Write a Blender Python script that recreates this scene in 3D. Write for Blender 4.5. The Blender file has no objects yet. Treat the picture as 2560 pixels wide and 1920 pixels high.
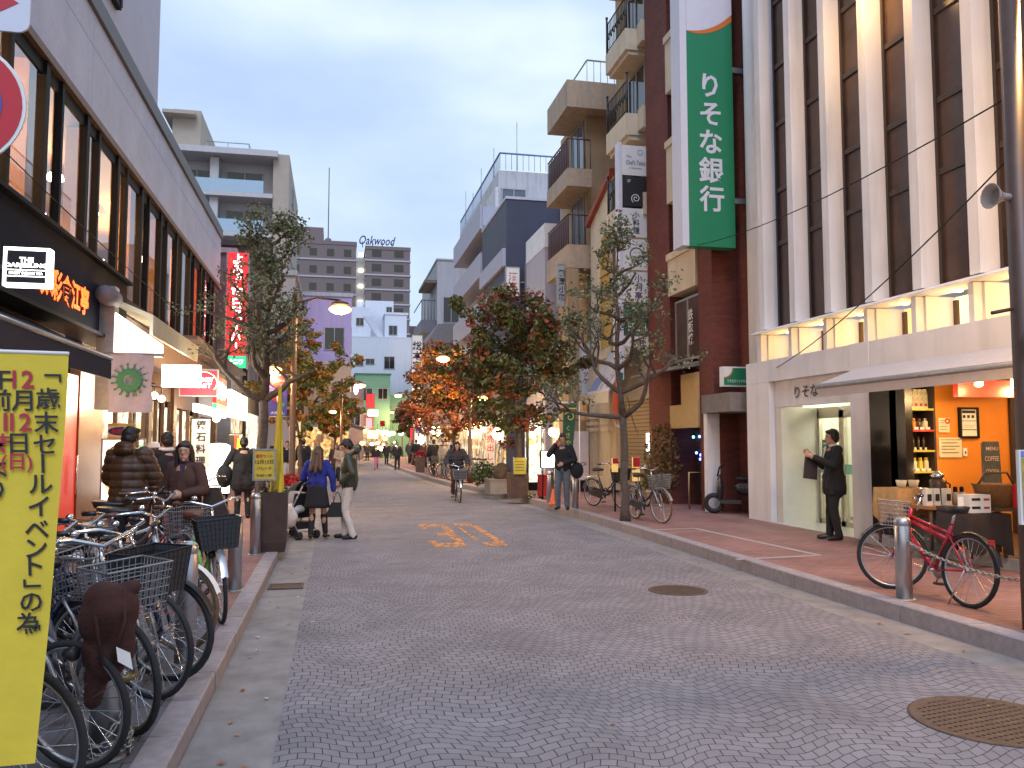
import bpy, math, random, mathutils
from mathutils import Vector, Matrix, noise
R = random.Random(11)
rad = math.radians
S = bpy.context.scene
COL = S.collection
# ---------------------------------------------------------------- camera
F, CX, CY, CAMZ = 2060.0, 1280.0, 960.0, 1.70        # pixels of the 2560 x 1920 photograph
YAW, PITCH = 0.21136, 0.07075
cam = bpy.data.cameras.new('camera'); cam_o = bpy.data.objects.new('camera', cam); COL.objects.link(cam_o)
cam.sensor_width = 36; cam.lens = 36 * F / 2560; cam.clip_start = 0.1; cam.clip_end = 3000
cam_o.location = (0, 0, CAMZ); cam_o.rotation_euler = (math.pi / 2 + PITCH, 0, -YAW)
S.camera = cam_o
# ---------------------------------------------------------------- dusk sky, soft sun lamp standing in for skylight, exposure
W = bpy.data.worlds.new('World'); S.world = W; W.use_nodes = True
nt = W.node_tree; nt.nodes.clear()
def wn(t, **k):
    n = nt.nodes.new(t)
    for a, b in k.items(): setattr(n, a, b)
    return n
out = wn('ShaderNodeOutputWorld'); bg = wn('ShaderNodeBackground'); bg.inputs[1].default_value = 0.1
sky = wn('ShaderNodeTexSky', sky_type='NISHITA'); sky.sun_disc = False
sky.sun_elevation = rad(6); sky.sun_rotation = rad(200); sky.air_density = 1.2; sky.dust_density = 2
tc = wn('ShaderNodeTexCoord'); mp = wn('ShaderNodeMapping'); mp.inputs['Scale'].default_value = (1.1, 1.1, 2.6)
mp.inputs['Rotation'].default_value = (0, 0, 0.5); mp.inputs['Location'].default_value = (0.55, 0.1, 0.35)
no = wn('ShaderNodeTexNoise'); no.inputs['Scale'].default_value = 1.7; no.inputs['Detail'].default_value = 5; no.inputs['Roughness'].default_value = 0.48
cr = wn('ShaderNodeValToRGB'); e = cr.color_ramp.elements
e[0].position = 0.38; e[0].color = (.47, .61, .90, 1); e[1].position = 0.62; e[1].color = (.80, .92, .98, 1)
m1 = e = cr.color_ramp.elements.new(0.5); m1.color = (.58, .73, .94, 1)
sc10 = wn('ShaderNodeVectorMath', operation='SCALE'); sc10.inputs['Scale'].default_value = 9.0
mx = wn('ShaderNodeMix', data_type='RGBA'); mx.inputs[0].default_value = 0.9
for a, b in ((tc.outputs['Generated'], mp.inputs[0]), (mp.outputs[0], no.inputs[0]), (no.outputs[0], cr.inputs[0]), (sky.outputs[0], mx.inputs[6]),
             (cr.outputs[0], sc10.inputs[0]), (sc10.outputs[0], mx.inputs[7]), (mx.outputs[2], bg.inputs[0]), (bg.outputs[0], out.inputs[0])): nt.links.new(a, b)
sun = bpy.data.lights.new('sun', 'SUN'); sun.energy = 1.5; sun.angle = rad(32); sun.color = (0.70, 0.77, 1.0)
sun_o = bpy.data.objects.new('sun', sun); COL.objects.link(sun_o); sun_o.rotation_euler = (rad(38), 0, rad(-8))
S.view_settings.view_transform = 'Standard'; S.view_settings.look = 'None'; S.view_settings.gamma = 1; S.view_settings.exposure = 0.42
S.cycles.use_denoising = True; S.cycles.denoiser = 'OPENIMAGEDENOISE'
S.cycles.max_bounces = 5; S.cycles.diffuse_bounces = 3; S.cycles.glossy_bounces = 3; S.cycles.transparent_max_bounces = 8
S.cycles.sample_clamp_indirect = 4; S.cycles.caustics_reflective = False; S.cycles.caustics_refractive = False
# ---------------------------------------------------------------- pixel -> world (for surveying sizes off the photograph)
_D = Vector((math.sin(YAW) * math.cos(PITCH), math.cos(YAW) * math.cos(PITCH), math.sin(PITCH)))
_R = Vector((math.cos(YAW), -math.sin(YAW), 0)); _U = _R.cross(_D)
def ray(px, py): return _D + _R * ((px - CX) / F) - _U * ((py - CY) / F)
def PX(px, py, x): r = ray(px, py); return Vector((0, 0, CAMZ)) + r * (x / r.x)
def PY(px, py, y): r = ray(px, py); return Vector((0, 0, CAMZ)) + r * (y / r.y)
def PZ(px, py, z): r = ray(px, py); return Vector((0, 0, CAMZ)) + r * ((z - CAMZ) / r.z)
# ---------------------------------------------------------------- materials
MATS = {}
def mat(name, col=(.5, .5, .5), rough=.6, metal=0.0, var=.12, scale=6.0, bump=0.0, emit=0.0, ecol=None, spec=None, coat=0, bscale=None, dirt=0.0):
    if name in MATS: return MATS[name]
    m = bpy.data.materials.new(name); m.use_nodes = True; MATS[name] = m
    n = m.node_tree.nodes; L = m.node_tree.links; b = n['Principled BSDF']
    b.inputs['Roughness'].default_value = rough; b.inputs['Metallic'].default_value = metal
    if spec is not None: b.inputs['Specular IOR Level'].default_value = spec
    if coat: b.inputs['Coat Weight'].default_value = coat
    c4 = (*col, 1)
    t = n.new('ShaderNodeTexCoord')
    if var > 0:
        z = n.new('ShaderNodeTexNoise'); z.inputs['Scale'].default_value = scale; z.inputs['Detail'].default_value = 6; z.inputs['Roughness'].default_value = .6
        L.new(t.outputs['Object'], z.inputs[0])
        r = n.new('ShaderNodeValToRGB'); r.color_ramp.elements[0].position = .3; r.color_ramp.elements[1].position = .7
        r.color_ramp.elements[0].color = tuple(c * (1 - var) for c in col) + (1,); r.color_ramp.elements[1].color = tuple(min(1, c * (1 + var)) for c in col) + (1,)
        L.new(z.outputs[0], r.inputs[0]); src = r.outputs[0]
        if dirt:
            z2 = n.new('ShaderNodeTexNoise'); z2.inputs['Scale'].default_value = 1.3; z2.inputs['Detail'].default_value = 8
            mpp = n.new('ShaderNodeMapping'); mpp.inputs['Scale'].default_value = (3.5, 3.5, .35); L.new(t.outputs['Object'], mpp.inputs[0]); L.new(mpp.outputs[0], z2.inputs[0])
            r2 = n.new('ShaderNodeValToRGB'); r2.color_ramp.elements[0].position = .48; r2.color_ramp.elements[1].position = .75
            r2.color_ramp.elements[0].color = (0, 0, 0, 1); r2.color_ramp.elements[1].color = (dirt,) * 3 + (1,); L.new(z2.outputs[0], r2.inputs[0])
            mm = n.new('ShaderNodeMix'); mm.data_type = 'RGBA'; L.new(r2.outputs[0], mm.inputs[0]); L.new(src, mm.inputs[6]); mm.inputs[7].default_value = tuple(c * .35 for c in col) + (1,); src = mm.outputs[2]
        L.new(src, b.inputs['Base Color'])
    else: b.inputs['Base Color'].default_value = c4
    if bump:
        z = n.new('ShaderNodeTexNoise'); z.inputs['Scale'].default_value = bscale or scale * 6; z.inputs['Detail'].default_value = 5; L.new(t.outputs['Object'], z.inputs[0])
        bp = n.new('ShaderNodeBump'); bp.inputs['Strength'].default_value = bump; bp.inputs['Distance'].default_value = .02
        L.new(z.outputs[0], bp.inputs['Height']); L.new(bp.outputs[0], b.inputs['Normal'])
    if emit:
        b.inputs['Emission Color'].default_value = (*(ecol or col), 1); b.inputs['Emission Strength'].default_value = emit
    return m
def brick(name, c1, c2, mortar, sx, sy, plane='yz', joint=.012, rough=.75, bump=.5, off=.5, var=.25, warp=None):
    """bricks / tiles / pavers: sx x sy metres, laid in the named object-space plane"""
    if name in MATS: return MATS[name]
    m = bpy.data.materials.new(name); m.use_nodes = True; MATS[name] = m
    n = m.node_tree.nodes; L = m.node_tree.links; b = n['Principled BSDF']; b.inputs['Roughness'].default_value = rough; b.inputs['Specular IOR Level'].default_value = .25
    t = n.new('ShaderNodeTexCoord'); sp = n.new('ShaderNodeSeparateXYZ'); L.new(t.outputs['Object'], sp.inputs[0])
    cb = n.new('ShaderNodeCombineXYZ'); ax = 'xyz'
    def M(op, a, b_=None):
        q = n.new('ShaderNodeMath'); q.operation = op
        for i, v in enumerate((a, b_)):
            if v is None: continue
            if hasattr(v, 'links'): L.new(v, q.inputs[i])
            else: q.inputs[i].default_value = v
        return q.outputs[0]
    if plane == 'xyz':                       # walls of both directions: u = x + y
        u = M('ADD', sp.outputs[0], sp.outputs[1]); v = sp.outputs[2]
    else:
        u, v = sp.outputs[ax.index(plane[0])], sp.outputs[ax.index(plane[1])]
    if warp:
        wl, amp = warp
        nz = n.new('ShaderNodeTexNoise'); nz.inputs['Scale'].default_value = .55; nz.inputs['Detail'].default_value = 2; L.new(t.outputs['Object'], nz.inputs[0])
        wob = M('MULTIPLY', M('SUBTRACT', nz.outputs[0], .5), .55)
        nz2 = n.new('ShaderNodeTexNoise'); nz2.inputs['Scale'].default_value = 3.0; L.new(t.outputs['Object'], nz2.inputs[0])
        uu = M('ADD', u, wob)
        c = M('SINE', M('MULTIPLY', uu, 2 * math.pi / wl))
        v = M('ADD', M('ADD', v, M('MULTIPLY', c, amp)), M('MULTIPLY', nz2.outputs[0], .05))
        s2 = M('SINE', M('MULTIPLY', v, 2 * math.pi / 1.7)); u = M('ADD', uu, M('MULTIPLY', s2, .05))
    L.new(u, cb.inputs[0]); L.new(v, cb.inputs[1])
    br = n.new('ShaderNodeTexBrick'); L.new(cb.outputs[0], br.inputs[0]); br.offset = off
    br.inputs['Scale'].default_value = 1; br.inputs['Brick Width'].default_value = sx; br.inputs['Row Height'].default_value = sy
    br.inputs['Mortar Size'].default_value = joint / 2; br.inputs['Mortar Smooth'].default_value = .3; br.inputs['Bias'].default_value = 0
    br.inputs['Color1'].default_value = (*c1, 1); br.inputs['Color2'].default_value = (*c2, 1); br.inputs['Mortar'].default_value = (*mortar, 1)
    z = n.new('ShaderNodeTexNoise'); z.inputs['Scale'].default_value = 1.1; z.inputs['Detail'].default_value = 8; z.inputs['Roughness'].default_value = .65; L.new(t.outputs['Object'], z.inputs[0])
    r = n.new('ShaderNodeValToRGB'); r.color_ramp.elements[0].position = .3; r.color_ramp.elements[1].position = .72
    r.color_ramp.elements[0].color = (1 - var,) * 3 + (1,); r.color_ramp.elements[1].color = (1 + var * .6,) * 3 + (1,); L.new(z.outputs[0], r.inputs[0])
    mu = n.new('ShaderNodeMix'); mu.data_type = 'RGBA'; mu.blend_type = 'MULTIPLY'; mu.inputs[0].default_value = 1; L.new(br.outputs[0], mu.inputs[6]); L.new(r.outputs[0], mu.inputs[7])
    L.new(mu.outputs[2], b.inputs['Base Color'])
    fz = n.new('ShaderNodeTexNoise'); fz.inputs['Scale'].default_value = 60; L.new(t.outputs['Object'], fz.inputs[0])
    h = M('ADD', M('MULTIPLY', br.outputs['Fac'], -1.0), M('MULTIPLY', fz.outputs[0], .35))
    bp = n.new('ShaderNodeBump'); bp.inputs['Strength'].default_value = bump; bp.inputs['Distance'].default_value = .008
    L.new(h, bp.inputs['Height']); L.new(bp.outputs[0], b.inputs['Normal'])
    return m
def glass(name, tint=(.02, .025, .03), mix=.5, rough=.03):
    """see-through pane: mirror-like reflection mixed with transparency"""
    if name in MATS: return MATS[name]
    m = bpy.data.materials.new(name); m.use_nodes = True; MATS[name] = m
    n = m.node_tree.nodes; L = m.node_tree.links; n.remove(n['Principled BSDF'])
    g = n.new('ShaderNodeBsdfGlossy'); g.inputs['Roughness'].default_value = rough; g.inputs['Color'].default_value = (.85, .88, .95, 1)
    tr = n.new('ShaderNodeBsdfTransparent'); tr.inputs[0].default_value = (*tint, 1)
    ms = n.new('ShaderNodeMixShader'); ms.inputs[0].default_value = mix
    L.new(tr.outputs[0], ms.inputs[1]); L.new(g.outputs[0], ms.inputs[2]); L.new(ms.outputs[0], n['Material Output'].inputs[0]); return m
def lit_window(name, cols, emit, sx=.5, sy=.6):
    """a lit shop window: goods and fittings seen inside, as blocks of lit colour"""
    if name in MATS: return MATS[name]
    m = bpy.data.materials.new(name); m.use_nodes = True; MATS[name] = m
    n = m.node_tree.nodes; L = m.node_tree.links; b = n['Principled BSDF']; b.inputs['Roughness'].default_value = .12
    t = n.new('ShaderNodeTexCoord'); mp_ = n.new('ShaderNodeMapping'); mp_.inputs['Scale'].default_value = (1 / sx, 1 / sx, 1 / sy); L.new(t.outputs['Object'], mp_.inputs[0])
    v = n.new('ShaderNodeTexVoronoi'); v.distance = 'CHEBYCHEV'; v.inputs['Scale'].default_value = 1; L.new(mp_.outputs[0], v.inputs[0])
    sp = n.new('ShaderNodeSeparateColor'); L.new(v.outputs['Color'], sp.inputs[0])
    r = n.new('ShaderNodeValToRGB'); r.color_ramp.interpolation = 'LINEAR'
    for i, c in enumerate(cols):
        e = r.color_ramp.elements[i] if i < 2 else r.color_ramp.elements.new(.5)
        e.position = i / max(1, len(cols) - 1); e.color = (*c, 1)
    for i, e in enumerate(r.color_ramp.elements): e.position = i / (len(cols) - 1)
    for i, c in enumerate(cols): r.color_ramp.elements[i].color = (*c, 1)
    L.new(sp.outputs[0], r.inputs[0])
    z = n.new('ShaderNodeTexNoise'); z.inputs['Scale'].default_value = 5; z.inputs['Detail'].default_value = 5; L.new(t.outputs['Object'], z.inputs[0])
    r2 = n.new('ShaderNodeValToRGB'); r2.color_ramp.elements[0].position = .35; r2.color_ramp.elements[1].position = .65; r2.color_ramp.elements[0].color = (.35, .3, .25, 1); r2.color_ramp.elements[1].color = (1.2, 1.2, 1.2, 1); L.new(z.outputs[0], r2.inputs[0])
    mu = n.new('ShaderNodeMix'); mu.data_type = 'RGBA'; mu.blend_type = 'MULTIPLY'; mu.inputs[0].default_value = 1; L.new(r.outputs[0], mu.inputs[6]); L.new(r2.outputs[0], mu.inputs[7])
    L.new(mu.outputs[2], b.inputs['Emission Color']); b.inputs['Emission Strength'].default_value = emit; b.inputs['Base Color'].default_value = (.1, .08, .06, 1); return m
# ---------------------------------------------------------------- mesh builder
def V(*a): return Vector(a)
class MB:
    def __init__(s): s.v = []; s.f = []; s.m = []; s.sm = []
    def add(s, vs, fs, m=0, sm=False, T=None):
        o = len(s.v)
        s.v.extend([tuple(T @ Vector(p)) if T else tuple(p) for p in vs])
        for f in fs: s.f.append(tuple(i + o for i in f)); s.m.append(m); s.sm.append(sm)
        return s
    def box(s, x0, x1, y0, y1, z0, z1, m=0, T=None):
        if x0 > x1: x0, x1 = x1, x0
        if y0 > y1: y0, y1 = y1, y0
        if z0 > z1: z0, z1 = z1, z0
        return s.add([(x0, y0, z0), (x1, y0, z0), (x1, y1, z0), (x0, y1, z0), (x0, y0, z1), (x1, y0, z1), (x1, y1, z1), (x0, y1, z1)],
                     [(3, 2, 1, 0), (4, 5, 6, 7), (0, 1, 5, 4), (1, 2, 6, 5), (2, 3, 7, 6), (3, 0, 4, 7)], m, False, T)
    def quad(s, a, b, c, d, m=0, T=None): return s.add([a, b, c, d], [(0, 1, 2, 3)], m, False, T)
    def prism(s, poly, ext, m=0, T=None):
        """planar polygon (3D points) pushed along the vector ext"""
        n = len(poly); ext = Vector(ext); a = [Vector(p) for p in poly]; b = [p + ext for p in a]
        nrm = sum(((a[i] - a[0]).cross(a[(i + 1) % n] - a[0]) for i in range(n)), Vector((0, 0, 0)))
        if nrm.dot(ext) > 0: a.reverse(); b.reverse()
        return s.add(a + b, [tuple(range(n)), tuple(range(2 * n - 1, n - 1, -1))] + [(i, i + n, (i + 1) % n + n, (i + 1) % n) for i in range(n)], m, False, T)
    def tube(s, path, r, n=6, m=0, T=None, cap=True, sm=True, closed=False):
        P = [Vector(p) for p in path]; k = len(P); rs = r if isinstance(r, (list, tuple)) else [r] * k
        vs = []; up = Vector((0, 0, 1)); prev = None
        for i, p in enumerate(P):
            if closed: d = P[(i + 1) % k] - P[i - 1]
            else: d = P[min(i + 1, k - 1)] - P[max(i - 1, 0)]
            if d.length < 1e-9: d = Vector((0, 0, 1))
            d.normalize()
            if prev is None:
                a = d.cross(up)
                if a.length < .05: a = d.cross(Vector((1, 0, 0)))
            else: a = prev - d * prev.dot(d)
            if a.length < 1e-6: a = d.orthogonal()
            a.normalize(); prev = a; b = d.cross(a)
            for j in range(n):
                t = 2 * math.pi * j / n; vs.append(p + (a * math.cos(t) + b * math.sin(t)) * rs[i])
        fs = []
        for i in range(k if closed else k - 1):
            i2 = (i + 1) % k
            for j in range(n): fs.append((i * n + j, i * n + (j + 1) % n, i2 * n + (j + 1) % n, i2 * n + j))
        if cap and not closed: fs.append(tuple(range(n - 1, -1, -1))); fs.append(tuple((k - 1) * n + j for j in range(n)))
        return s.add(vs, fs, m, sm, T)
    def lathe(s, prof, n=16, m=0, T=None, sm=True, c=(0, 0, 0)):
        """profile [(r, z)...] turned about the z axis at c"""
        vs = []; k = len(prof)
        for r, z in prof:
            for j in range(n): t = 2 * math.pi * j / n; vs.append((c[0] + r * math.cos(t), c[1] + r * math.sin(t), c[2] + z))
        fs = [(i * n + j, i * n + (j + 1) % n, (i + 1) * n + (j + 1) % n, (i + 1) * n + j) for i in range(k - 1) for j in range(n)]
        fs += [tuple(range(n - 1, -1, -1)), tuple((k - 1) * n + j for j in range(n))]
        return s.add(vs, fs, m, sm, T)
    def ball(s, c, r, m=0, T=None, n=10, k=7):
        r = r if isinstance(r, (tuple, list)) else (r, r, r)
        vs = []; 
        for i in range(k + 1):
            a = math.pi * i / k
            for j in range(n):
                t = 2 * math.pi * j / n; vs.append((c[0] + r[0] * math.sin(a) * math.cos(t), c[1] + r[1] * math.sin(a) * math.sin(t), c[2] - r[2] * math.cos(a)))
        fs = [(i * n + j, i * n + (j + 1) % n, (i + 1) * n + (j + 1) % n, (i + 1) * n + j) for i in range(k) for j in range(n)]
        return s.add(vs, fs, m, True, T)
    def build(s, name, mats, parent=None, world=False, at=None, label=None):
        me = bpy.data.meshes.new(name); mats = mats if isinstance(mats, (list, tuple)) else [mats]
        off = Vector(at) if at else (Vector(parent.matrix_basis.translation) if (world and parent) else Vector((0, 0, 0)))
        if world and parent and parent.parent: off = off + parent.parent.matrix_basis.translation
        me.from_pydata([tuple(Vector(p) - off) for p in s.v], [], s.f)
        for q in mats: me.materials.append(q)
        me.polygons.foreach_set('material_index', s.m); me.polygons.foreach_set('use_smooth', s.sm); me.update()
        o = bpy.data.objects.new(name, me); COL.objects.link(o)
        if at: o.location = at
        if parent: o.parent = parent
        if label: o['label'] = label
        return o
def tag(o, label, cat, group=None, kind=None):
    if label: o['label'] = label
    if cat: o['category'] = cat
    if group: o['group'] = group
    if kind: o['kind'] = kind
    return o
def thing(name, label, cat, loc=(0, 0, 0), rz=0.0, group=None):
    o = bpy.data.objects.new(name, None); COL.objects.link(o); o.location = loc; o.rotation_euler = (0, 0, rz); o.empty_display_size = .1
    return tag(o, label, cat, group)
def struct(name, mb, mats, kind='structure', at=None):
    o = mb.build(name, mats, at=at); o['kind'] = kind; return o
def lamp(parent, loc, energy, col=(1, .6, .28), size=.12, kind='POINT', rot=None, name='lamp_light', shape=None, spot=None):
    l = bpy.data.lights.new(name, kind); l.energy = energy; l.color = col
    if kind == 'AREA':
        if isinstance(size, tuple): l.shape = 'RECTANGLE'; l.size, l.size_y = size
        else: l.size = size
    else: l.shadow_soft_size = size
    if spot: l.spot_size = spot; l.spot_blend = .6
    o = bpy.data.objects.new(name, l); COL.objects.link(o)
    p = Vector(loc)
    if parent: o.parent = parent; p = p - parent.matrix_basis.translation
    o.location = p
    if rot: o.rotation_euler = rot
    return o
# ---------------------------------------------------------------- lettering and remeshing (helper scene)
TMP = bpy.data.scenes.new('helper'); GLY = {}
def evalmesh(o):
    TMP.collection.objects.link(o); vl = TMP.view_layers[0]; vl.update(); dg = vl.depsgraph; dg.update()
    me = bpy.data.meshes.new_from_object(o.evaluated_get(dg)); TMP.collection.objects.unlink(o); return me
def glyph(s, bold=.012):
    k = (s, bold)
    if k not in GLY:
        cu = bpy.data.curves.new('text', 'FONT'); cu.body = s; cu.size = 1; cu.offset = bold; cu.resolution_u = 2; cu.align_x = 'CENTER'
        o = bpy.data.objects.new('text', cu); me = evalmesh(o)
        vs = [v.co.copy() for v in me.vertices]; fs = [tuple(p.vertices) for p in me.polygons]
        bpy.data.objects.remove(o); bpy.data.curves.remove(cu); bpy.data.meshes.remove(me)
        if vs:
            x0 = min(v.x for v in vs); x1 = max(v.x for v in vs); y0 = min(v.y for v in vs); y1 = max(v.y for v in vs)
        else: x0 = x1 = y0 = y1 = 0
        GLY[k] = (vs, fs, (x0, x1, y0, y1))
    return GLY[k]
def text(mb, s, c, right, up, size, m=0, vertical=False, step=1.08, bold=.012, width=None, T=None):
    """letters on the plane spanned by right and up, centred on c; size = letter height; vertical stacks letters downwards"""
    c = Vector(c); right = Vector(right).normalized(); up = Vector(up).normalized(); nrm = right.cross(up)
    if vertical:
        n = len(s)
        for i, ch in enumerate(s):
            if ch == ' ': continue
            cc = c + up * (size * step * ((n - 1) / 2 - i))
            r2, u2 = (up, -right) if ch in 'ー（）' else (right, up)
            if ch in '「」': r2, u2 = -up, right
            vs, fs, bb = glyph(ch, bold); q = .92 * size / .92
            ox, oy = (bb[0] + bb[1]) / 2, .37
            if ch in 'ー（）「」': oy = (bb[2] + bb[3]) / 2
            mb.add([cc + r2 * ((v.x - ox) * q) + u2 * ((v.y - oy) * q) for v in vs], fs, m, False, T)
    else:
        vs, fs, bb = glyph(s, bold); w = bb[1] - bb[0]; h = max(.001, bb[3] - bb[2]); q = size / h; qx = width / w if width else q
        ox, oy = (bb[0] + bb[1]) / 2, (bb[2] + bb[3]) / 2
        mb.add([c + right * ((v.x - ox) * qx) + up * ((v.y - oy) * q) for v in vs], fs, m, False, T)
def capsule(mb, p0, p1, r0, r1, n=12, m=0):
    p0, p1 = Vector(p0), Vector(p1); d = p1 - p0; L = d.length
    if L < 1e-6: mb.ball(p0, r0); return
    q = Vector((0, 0, 1)).rotation_difference(d).to_matrix().to_4x4(); T = Matrix.Translation(p0) @ q
    pr = [(r0 * math.sin(a), -r0 * math.cos(a)) for a in (.02, .5, 1.0)] + [(r0, 0), (r1, L)] + [(r1 * math.sin(a), L + r1 * math.cos(a)) for a in (1.0, .5, .02)]
    mb.lathe(pr, n, m, T)
def remesh(mb, voxel, smooth=2, fold=0.0, ffreq=14, fn=None):
    me = bpy.data.meshes.new('body'); me.from_pydata(mb.v, [], mb.f); me.update()
    o = bpy.data.objects.new('body', me); md = o.modifiers.new('r', 'REMESH'); md.mode = 'VOXEL'; md.voxel_size = voxel; md.use_smooth_shade = True
    if smooth: sm = o.modifiers.new('s', 'SMOOTH'); sm.factor = .5; sm.iterations = smooth
    r = evalmesh(o); bpy.data.objects.remove(o); bpy.data.meshes.remove(me)
    if fold or fn:
        ns = [v.normal.copy() for v in r.vertices]
        for v, nn in zip(r.vertices, ns):
            d = 0
            if fold: d += fold * noise.noise(Vector((v.co.x * ffreq, v.co.y * ffreq, v.co.z * ffreq * .7))) 
            if fn: d += fn(v.co)
            v.co += nn * d
    for p in r.polygons: p.use_smooth = True
    r.update(); return r
def meshobj(name, me, mats, parent=None):
    me.materials.clear()
    for q in (mats if isinstance(mats, (list, tuple)) else [mats]): me.materials.append(q)
    o = bpy.data.objects.new(name, me); COL.objects.link(o)
    if parent: o.parent = parent
    return o
# ================================================================ palette
concrete = mat('pale concrete', (.42, .41, .42), .8, var=.1, scale=2.5, bump=.15, dirt=.35)
white_wall = mat('white painted wall', (.80, .78, .78), .65, var=.05, scale=2, bump=.05, dirt=.18)
cream_wall = mat('cream render', (.62, .52, .38), .8, var=.08, scale=2, bump=.2, dirt=.25)
ochre_wall = mat('ochre render', (.40, .28, .13), .8, var=.12, scale=1.5, bump=.2, dirt=.35)
tan_wall = mat('tan stone panels', (.36, .29, .21), .75, var=.1, scale=1.5, bump=.15, dirt=.3)
grey_wall = mat('grey render', (.30, .29, .30), .8, var=.1, scale=1.5, bump=.15, dirt=.3)
navy_wall = mat('navy tile wall', (.045, .05, .085), .55, var=.15, scale=1.2, bump=.1)
brown_wall = mat('dark brown wall', (.045, .028, .024), .6, var=.15, scale=2)
dark = mat('black metal', (.010, .010, .011), .6, var=.2, spec=.2)
steel = mat('brushed steel', (.52, .52, .54), .32, 1.0, var=.06, scale=18, bump=.04)
chrome = mat('chrome', (.72, .73, .76), .14, 1.0, var=0)
galv = mat('galvanised steel', (.38, .38, .38), .5, .8, var=.15, scale=10)
brown_metal = mat('brown painted steel', (.085, .045, .032), .45, var=.15, scale=8)
wood = mat('dark oak planks', (.11, .06, .035), .55, var=.3, scale=5, bump=.2)
warm_wood = mat('honey wood', (.34, .16, .05), .5, var=.25, scale=6)
red_tile = mat('red roof tile', (.30, .07, .045), .7, var=.2, scale=8, bump=.3)
paper = mat('white paper', (.78, .77, .74), .7, var=.03)
ink = mat('black ink', (.02, .02, .022), .6, var=0)
red_ink = mat('red ink', (.45, .025, .03), .6, var=0)
navy_ink = mat('navy ink', (.03, .035, .16), .6, var=0)
lit_white = mat('lit white acrylic', (.9, .9, .88), .3, var=0, emit=3.2, ecol=(1, .98, .93))
lit_warm = mat('lit warm diffuser', (.9, .8, .6), .4, var=0, emit=6, ecol=(1, .72, .36))
lit_bulb = mat('glowing street lamp bulb', (.9, .8, .6), .4, var=0, emit=4.2, ecol=(1, .50, .12))
lit_red = mat('lit red acrylic', (.5, .03, .03), .35, var=0, emit=.75, ecol=(1, .035, .045))
lit_green = mat('lit green acrylic', (.05, .5, .2), .35, var=0, emit=.7, ecol=(.03, .85, .36))
dark_glass = mat('dark window glass', (.022, .018, .016), .05, var=0, spec=.7)
sky_glass = mat('pale window glass', (.10, .12, .15), .06, var=0, spec=.8)
brown_glass = mat('brown tinted glass', (.085, .052, .042), .22, var=.3, scale=1.2, spec=.3)
clear = glass('clear pane', (.86, .88, .88), .10, .02)
band_glass = glass('reflecting pane', (.86, .80, .72), .38, .015)
shop_glow = lit_window('lit shop interior', [(.9, .45, .12), (1, .7, .3), (.25, .1, .04), (1, .85, .55), (.12, .05, .025), (1, .9, .7)], .85, .35, .45)
shop_white = lit_window('lit white shop interior', [(1, .95, .8), (.9, .8, .55), (1, 1, .95), (.25, .2, .14), (1, .9, .65)], 1.3, .4, .5)
shop_amber = lit_window('lit amber interior', [(1, .55, .16), (.6, .24, .05), (1, .72, .3), (.2, .07, .02)], 1.2, .5, .7)
# ================================================================ ground, road, pavements, kerbs
LK = [(-.78, -3), (-.78, 36), (0.1, 50), (1.4, 65), (3.0, 80), (7.0, 110), (13, 150)]
RK = [(5.27, -3), (5.28, 9), (5.38, 14), (5.40, 20.5), (4.96, 26.5), (4.75, 29.5), (4.35, 31.5), (4.08, 38), (3.92, 50), (3.9, 63), (4.4, 68), (5.9, 80), (9.6, 110), (15.4, 150)]
def at_y(L, y):
    for (x0, y0), (x1, y1) in zip(L, L[1:]):
        if y0 <= y <= y1: return x0 + (x1 - x0) * (y - y0) / (y1 - y0)
    return L[-1][0] if y > L[-1][1] else L[0][0]
YS = [-3, 3, 8.2, 9, 14, 20.5, 23, 26.5, 29.5, 31.5, 34, 36, 38, 42, 50, 56, 62, 66, 73, 80, 95, 110, 130, 150]
def strip(mb, fa, fb, z, ys=YS, m=0):
    for a, b in zip(ys, ys[1:]): mb.quad((fa(a), a, z), (fb(a), a, z), (fb(b), b, z), (fa(b), b, z), m)
lk = lambda y: at_y(LK, y); rk = lambda y: at_y(RK, y)
mb = MB(); mb.quad((-900, -300, -.04), (900, -300, -.04), (900, 1500, -.04), (-900, 1500, -.04))
struct('ground', mb, mat('grey asphalt', (.07, .07, .075), .9, var=.2, scale=.5))
gutter = mat('worn gutter concrete', (.235, .215, .205), .85, var=.22, scale=4, bump=.25, bscale=70)
mb = MB(); strip(mb, lk, rk, 0); struct('gutter_concrete', mb, gutter)
setts = brick('fan laid granite setts', (.27, .245, .255), (.225, .205, .218), (.052, .048, .052), .098, .086, 'xy', .0075, .9, .6, .5, .24, warp=(.78, .075))
mb = MB(); strip(mb, lambda y: lk(y) + .48, lambda y: rk(y) - .40, .004); struct('road', mb, setts)
slab_grey = brick('grey pavement slabs', (.20, .19, .20), (.165, .155, .165), (.06, .055, .055), .40, .30, 'xy', .010, .8, .5, .5, .25)
pav_red = brick('red brown pavers', (.36, .175, .15), (.27, .16, .14), (.12, .085, .075), .2, .1, 'xy', .007, .78, .45, .5, .3)
def slab(mb, fa, fb, z, y0, y1):
    ys = sorted(set([y0, y1] + [y for y in YS if y0 < y < y1]))
    strip(mb, fa, fb, z, ys)
    mb.quad((fa(y0), y0, -.03), (fb(y0), y0, -.03), (fb(y0), y0, z), (fa(y0), y0, z))
mb = MB(); slab(mb, lambda y: -14, lambda y: lk(y) - .17, .12, -3, 8.2); struct('left_pavement_slabs', mb, slab_grey)
mb = MB(); slab(mb, lambda y: -14, lambda y: lk(y) - .17, .118, 8.2, 150); struct('left_pavement', mb, pav_red)
mb = MB(); slab(mb, lambda y: rk(y) + .18, lambda y: 30, .158, -3, 150); struct('right_pavement', mb, pav_red)
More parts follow.
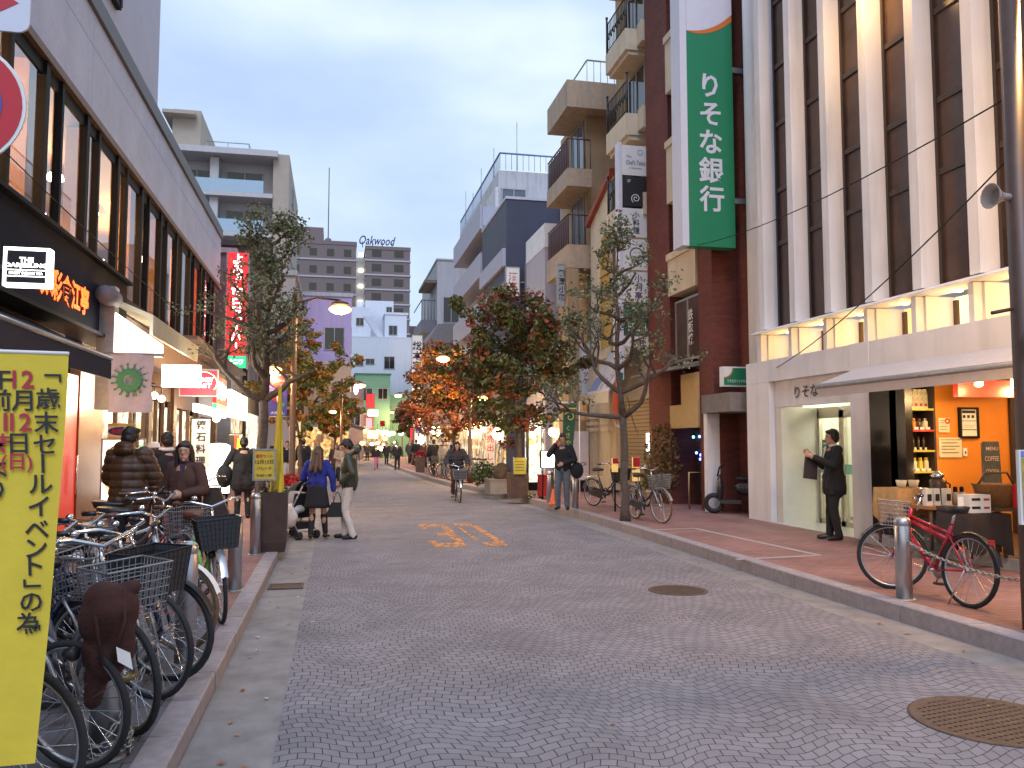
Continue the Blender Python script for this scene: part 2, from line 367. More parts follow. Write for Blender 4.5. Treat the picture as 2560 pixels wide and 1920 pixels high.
kerb_m = mat('pinkish granite kerb', (.33, .285, .29), .75, var=.16, scale=14, bump=.2, bscale=120, dirt=.25)
def kerb(name, line, w, h, stone):
    mb = MB(); y = -2.0; rr = random.Random(5)
    while y < 140:
        L = stone * (1 if y < 40 else 3) * rr.uniform(.96, 1.04); y1 = y + L - .008
        a0, a1 = at_y(line, y), at_y(line, y1); b = .012
        for s0, s1, z0, z1 in ((0, w, -.03, h - b),):
            j = rr.uniform(-.004, .004)
            p = [(a0 + s0 + j, y), (a0 + s1 + j, y), (a1 + s1 + j, y1), (a1 + s0 + j, y1)]
            ins = .012; q = [(p[0][0] + ins * (1 if w > 0 else -1), p[0][1] + .006), (p[1][0], p[1][1] + .006), (p[2][0], p[2][1] - .006), (p[3][0] + ins * (1 if w > 0 else -1), p[3][1] - .006)]
            vs = [(*c, z0) for c in p] + [(*c, z1) for c in p] + [(*c, h) for c in q]
            fs = [(0, 1, 5, 4), (1, 2, 6, 5), (2, 3, 7, 6), (3, 0, 4, 7), (4, 5, 9, 8), (5, 6, 10, 9), (6, 7, 11, 10), (7, 4, 8, 11), (8, 9, 10, 11)]
            if w < 0: fs = [tuple(reversed(f)) for f in fs]
            mb.add(vs, fs)
        y = y1 + .008
    return struct(name, mb, kerb_m)
kerb('left_kerb', LK, -.17, .125, .62); kerb('right_kerb', RK, .18, .165, .9)
# pale border stones let into the right pavement, yellowish mud by the left kerb
mb = MB()
for a, b in (((1610, 1326), (1735, 1321)), ((1735, 1321), (2050, 1389)), ((2050, 1389), (1840, 1399))):
    p, q = PZ(*a, .158), PZ(*b, .158); d = (q - p).normalized(); s = Vector((-d.y, d.x, 0)) * .05
    mb.quad(*[(v.x, v.y, .1625) for v in (p - s, q - s, q + s, p + s)])
struct('pavement_border', mb, mat('pale border stone', (.40, .37, .33), .8, var=.12, scale=9))
mb = MB()
def grp(poly, z): return [(x, y, z) for x, y in poly]
# painted speed limit, worn
paint = mat('worn orange road paint', (.62, .27, .09), .8, var=.2, scale=10)
pn = paint.node_tree; zz = pn.nodes.new('ShaderNodeTexNoise'); zz.inputs['Scale'].default_value = 9; zz.inputs['Detail'].default_value = 7
tcx = pn.nodes.new('ShaderNodeTexCoord'); rr_ = pn.nodes.new('ShaderNodeValToRGB'); rr_.color_ramp.elements[0].position = .38; rr_.color_ramp.elements[1].position = .52
trn = pn.nodes.new('ShaderNodeBsdfTransparent'); msx = pn.nodes.new('ShaderNodeMixShader')
pn.links.new(tcx.outputs['Object'], zz.inputs[0]); pn.links.new(zz.outputs[0], rr_.inputs[0]); pn.links.new(rr_.outputs[0], msx.inputs[0]); pn.links.new(trn.outputs[0], msx.inputs[1])
pn.links.new(pn.nodes['Principled BSDF'].outputs[0], msx.inputs[2]); pn.links.new(msx.outputs[0], pn.nodes['Material Output'].inputs[0])
def stroke(mb, pts, w, wy, z):
    for (x0, y0), (x1, y1) in zip(pts, pts[1:]):
        if abs(y1 - y0) < abs(x1 - x0) * 2: mb.quad((x0, y0 - wy, z), (x1, y1 - wy, z), (x1, y1 + wy, z), (x0, y0 + wy, z))
        else: mb.quad((x0 - w, y0, z), (x0 + w, y0, z), (x1 + w, y1, z), (x1 - w, y1, z))
Z = .0085
for x0, x1, y0, y1 in ((1.70, 2.22, 16.72, 17.25), (2.10, 2.24, 15.62, 16.715), (1.88, 2.2, 15.15, 15.615), (2.04, 2.18, 13.98, 15.145), (1.62, 2.14, 13.42, 13.975), (1.60, 1.72, 13.98, 14.4), (1.68, 1.80, 16.25, 16.715), (2.44, 2.80, 16.8, 17.25), (2.72, 2.85, 13.9, 16.795), (2.46, 2.82, 13.42, 13.895), (2.42, 2.47, 14.2, 16.5)): mb.quad((x0 - .012, y0, Z), (x1, y0, Z), (x1 + .012, y1, Z), (x0, y1, Z))
o = mb.build('road_marking', paint, at=(2.2, 15, .004)); tag(o, 'worn orange number 30 painted on the setts in the middle of the road', 'road marking')
rust = mat('rusty cast iron', (.115, .075, .055), .7, .2, var=.3, scale=14, bump=.3)
def cover(px, py, r, label, pat):
    p = PZ(px, py, 0); mb = MB(); mb.lathe([(r, .005), (r, .010), (r - .02, .012), (r - .03, .009)], 40, 0)
    lids = MB(); rr = random.Random(3)
    if pat == 'slot':
        for i in range(-9, 10):
            for j in range(-7, 8):
                x, y = i * .045 + (j % 2) * .02, j * .055
                if x * x + y * y < (r - .07) ** 2: lids.box(x - .012, x + .012, y - .008, y + .008, .0093, .0105)
    else:
        for i in range(-10, 11):
            x = i * .032; h = math.sqrt(max(0, (r - .05) ** 2 - x * x)); 
            if h > .05: lids.box(x - .008, x + .008, -h, h, .0093, .012)
    t = thing('manhole_cover', label, 'manhole cover', (p.x, p.y, 0), .2, 'iron covers in the road')
    mb.add(lids.v, lids.f, 1); mb.build('lid', [rust, dark if pat == 'slot' else rust], t)
cover(1695, 1477, .34, 'smaller round rusty manhole cover in the middle distance of the road', 'rib'); cover(2480, 1803, .47, 'big round brown manhole cover with slots at the lower right of the road', 'slot')
p = PZ(715, 1468, 0); t = thing('drain_grate', 'rusty oblong drain grate in the gutter beside the left kerb', 'drain grate', (p.x, p.y, 0))
mb = MB(); mb.box(-.2, .2, -.17, -.14, .003, .02); mb.box(-.2, .2, .14, .17, .003, .02); mb.box(-.2, -.18, -.14, .14, .003, .02); mb.box(.18, .2, -.14, .14, .003, .02); mb.build('frame', rust, t)
mb = MB(); [mb.box(-.18, .18, -.125 + i * .028, -.11 + i * .028, .003, .017) for i in range(9)]; mb.build('bars', rust, t)
# ================================================================ LEFT: two-storey shop building with the long window band
XL = -4.0
fas_m = brick('small white mosaic tiles', (.56, .60, .77), (.51, .55, .72), (.38, .41, .54), .05, .05, 'yz', .008, .5, .35, .0, .16)
t1 = thing('shop_building', 'long two-storey shop building on the left with tiled fascia over a dark window band', 'building', (XL, 17, 0))
Y0, Y1 = 4.0, 29.95; ZS, ZT, ZF = 4.46, 7.0, 9.12
mb = MB()
for a in range(5):
    ya = Y0 + (Y1 - Y0) * a / 5; yb = Y0 + (Y1 - Y0) * (a + 1) / 5 - .012
    mb.box(XL - .3, XL, ya, yb, ZT + .12, 8.24); mb.box(XL - .3, XL, ya, yb, 8.252, 8.80)
mb.build('fascia', fas_m, t1, True)
mb = MB(); mb.box(XL - .3, XL + .06, Y0, Y1 + .03, 8.812, ZF); mb.build('roof_cap', mat('dark grey coping', (.10, .10, .115), .5, var=.1), t1, True)
mb = MB(); mb.box(XL - 1.2, XL + .05, Y0, Y1, ZT, ZT + .12); mb.build('soffit_strip', mat('bronze soffit strip', (.16, .09, .05), .5, var=.15), t1, True)
mb = MB(); mb.box(-12, XL - 3.6, Y0, Y1, 0, 8.7); mb.box(-12, XL - .32, Y0, Y1, 8.76, 9.0); mb.box(XL - 3.6, XL - .31, Y1 - .15, Y1, 0, 8.80); mb.box(XL - 3.6, XL - .02, Y0, Y1, 4.05, 4.3); mb.build('wall', brown_wall, t1, True)
ceil_m = mat('dim brown ceiling', (.13, .075, .04), .7, var=.2)
mb = MB(); mb.box(XL - 3.6, XL - .31, Y0, Y1 - .16, 7.08, 7.2); mb.build('ceiling', ceil_m, t1, True)
mb = MB(); mb.box(XL - .12, XL + .06, Y0, Y1, 4.3, ZS); mb.build('sill', dark, t1, True)
y = 5.2; k = 0; col_m = mat('lit ochre column', (.45, .22, .05), .5, var=.1)
while y < Y1 - .3:
    w = 1.28 if k % 2 == 0 else .66
    y1 = min(y + w, Y1 - .1)
    g = MB(); g.quad((XL - .05, y1 - .05, ZS), (XL - .05, y + .05, ZS), (XL - .05, y + .05, ZT), (XL - .05, y1 - .05, ZT))
    wo = g.build('window', band_glass, t1, True)
    fr = MB(); q_ = .075 if k % 2 else .045; fr.box(XL - .10, XL + .015, y - q_, y + q_, ZS, ZT); fr.box(XL - .08, XL - .03, y + .08, y1 - .08, ZT - .2, ZT)
    f = fr.build('frame', dark, wo, False); f.location = (0, 0, 0); f.data.transform(Matrix.Translation((-XL, -17, 0)))
    if k % 3 == 1: c = MB(); c.box(XL - .5, XL - .2, y - .1, y + .35, 4.31, 7.07); c.build('column', col_m, t1, True)
    y = y1; k += 1
for k in range(9):
    for dx in (-1.2, -2.4):
        yy = 7.2 + k * 2.35 + (.6 if dx < -2 else 0)
        c = MB(); c.lathe([(.10, -.14), (.16, -.10), (.12, 0)], 12, c=(XL + dx, yy, 6.72)); c.build('ceiling_light', mat('bright ceiling lamp', (.9, .8, .6), .4, var=0, emit=22, ecol=(1, .85, .6)), t1, True)
for yy in (10, 16, 22): lamp(t1, (XL - 1.6, yy, 6.5), 380, (1, .52, .17), .3)
for j, yy in enumerate((25.4, 26.8)):
    c = MB()
    for q in range(7): c.box(XL - .6, XL - .5, yy, yy + .12, ZS + .1 + q * .34, ZS + .3 + q * .34)
    c.build('light_strip', lit_red, t1, True)
c = MB(); c.box(XL - .7, XL - .6, 14.55, 14.9, ZS + .1, ZS + .75); c.build('menu_board', lit_warm, t1, True)
# ground floor of that building: piers, shutters, recesses with lit interiors
gf = MB(); gf.box(XL - .05, XL + .05, 4, 8.2, .12, 3.2); gf.build('ground_wall', brown_wall, t1, True)
for (ya, yb, m_, nm) in ((8.2, 13.35, warm_wood, 'panel_wall'), (14.2, 15.55, mat('polished bronze panel', (.30, .17, .09), .25, .6, var=.2), 'bronze_pier'), (19.2, 19.5, wood, 'door_pier'), (22.0, 22.4, wood, 'door_pier'), (25.8, 26.2, wood, 'door_pier'), (29.5, 29.9, wood, 'door_pier')):
    g = MB(); g.box(XL - .12, XL + .04, ya, yb, .12, 3.3); g.build(nm, m_, t1, True)
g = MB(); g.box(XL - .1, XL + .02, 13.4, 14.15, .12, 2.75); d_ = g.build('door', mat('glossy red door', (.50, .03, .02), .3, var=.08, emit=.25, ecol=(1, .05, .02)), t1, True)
h = MB(); h.tube([(XL + .07, 14.05, .9), (XL + .07, 14.05, 1.5)], .015); h = h.build('handle', chrome, d_); h.data.transform(Matrix.Translation((-XL, -17, 0)))
for (ya, yb, m_, nm, zt) in ((15.6, 19.15, shop_white, 'shop_window', 3.1), (19.55, 21.95, shop_glow, 'shop_window', 2.7), (22.45, 25.75, shop_white, 'shop_window', 2.6), (26.25, 29.45, shop_glow, 'shop_window', 2.5)):
    g = MB(); g.box(XL - .35, XL - .3, ya, yb, .3, zt); wo = g.build(nm, m_, t1, True)
    fr = MB()
    for q in range(4): yy = ya + (yb - ya) * q / 3; fr.box(XL - .1, XL - .02, yy - .035, yy + .035, .13, zt)
    fr.box(XL - .12, XL - .03, ya, yb, zt, 3.3); fr.box(XL - .12, XL - .0, ya, yb, .12, .3)
    f = fr.build('frame', wood, wo); f.data.transform(Matrix.Translation((-XL, -17, 0)))
g = MB(); g.box(XL - .1, XL + .25, 15.6, Y1, 3.31, 4.0); g.build('shop_fascia', mat('beige shop fascia', (.34, .25, .21), .7, var=.12, scale=3), t1, True)
g = MB(); g.box(XL - .1, XL + .95, 19.5, Y1, 4.02, 4.1); g.build('canopy', mat('brown canopy', (.15, .10, .08), .7, var=.1), t1, True)
lamp(t1, (XL + 1.1, 16.8, 2.6), 150, (1, .9, .7), .3); lamp(t1, (XL + .9, 23.6, 2.4), 120, (1, .72, .4), .3); lamp(t1, (XL + .7, 12.0, 2.3), 30, (1, .6, .3), .2)
# tower block set back above it
t2 = thing('tower_block', 'pale grey upper tower standing on the roof of the long left shop building', 'building', (-6, 15, 9.05))
mb = MB(); mb.box(-12, -4.35, 4, 20.95, 9.13, 24); mb.build('wall', brick('pale tower tiles', (.56, .57, .70), (.53, .54, .66), (.42, .43, .52), .1, .06, 'yz', .006, .6, .2, .5, .06), t2, True)
for zz in (10.3, 14.6):
    g = MB(); g.box(-4.35, -4.30, 12.2, 16.9, zz, zz + 2.9); wo = g.build('window', sky_glass, t2, True)
    fr = MB(); [fr.box(-4.34, -4.22, yy, yy + .12, zz - .05, zz + 2.95) for yy in (12.1, 14.4, 15.9, 16.85)]; fr.box(-4.34, -4.24, 12.1, 16.97, zz - .1, zz)
    fr.build('frame', dark, wo).data.transform(Matrix.Translation((6, -15, -9.05)))
# ---- tea shop signs
navy_cloth = mat('navy canvas', (.016, .017, .04), .85, var=.2, scale=20, bump=.15)
t = thing('shop_awning', 'navy canvas awning over the tea shop front on the left', 'awning', (-3.4, 9, 3.0)); mb = MB()
mb.prism([(-3.9, 6.4, 3.28), (-3.0, 6.4, 2.84), (-3.0, 6.4, 2.78), (-3.9, 6.4, 3.2)], (0, 5.7, 0)); mb.build('canvas', navy_cloth, t, True)
mb = MB(); mb.box(-3.02, -2.995, 6.4, 12.1, 2.56, 2.79); mb.build('valance', navy_cloth, t, True)
mb = MB(); mb.tube([(-3.01, 6.38, 2.84), (-3.01, 12.12, 2.84)], .03); mb.build('front_bar', galv, t, True)
t = thing('shop_signboard', 'dark navy shop fascia board carrying red glowing characters', 'sign', (-3.7, 10, 3.8)); mb = MB()
mb.box(-3.95, -3.55, 5, 15.2, 3.36, 4.40); mb.build('board', mat('navy sign board', (.006, .007, .02), .7, var=.2, spec=.2), t, True)
mb = MB(); [mb.box(-3.95, -3.46, 5, 15.22, z, z + .05) for z in (3.30, 4.405)]; mb.build('trim', dark, t, True)
mb = MB(); text(mb, '気彩食江亭', (-3.53, 11.9, 3.72), (0, 1, 0), (0, 0, 1), .42, width=2.0, bold=.03)
mb.build('letters', mat('red neon letters', (.8, .1, .03), .4, var=0, emit=2.6, ecol=(1, .13, .02)), t, True)
t = thing('box_sign', 'square black box sign with glowing white border and two white lines of words', 'sign', PY(66, 665, 8.5)); c = PY(66, 667, 8.5); mb = MB(); hw, hh = .20, .185
mb.box(c.x - hw + .03, c.x + hw - .03, c.y, c.y + .12, c.z - hh + .03, c.z + hh - .03); mb.build('panel', ink, t, True)
mb = MB(); mb.box(c.x - hw, c.x + hw, c.y - .004, c.y + .12, c.z + hh - .03, c.z + hh); mb.box(c.x - hw, c.x + hw, c.y - .004, c.y + .12, c.z - hh, c.z - hh + .03)
mb.box(c.x - hw, c.x - hw + .03, c.y - .004, c.y + .12, c.z - hh + .03, c.z + hh - .03); mb.box(c.x + hw - .03, c.x + hw, c.y - .004, c.y + .12, c.z - hh + .03, c.z + hh - .03); mb.build('glowing_border', lit_white, t, True)
mb = MB(); q = (1, 0, 0), (0, 0, 1)
text(mb, 'THE', (c.x, c.y - .006, c.z + .065), *q, .05, bold=.04); text(mb, 'DARJEELING', (c.x, c.y - .006, c.z + .008), *q, .052, width=.36, bold=.04); text(mb, 'FINEST INDIAN TEA', (c.x, c.y - .006, c.z - .062), *q, .026, width=.29, bold=.03)
mb.box(c.x - .18, c.x + .18, c.y - .007, c.y - .003, c.z - .036, c.z - .028); mb.box(c.x - .18, c.x + .18, c.y - .007, c.y - .003, c.z - .096, c.z - .088); mb.build('letters', lit_white, t, True)
mb = MB(); mb.tube([(c.x - .6, c.y + .06, c.z), (c.x - hw, c.y + .06, c.z)], .02); mb.build('bracket', dark, t, True)
# ---- lit white wall built as a glowing panel, banner, more signs along the left shops
def board(name, label, px0, py0, px1, py1, y, m_, cat='sign', depth=.12, frame=None, group=None):
    a, b = PY(px0, py0, y), PY(px1, py1, y); t = thing(name, label, cat, ((a.x + b.x) / 2, y, b.z), 0, group)
    mb = MB(); mb.box(a.x, b.x, y, y + depth, b.z, a.z); mb.build('panel', m_, t, True)
    if frame:
        mb = MB(); e = .025
        mb.box(a.x - e, b.x + e, y - .01, y + depth + .01, a.z, a.z + e); mb.box(a.x - e, b.x + e, y - .01, y + depth + .01, b.z - e, b.z); mb.box(a.x - e, a.x, y - .01, y + depth + .01, b.z, a.z); mb.box(b.x, b.x + e, y - .01, y + depth + .01, b.z, a.z); mb.build('frame', frame, t, True)
    return t, a, b
t = thing('light_box', 'glowing panel for a brightly lit white wall, slanting top, above the green sun banner', 'sign', (-3.4, 13.6, 3.1)); mb = MB()
mb.prism([PY(286, 881, 13.6), PY(403, 881, 13.6), PY(403, 860, 13.6), PY(286, 779, 13.6)], (0, .15, 0)); mb.build('panel', lit_white, t, True)
mb = MB(); c_ = PY(286, 881, 13.6); d_ = PY(404, 884, 13.6); mb.box(c_.x - .25, c_.x - .005, 13.55, 13.8, 2.2, 4.1); mb.box(c_.x, d_.x, 13.58, 13.78, c_.z - .05, c_.z - .004); mb.build('frame', galv, t, True)
t = thing('roller_awning', 'cream folded roller awning sloping along the facade beside the glowing white wall panel', 'awning', (-3.2, 16, 3.7)); mb = MB()
mb.prism([(-3.75, 13.9, 4.1), (-2.85, 13.9, 3.72), (-2.85, 13.9, 3.4), (-2.9, 13.9, 3.4), (-2.9, 13.9, 3.68), (-3.75, 13.9, 4.04)], (0, 4.4, 0)); mb.build('canvas', mat('cream canvas', (.55, .52, .40), .8, var=.08), t, True)
mb = MB(); mb.tube([PY(262, 735, 13.2), PY(262, 735, 13.2) + V(0, .5, 0)], .14, 12); mb.build('roller_housing', mat('grey canvas roll', (.16, .15, .17), .7, var=.1), t, True)
a, b = PY(275, 884, 13.0), PY(379, 1032, 13.0)
t = thing('cloth_banner', 'pale grey hanging cloth banner with a round green sun emblem', 'banner', ((a.x + b.x) / 2, 13, b.z)); mb = MB(); n = 8
for i in range(n):
    for j in range(n):
        f = lambda i, j: (a.x + (b.x - a.x) * i / n + .012 * math.sin(j * 1.2), 13 + .02 * math.sin(i * 1.1 + j * .5), a.z + (b.z - a.z) * j / n)
        mb.quad(f(i, j), f(i, j + 1), f(i + 1, j + 1), f(i + 1, j))
mb.build('cloth', mat('pale mauve cloth', (.40, .36, .41), .85, var=.06, scale=12), t, True)
mb = MB(); cx, cz = (a.x + b.x) / 2 - .02, a.z - .39; yy = 12.965
def ring(mb, cx, cz, y, r0, r1, a0=0, a1=2 * math.pi, n=28, m=0):
    for i in range(n):
        t0, t1 = a0 + (a1 - a0) * i / n, a0 + (a1 - a0) * (i + 1) / n
        mb.quad((cx + r0 * math.cos(t0), y, cz + r0 * math.sin(t0)), (cx + r1 * math.cos(t0), y, cz + r1 * math.sin(t0)), (cx + r1 * math.cos(t1), y, cz + r1 * math.sin(t1)), (cx + r0 * math.cos(t1), y, cz + r0 * math.sin(t1)), m)
ring(mb, cx, cz, yy, .08, .17)
for i in range(15):
    t0 = 2 * math.pi * i / 15; d = Vector((math.cos(t0), 0, math.sin(t0))); s = Vector((-d.z, 0, d.x)); c = Vector((cx, yy, cz))
    mb.quad(c + d * .165 - s * .014, c + d * .225 - s * .006, c + d * .225 + s * .006, c + d * .165 + s * .014); ring(mb, cx + d.x * .235, cz + d.z * .235, yy, 0, .017, n=8)
for i in range(40):
    t0, t1 = i * .32, (i + 1) * .32; r0, r1 = .012 + i * .0014, .012 + (i + 1) * .0014
    mb.quad(*[(cx + r * math.cos(q), yy, cz + r * math.sin(q)) for r, q in ((r0 - .006, t0), (r0 + .006, t0), (r1 + .006, t1), (r1 - .006, t1))])
mb.build('sun_emblem', mat('green dye', (.05, .20, .09), .8, var=.1), t, True)
mb = MB(); mb.tube([(a.x - .3, 13.01, a.z + .01), (b.x + .05, 13.01, a.z + .01)], .014); mb.build('rod', galv, t, True)
t, a, b = board('light_box', 'blank glowing white box sign with rounded corners jutting over the left pavement', 405, 911, 500, 968, 17, lit_white)
t, a, b = board('box_sign', 'wine red box sign with dotted arch reading ROAST behind the blank white sign', 452, 925, 541, 989, 19, mat('lit wine red acrylic', (.35, .02, .05), .4, var=.06, emit=.42, ecol=(1, .04, .10)), frame=galv)
mb = MB(); c = (a + b) / 2; text(mb, 'ROAST', (c.x + .02, 18.985, c.z - .06), *q, .1, width=.5, bold=.03); text(mb, 'HONEY', (c.x + .1, 18.985, c.z + .07), *q, .1, width=.42, bold=.03)
mb.build('letters', lit_white, t, True); mb = MB()
for i in range(22): t0 = -.6 + i * .16; ring(mb, c.x + .1 + .28 * math.cos(t0), c.z + .24 * math.sin(t0), 18.984, 0, .012, n=6)
mb.build('dotted_arch', lit_warm, t, True)
def fboard(name, label, px0, px1, zt, zb, x, m_, cat='sign', depth=.1):
    ya, yb = PX(px0, 1000, x).y, PX(px1, 1000, x).y; t = thing(name, label, cat, (x, (ya + yb) / 2, zb)); mb = MB(); mb.box(x - depth, x, ya, yb, zb, zt); mb.build('panel', m_, t, True); return t, ya, yb
t, ya, yb = fboard('facade_sign', 'red facade sign with thick white characters over a green stripe', 541, 566, 3.42, 2.72, -3.0, lit_red)
mb = MB(); text(mb, 'うまい', (-2.99, (ya + yb) / 2, 3.07), (0, 1, 0), (0, 0, 1), .5, width=yb - ya - .2, bold=.06); mb.build('letters', lit_white, t, True)
mb = MB(); mb.box(-3.09, -2.995, ya, yb, 2.57, 2.71); mb.build('stripe', lit_green, t, True); mb = MB(); mb.box(-3.09, -2.995, ya - 3, yb, 2.38, 2.565); mb.build('lower_panel', lit_white, t, True)
fboard('facade_sign', 'large plain glowing white facade sign next to the red facade sign', 577, 619, 3.36, 2.5, -3.2, lit_white)
t = thing('vertical_sign', 'tall vertical red lit sign with white supermarket lettering and a green foot', 'sign', (-3.5, 30.7, 4.2)); xa, xb = PY(566, 780, 30.6).x, PY(618, 780, 30.6).x; mb = MB()
mb.box(xa, xb, 30.6, 30.85, 4.78, 8.5); mb.build('panel', lit_red, t, True); mb = MB(); mb.box(xa, xb, 30.6, 30.85, 4.36, 4.765); mb.build('foot_panel', lit_green, t, True)
mb = MB(); text(mb, 'よろず市日スーパー', ((xa + xb) / 2, 30.585, 6.66), *q, .43, vertical=True, step=.93, bold=.02); mb.build('letters', lit_white, t, True)
mb = MB(); text(mb, 'ナニワ', ((xa + xb) / 2, 30.585, 4.56), *q, .2, width=.5, bold=.04); mb.build('foot_letters', lit_white, t, True)
mb = MB(); mb.box(xa - .04, xa, 30.58, 30.87, 4.32, 8.54); mb.box(xb, xb + .04, 30.58, 30.87, 4.32, 8.54); [mb.tube([(-4.2, 30.72, z), (xa, 30.72, z)], .03) for z in (5, 7.4)]; mb.build('frame', galv, t, True)
# shop posters and stands on the left pavement
t, a, b = board('lit_poster', 'lit food poster showing pale dumplings on leaves', 258, 1100, 353, 1270, 14.2, mat('lit poster white', (.8, .8, .75), .4, var=0, emit=1.5, ecol=(1, .96, .82)), 'poster', .08, galv)
mb = MB(); rr = random.Random(2)
for i in range(15): mb.ball((a.x + rr.uniform(.08, .6), 14.195, b.z + rr.uniform(.15, .72)), (.085, .008, .075), rr.choice((0, 0, 1)), n=14, k=8)
for i in range(3): mb.ball((a.x + .35 + i * .1, 14.193, a.z - .1 - .03 * (i % 2)), (.07, .006, .03), 2)
mb.build('dumpling_picture', [mat('printed dumpling', (.7, .5, .2), .4, var=.1, emit=.8, ecol=(1, .74, .30)), mat('printed peach', (.7, .25, .08), .4, var=.1, emit=.8, ecol=(1, .42, .13)), mat('printed leaf', (.2, .4, .1), .4, var=.1, emit=.7, ecol=(.4, .75, .3))], t, True)
t, a, b = board('notice_board', 'small white notice with a blue oval between yellow stripes above the food poster', 270, 1058, 338, 1098, 14.1, paper, 'notice', .03)
mb = MB(); c = (a + b) / 2
for i in range(24):
    t0, t1 = 2 * math.pi * i / 24, 2 * math.pi * (i + 1) / 24; mb.add([(c.x, 14.094, c.z), (c.x + .2 * math.cos(t0), 14.094, c.z + .07 * math.sin(t0)), (c.x + .2 * math.cos(t1), 14.094, c.z + .07 * math.sin(t1))], [(0, 1, 2)], 0)
mb.box(a.x, b.x, 14.09, 14.1, a.z - .04, a.z, 1); mb.box(a.x, b.x, 14.09, 14.1, b.z, b.z + .035, 1); text(mb, '営業中', (c.x - .04, 14.09, c.z), *q, .07, 2)
mb.build('oval', [navy_ink, mat('yellow print', (.55, .45, .08), .6, var=0), red_ink], t, True)
t, a, b = board('hanging_banner', 'narrow white vertical banner reading kaiseki cuisine in front of an amber shop', 481, 1046, 523, 1168, 18.2, mat('lit white cloth', (.75, .65, .6), .8, var=.04), 'banner', .02)
mb = MB(); text(mb, '懐石料理', ((a.x + b.x) / 2, 18.185, (a.z + b.z) / 2), *q, .2, vertical=True, step=1.25, bold=.02); mb.build('letters', ink, t, True)
mb = MB(); mb.tube([(a.x - .04, 18.2, a.z), (b.x + .04, 18.2, a.z)], .012); mb.tube([(a.x - .03, 18.22, .12), (a.x - .03, 18.22, a.z + .02)], .012); mb.build('pole', dark, t, True)
a, b = PY(517, 1108, 21.5), PY(571, 1225, 21.5)
t = thing('stand_sign', 'glowing white stand sign with a rounded top on the left pavement', 'sign', ((a.x + b.x) / 2, 21.5, .118)); mb = MB(); cx = (a.x + b.x) / 2; hw = (b.x - a.x) / 2
mb.prism([(a.x, 21.5, .45), (b.x, 21.5, .45)] + [(cx + hw * math.cos(q_), 21.5, a.z - .08 + .08 * math.sin(q_)) for q_ in [math.pi * i / 10 for i in range(11)]], (0, .18, 0)); mb.build('panel', lit_white, t, True)
mb = MB(); mb.box(a.x, b.x, 21.45, 21.75, .4, .45); [mb.tube([(x, y_, .118), (x, y_, .4)], .02) for x in (a.x + .05, b.x - .05) for y_ in (21.5, 21.7)]; mb.build('legs', dark, t, True)
t, a, b = board('poster_stand', 'poster stand with a yellow diagonal strip and red and white pictures by the parked bicycle', 573, 1086, 603, 1200, 24, paper, 'poster', .06, dark)
mb = MB(); mb.box(a.x, a.x + .14, 23.985, 23.995, a.z - .45, a.z - .02, 0); mb.box(a.x + .14, b.x - .08, 23.985, 23.995, a.z - .4, a.z - .02, 1); mb.prism([(b.x - .12, 23.99, a.z - .1), (b.x, 23.99, a.z - .1), (b.x - .06, 23.99, b.z), (b.x - .2, 23.99, b.z)], (0, -.012, 0), 2); mb.build('pictures', [ink, mat('red print', (.6, .05, .03), .5, var=0, emit=.3), mat('lit yellow print', (.8, .6, .05), .5, var=0, emit=.5, ecol=(1, .75, .05))], t, True)
for i, (px, py, y_, lb) in enumerate(((541, 1046, 23.5, 'bright globe lamp glowing beside the white kaiseki banner'), (404, 997, 15.2, 'small round lamp under the blank white box sign'), (386, 989, 14.6, 'small downlight above the brown puffer jacket'))):
    p = PY(px, py, y_); t = thing('globe_lamp', lb, 'lamp', p, 0, 'small lamps on the left shop fronts'); mb = MB(); mb.ball((0, 0, 0), .1 if i == 0 else .06); mb.build('globe', mat('glowing globe', (.9, .8, .6), .4, var=0, emit=12, ecol=(1, .75, .4)), t)
    mb = MB(); mb.tube([(0, 0, .08), (0, 0, .2), (-.5, 0, .25)], .012); mb.build('bracket', dark, t); lamp(t, p + Vector((.12, -.25, 0)), 18, (1, .65, .3), .1)
# ================================================================ LEFT, farther off
def win_x(parent, x, ya, yb, za, zb, m_=None, side=1, fm=None, n=2):
    """window in a wall of constant x facing side*x"""
    g = MB(); g.box(x - .02, x + .015 * side, ya, yb, za, zb); w = g.build('window', m_ or dark_glass, parent, True)
    f = MB(); e = .05; o_ = .05 * side
    f.box(x - .02, x + o_, ya - e, yb + e, zb, zb + e); f.box(x - .02, x + o_ * 1.5, ya - e, yb + e, za - e, za)
    for i in range(n + 1): yy = ya + (yb - ya) * i / n; f.box(x - .02, x + o_, yy - e / 2, yy + e / 2, za, zb)
    f.build('frame', fm or galv, w).data.transform(Matrix.Translation(-Vector(parent.location))); return w
def win_y(parent, y, xa, xb, za, zb, m_=None, fm=None, n=2, e=.05):
    """window in a wall of constant y facing the camera"""
    g = MB(); g.box(xa, xb, y - .015, y + .02, za, zb); w = g.build('window', m_ or dark_glass, parent, True)
    f = MB(); f.box(xa - e, xb + e, y - .05, y + .02, zb, zb + e); f.box(xa - e, xb + e, y - .08, y + .02, za - e, za)
    for i in range(n + 1): xx = xa + (xb - xa) * i / n; f.box(xx - e / 2, xx + e / 2, y - .05, y + .02, za, zb)
    f.build('frame', fm or galv, w).data.transform(Matrix.Translation(-Vector(parent.location))); return w
def bldg(name, label, x0, x1, y0, y1, h, m_, z0=0):
    t = thing(name, label, 'building', ((x0 + x1) / 2, (y0 + y1) / 2, z0)); mb = MB(); mb.box(x0, x1, y0, y1, z0, h); mb.build('wall', m_, t, True); return t
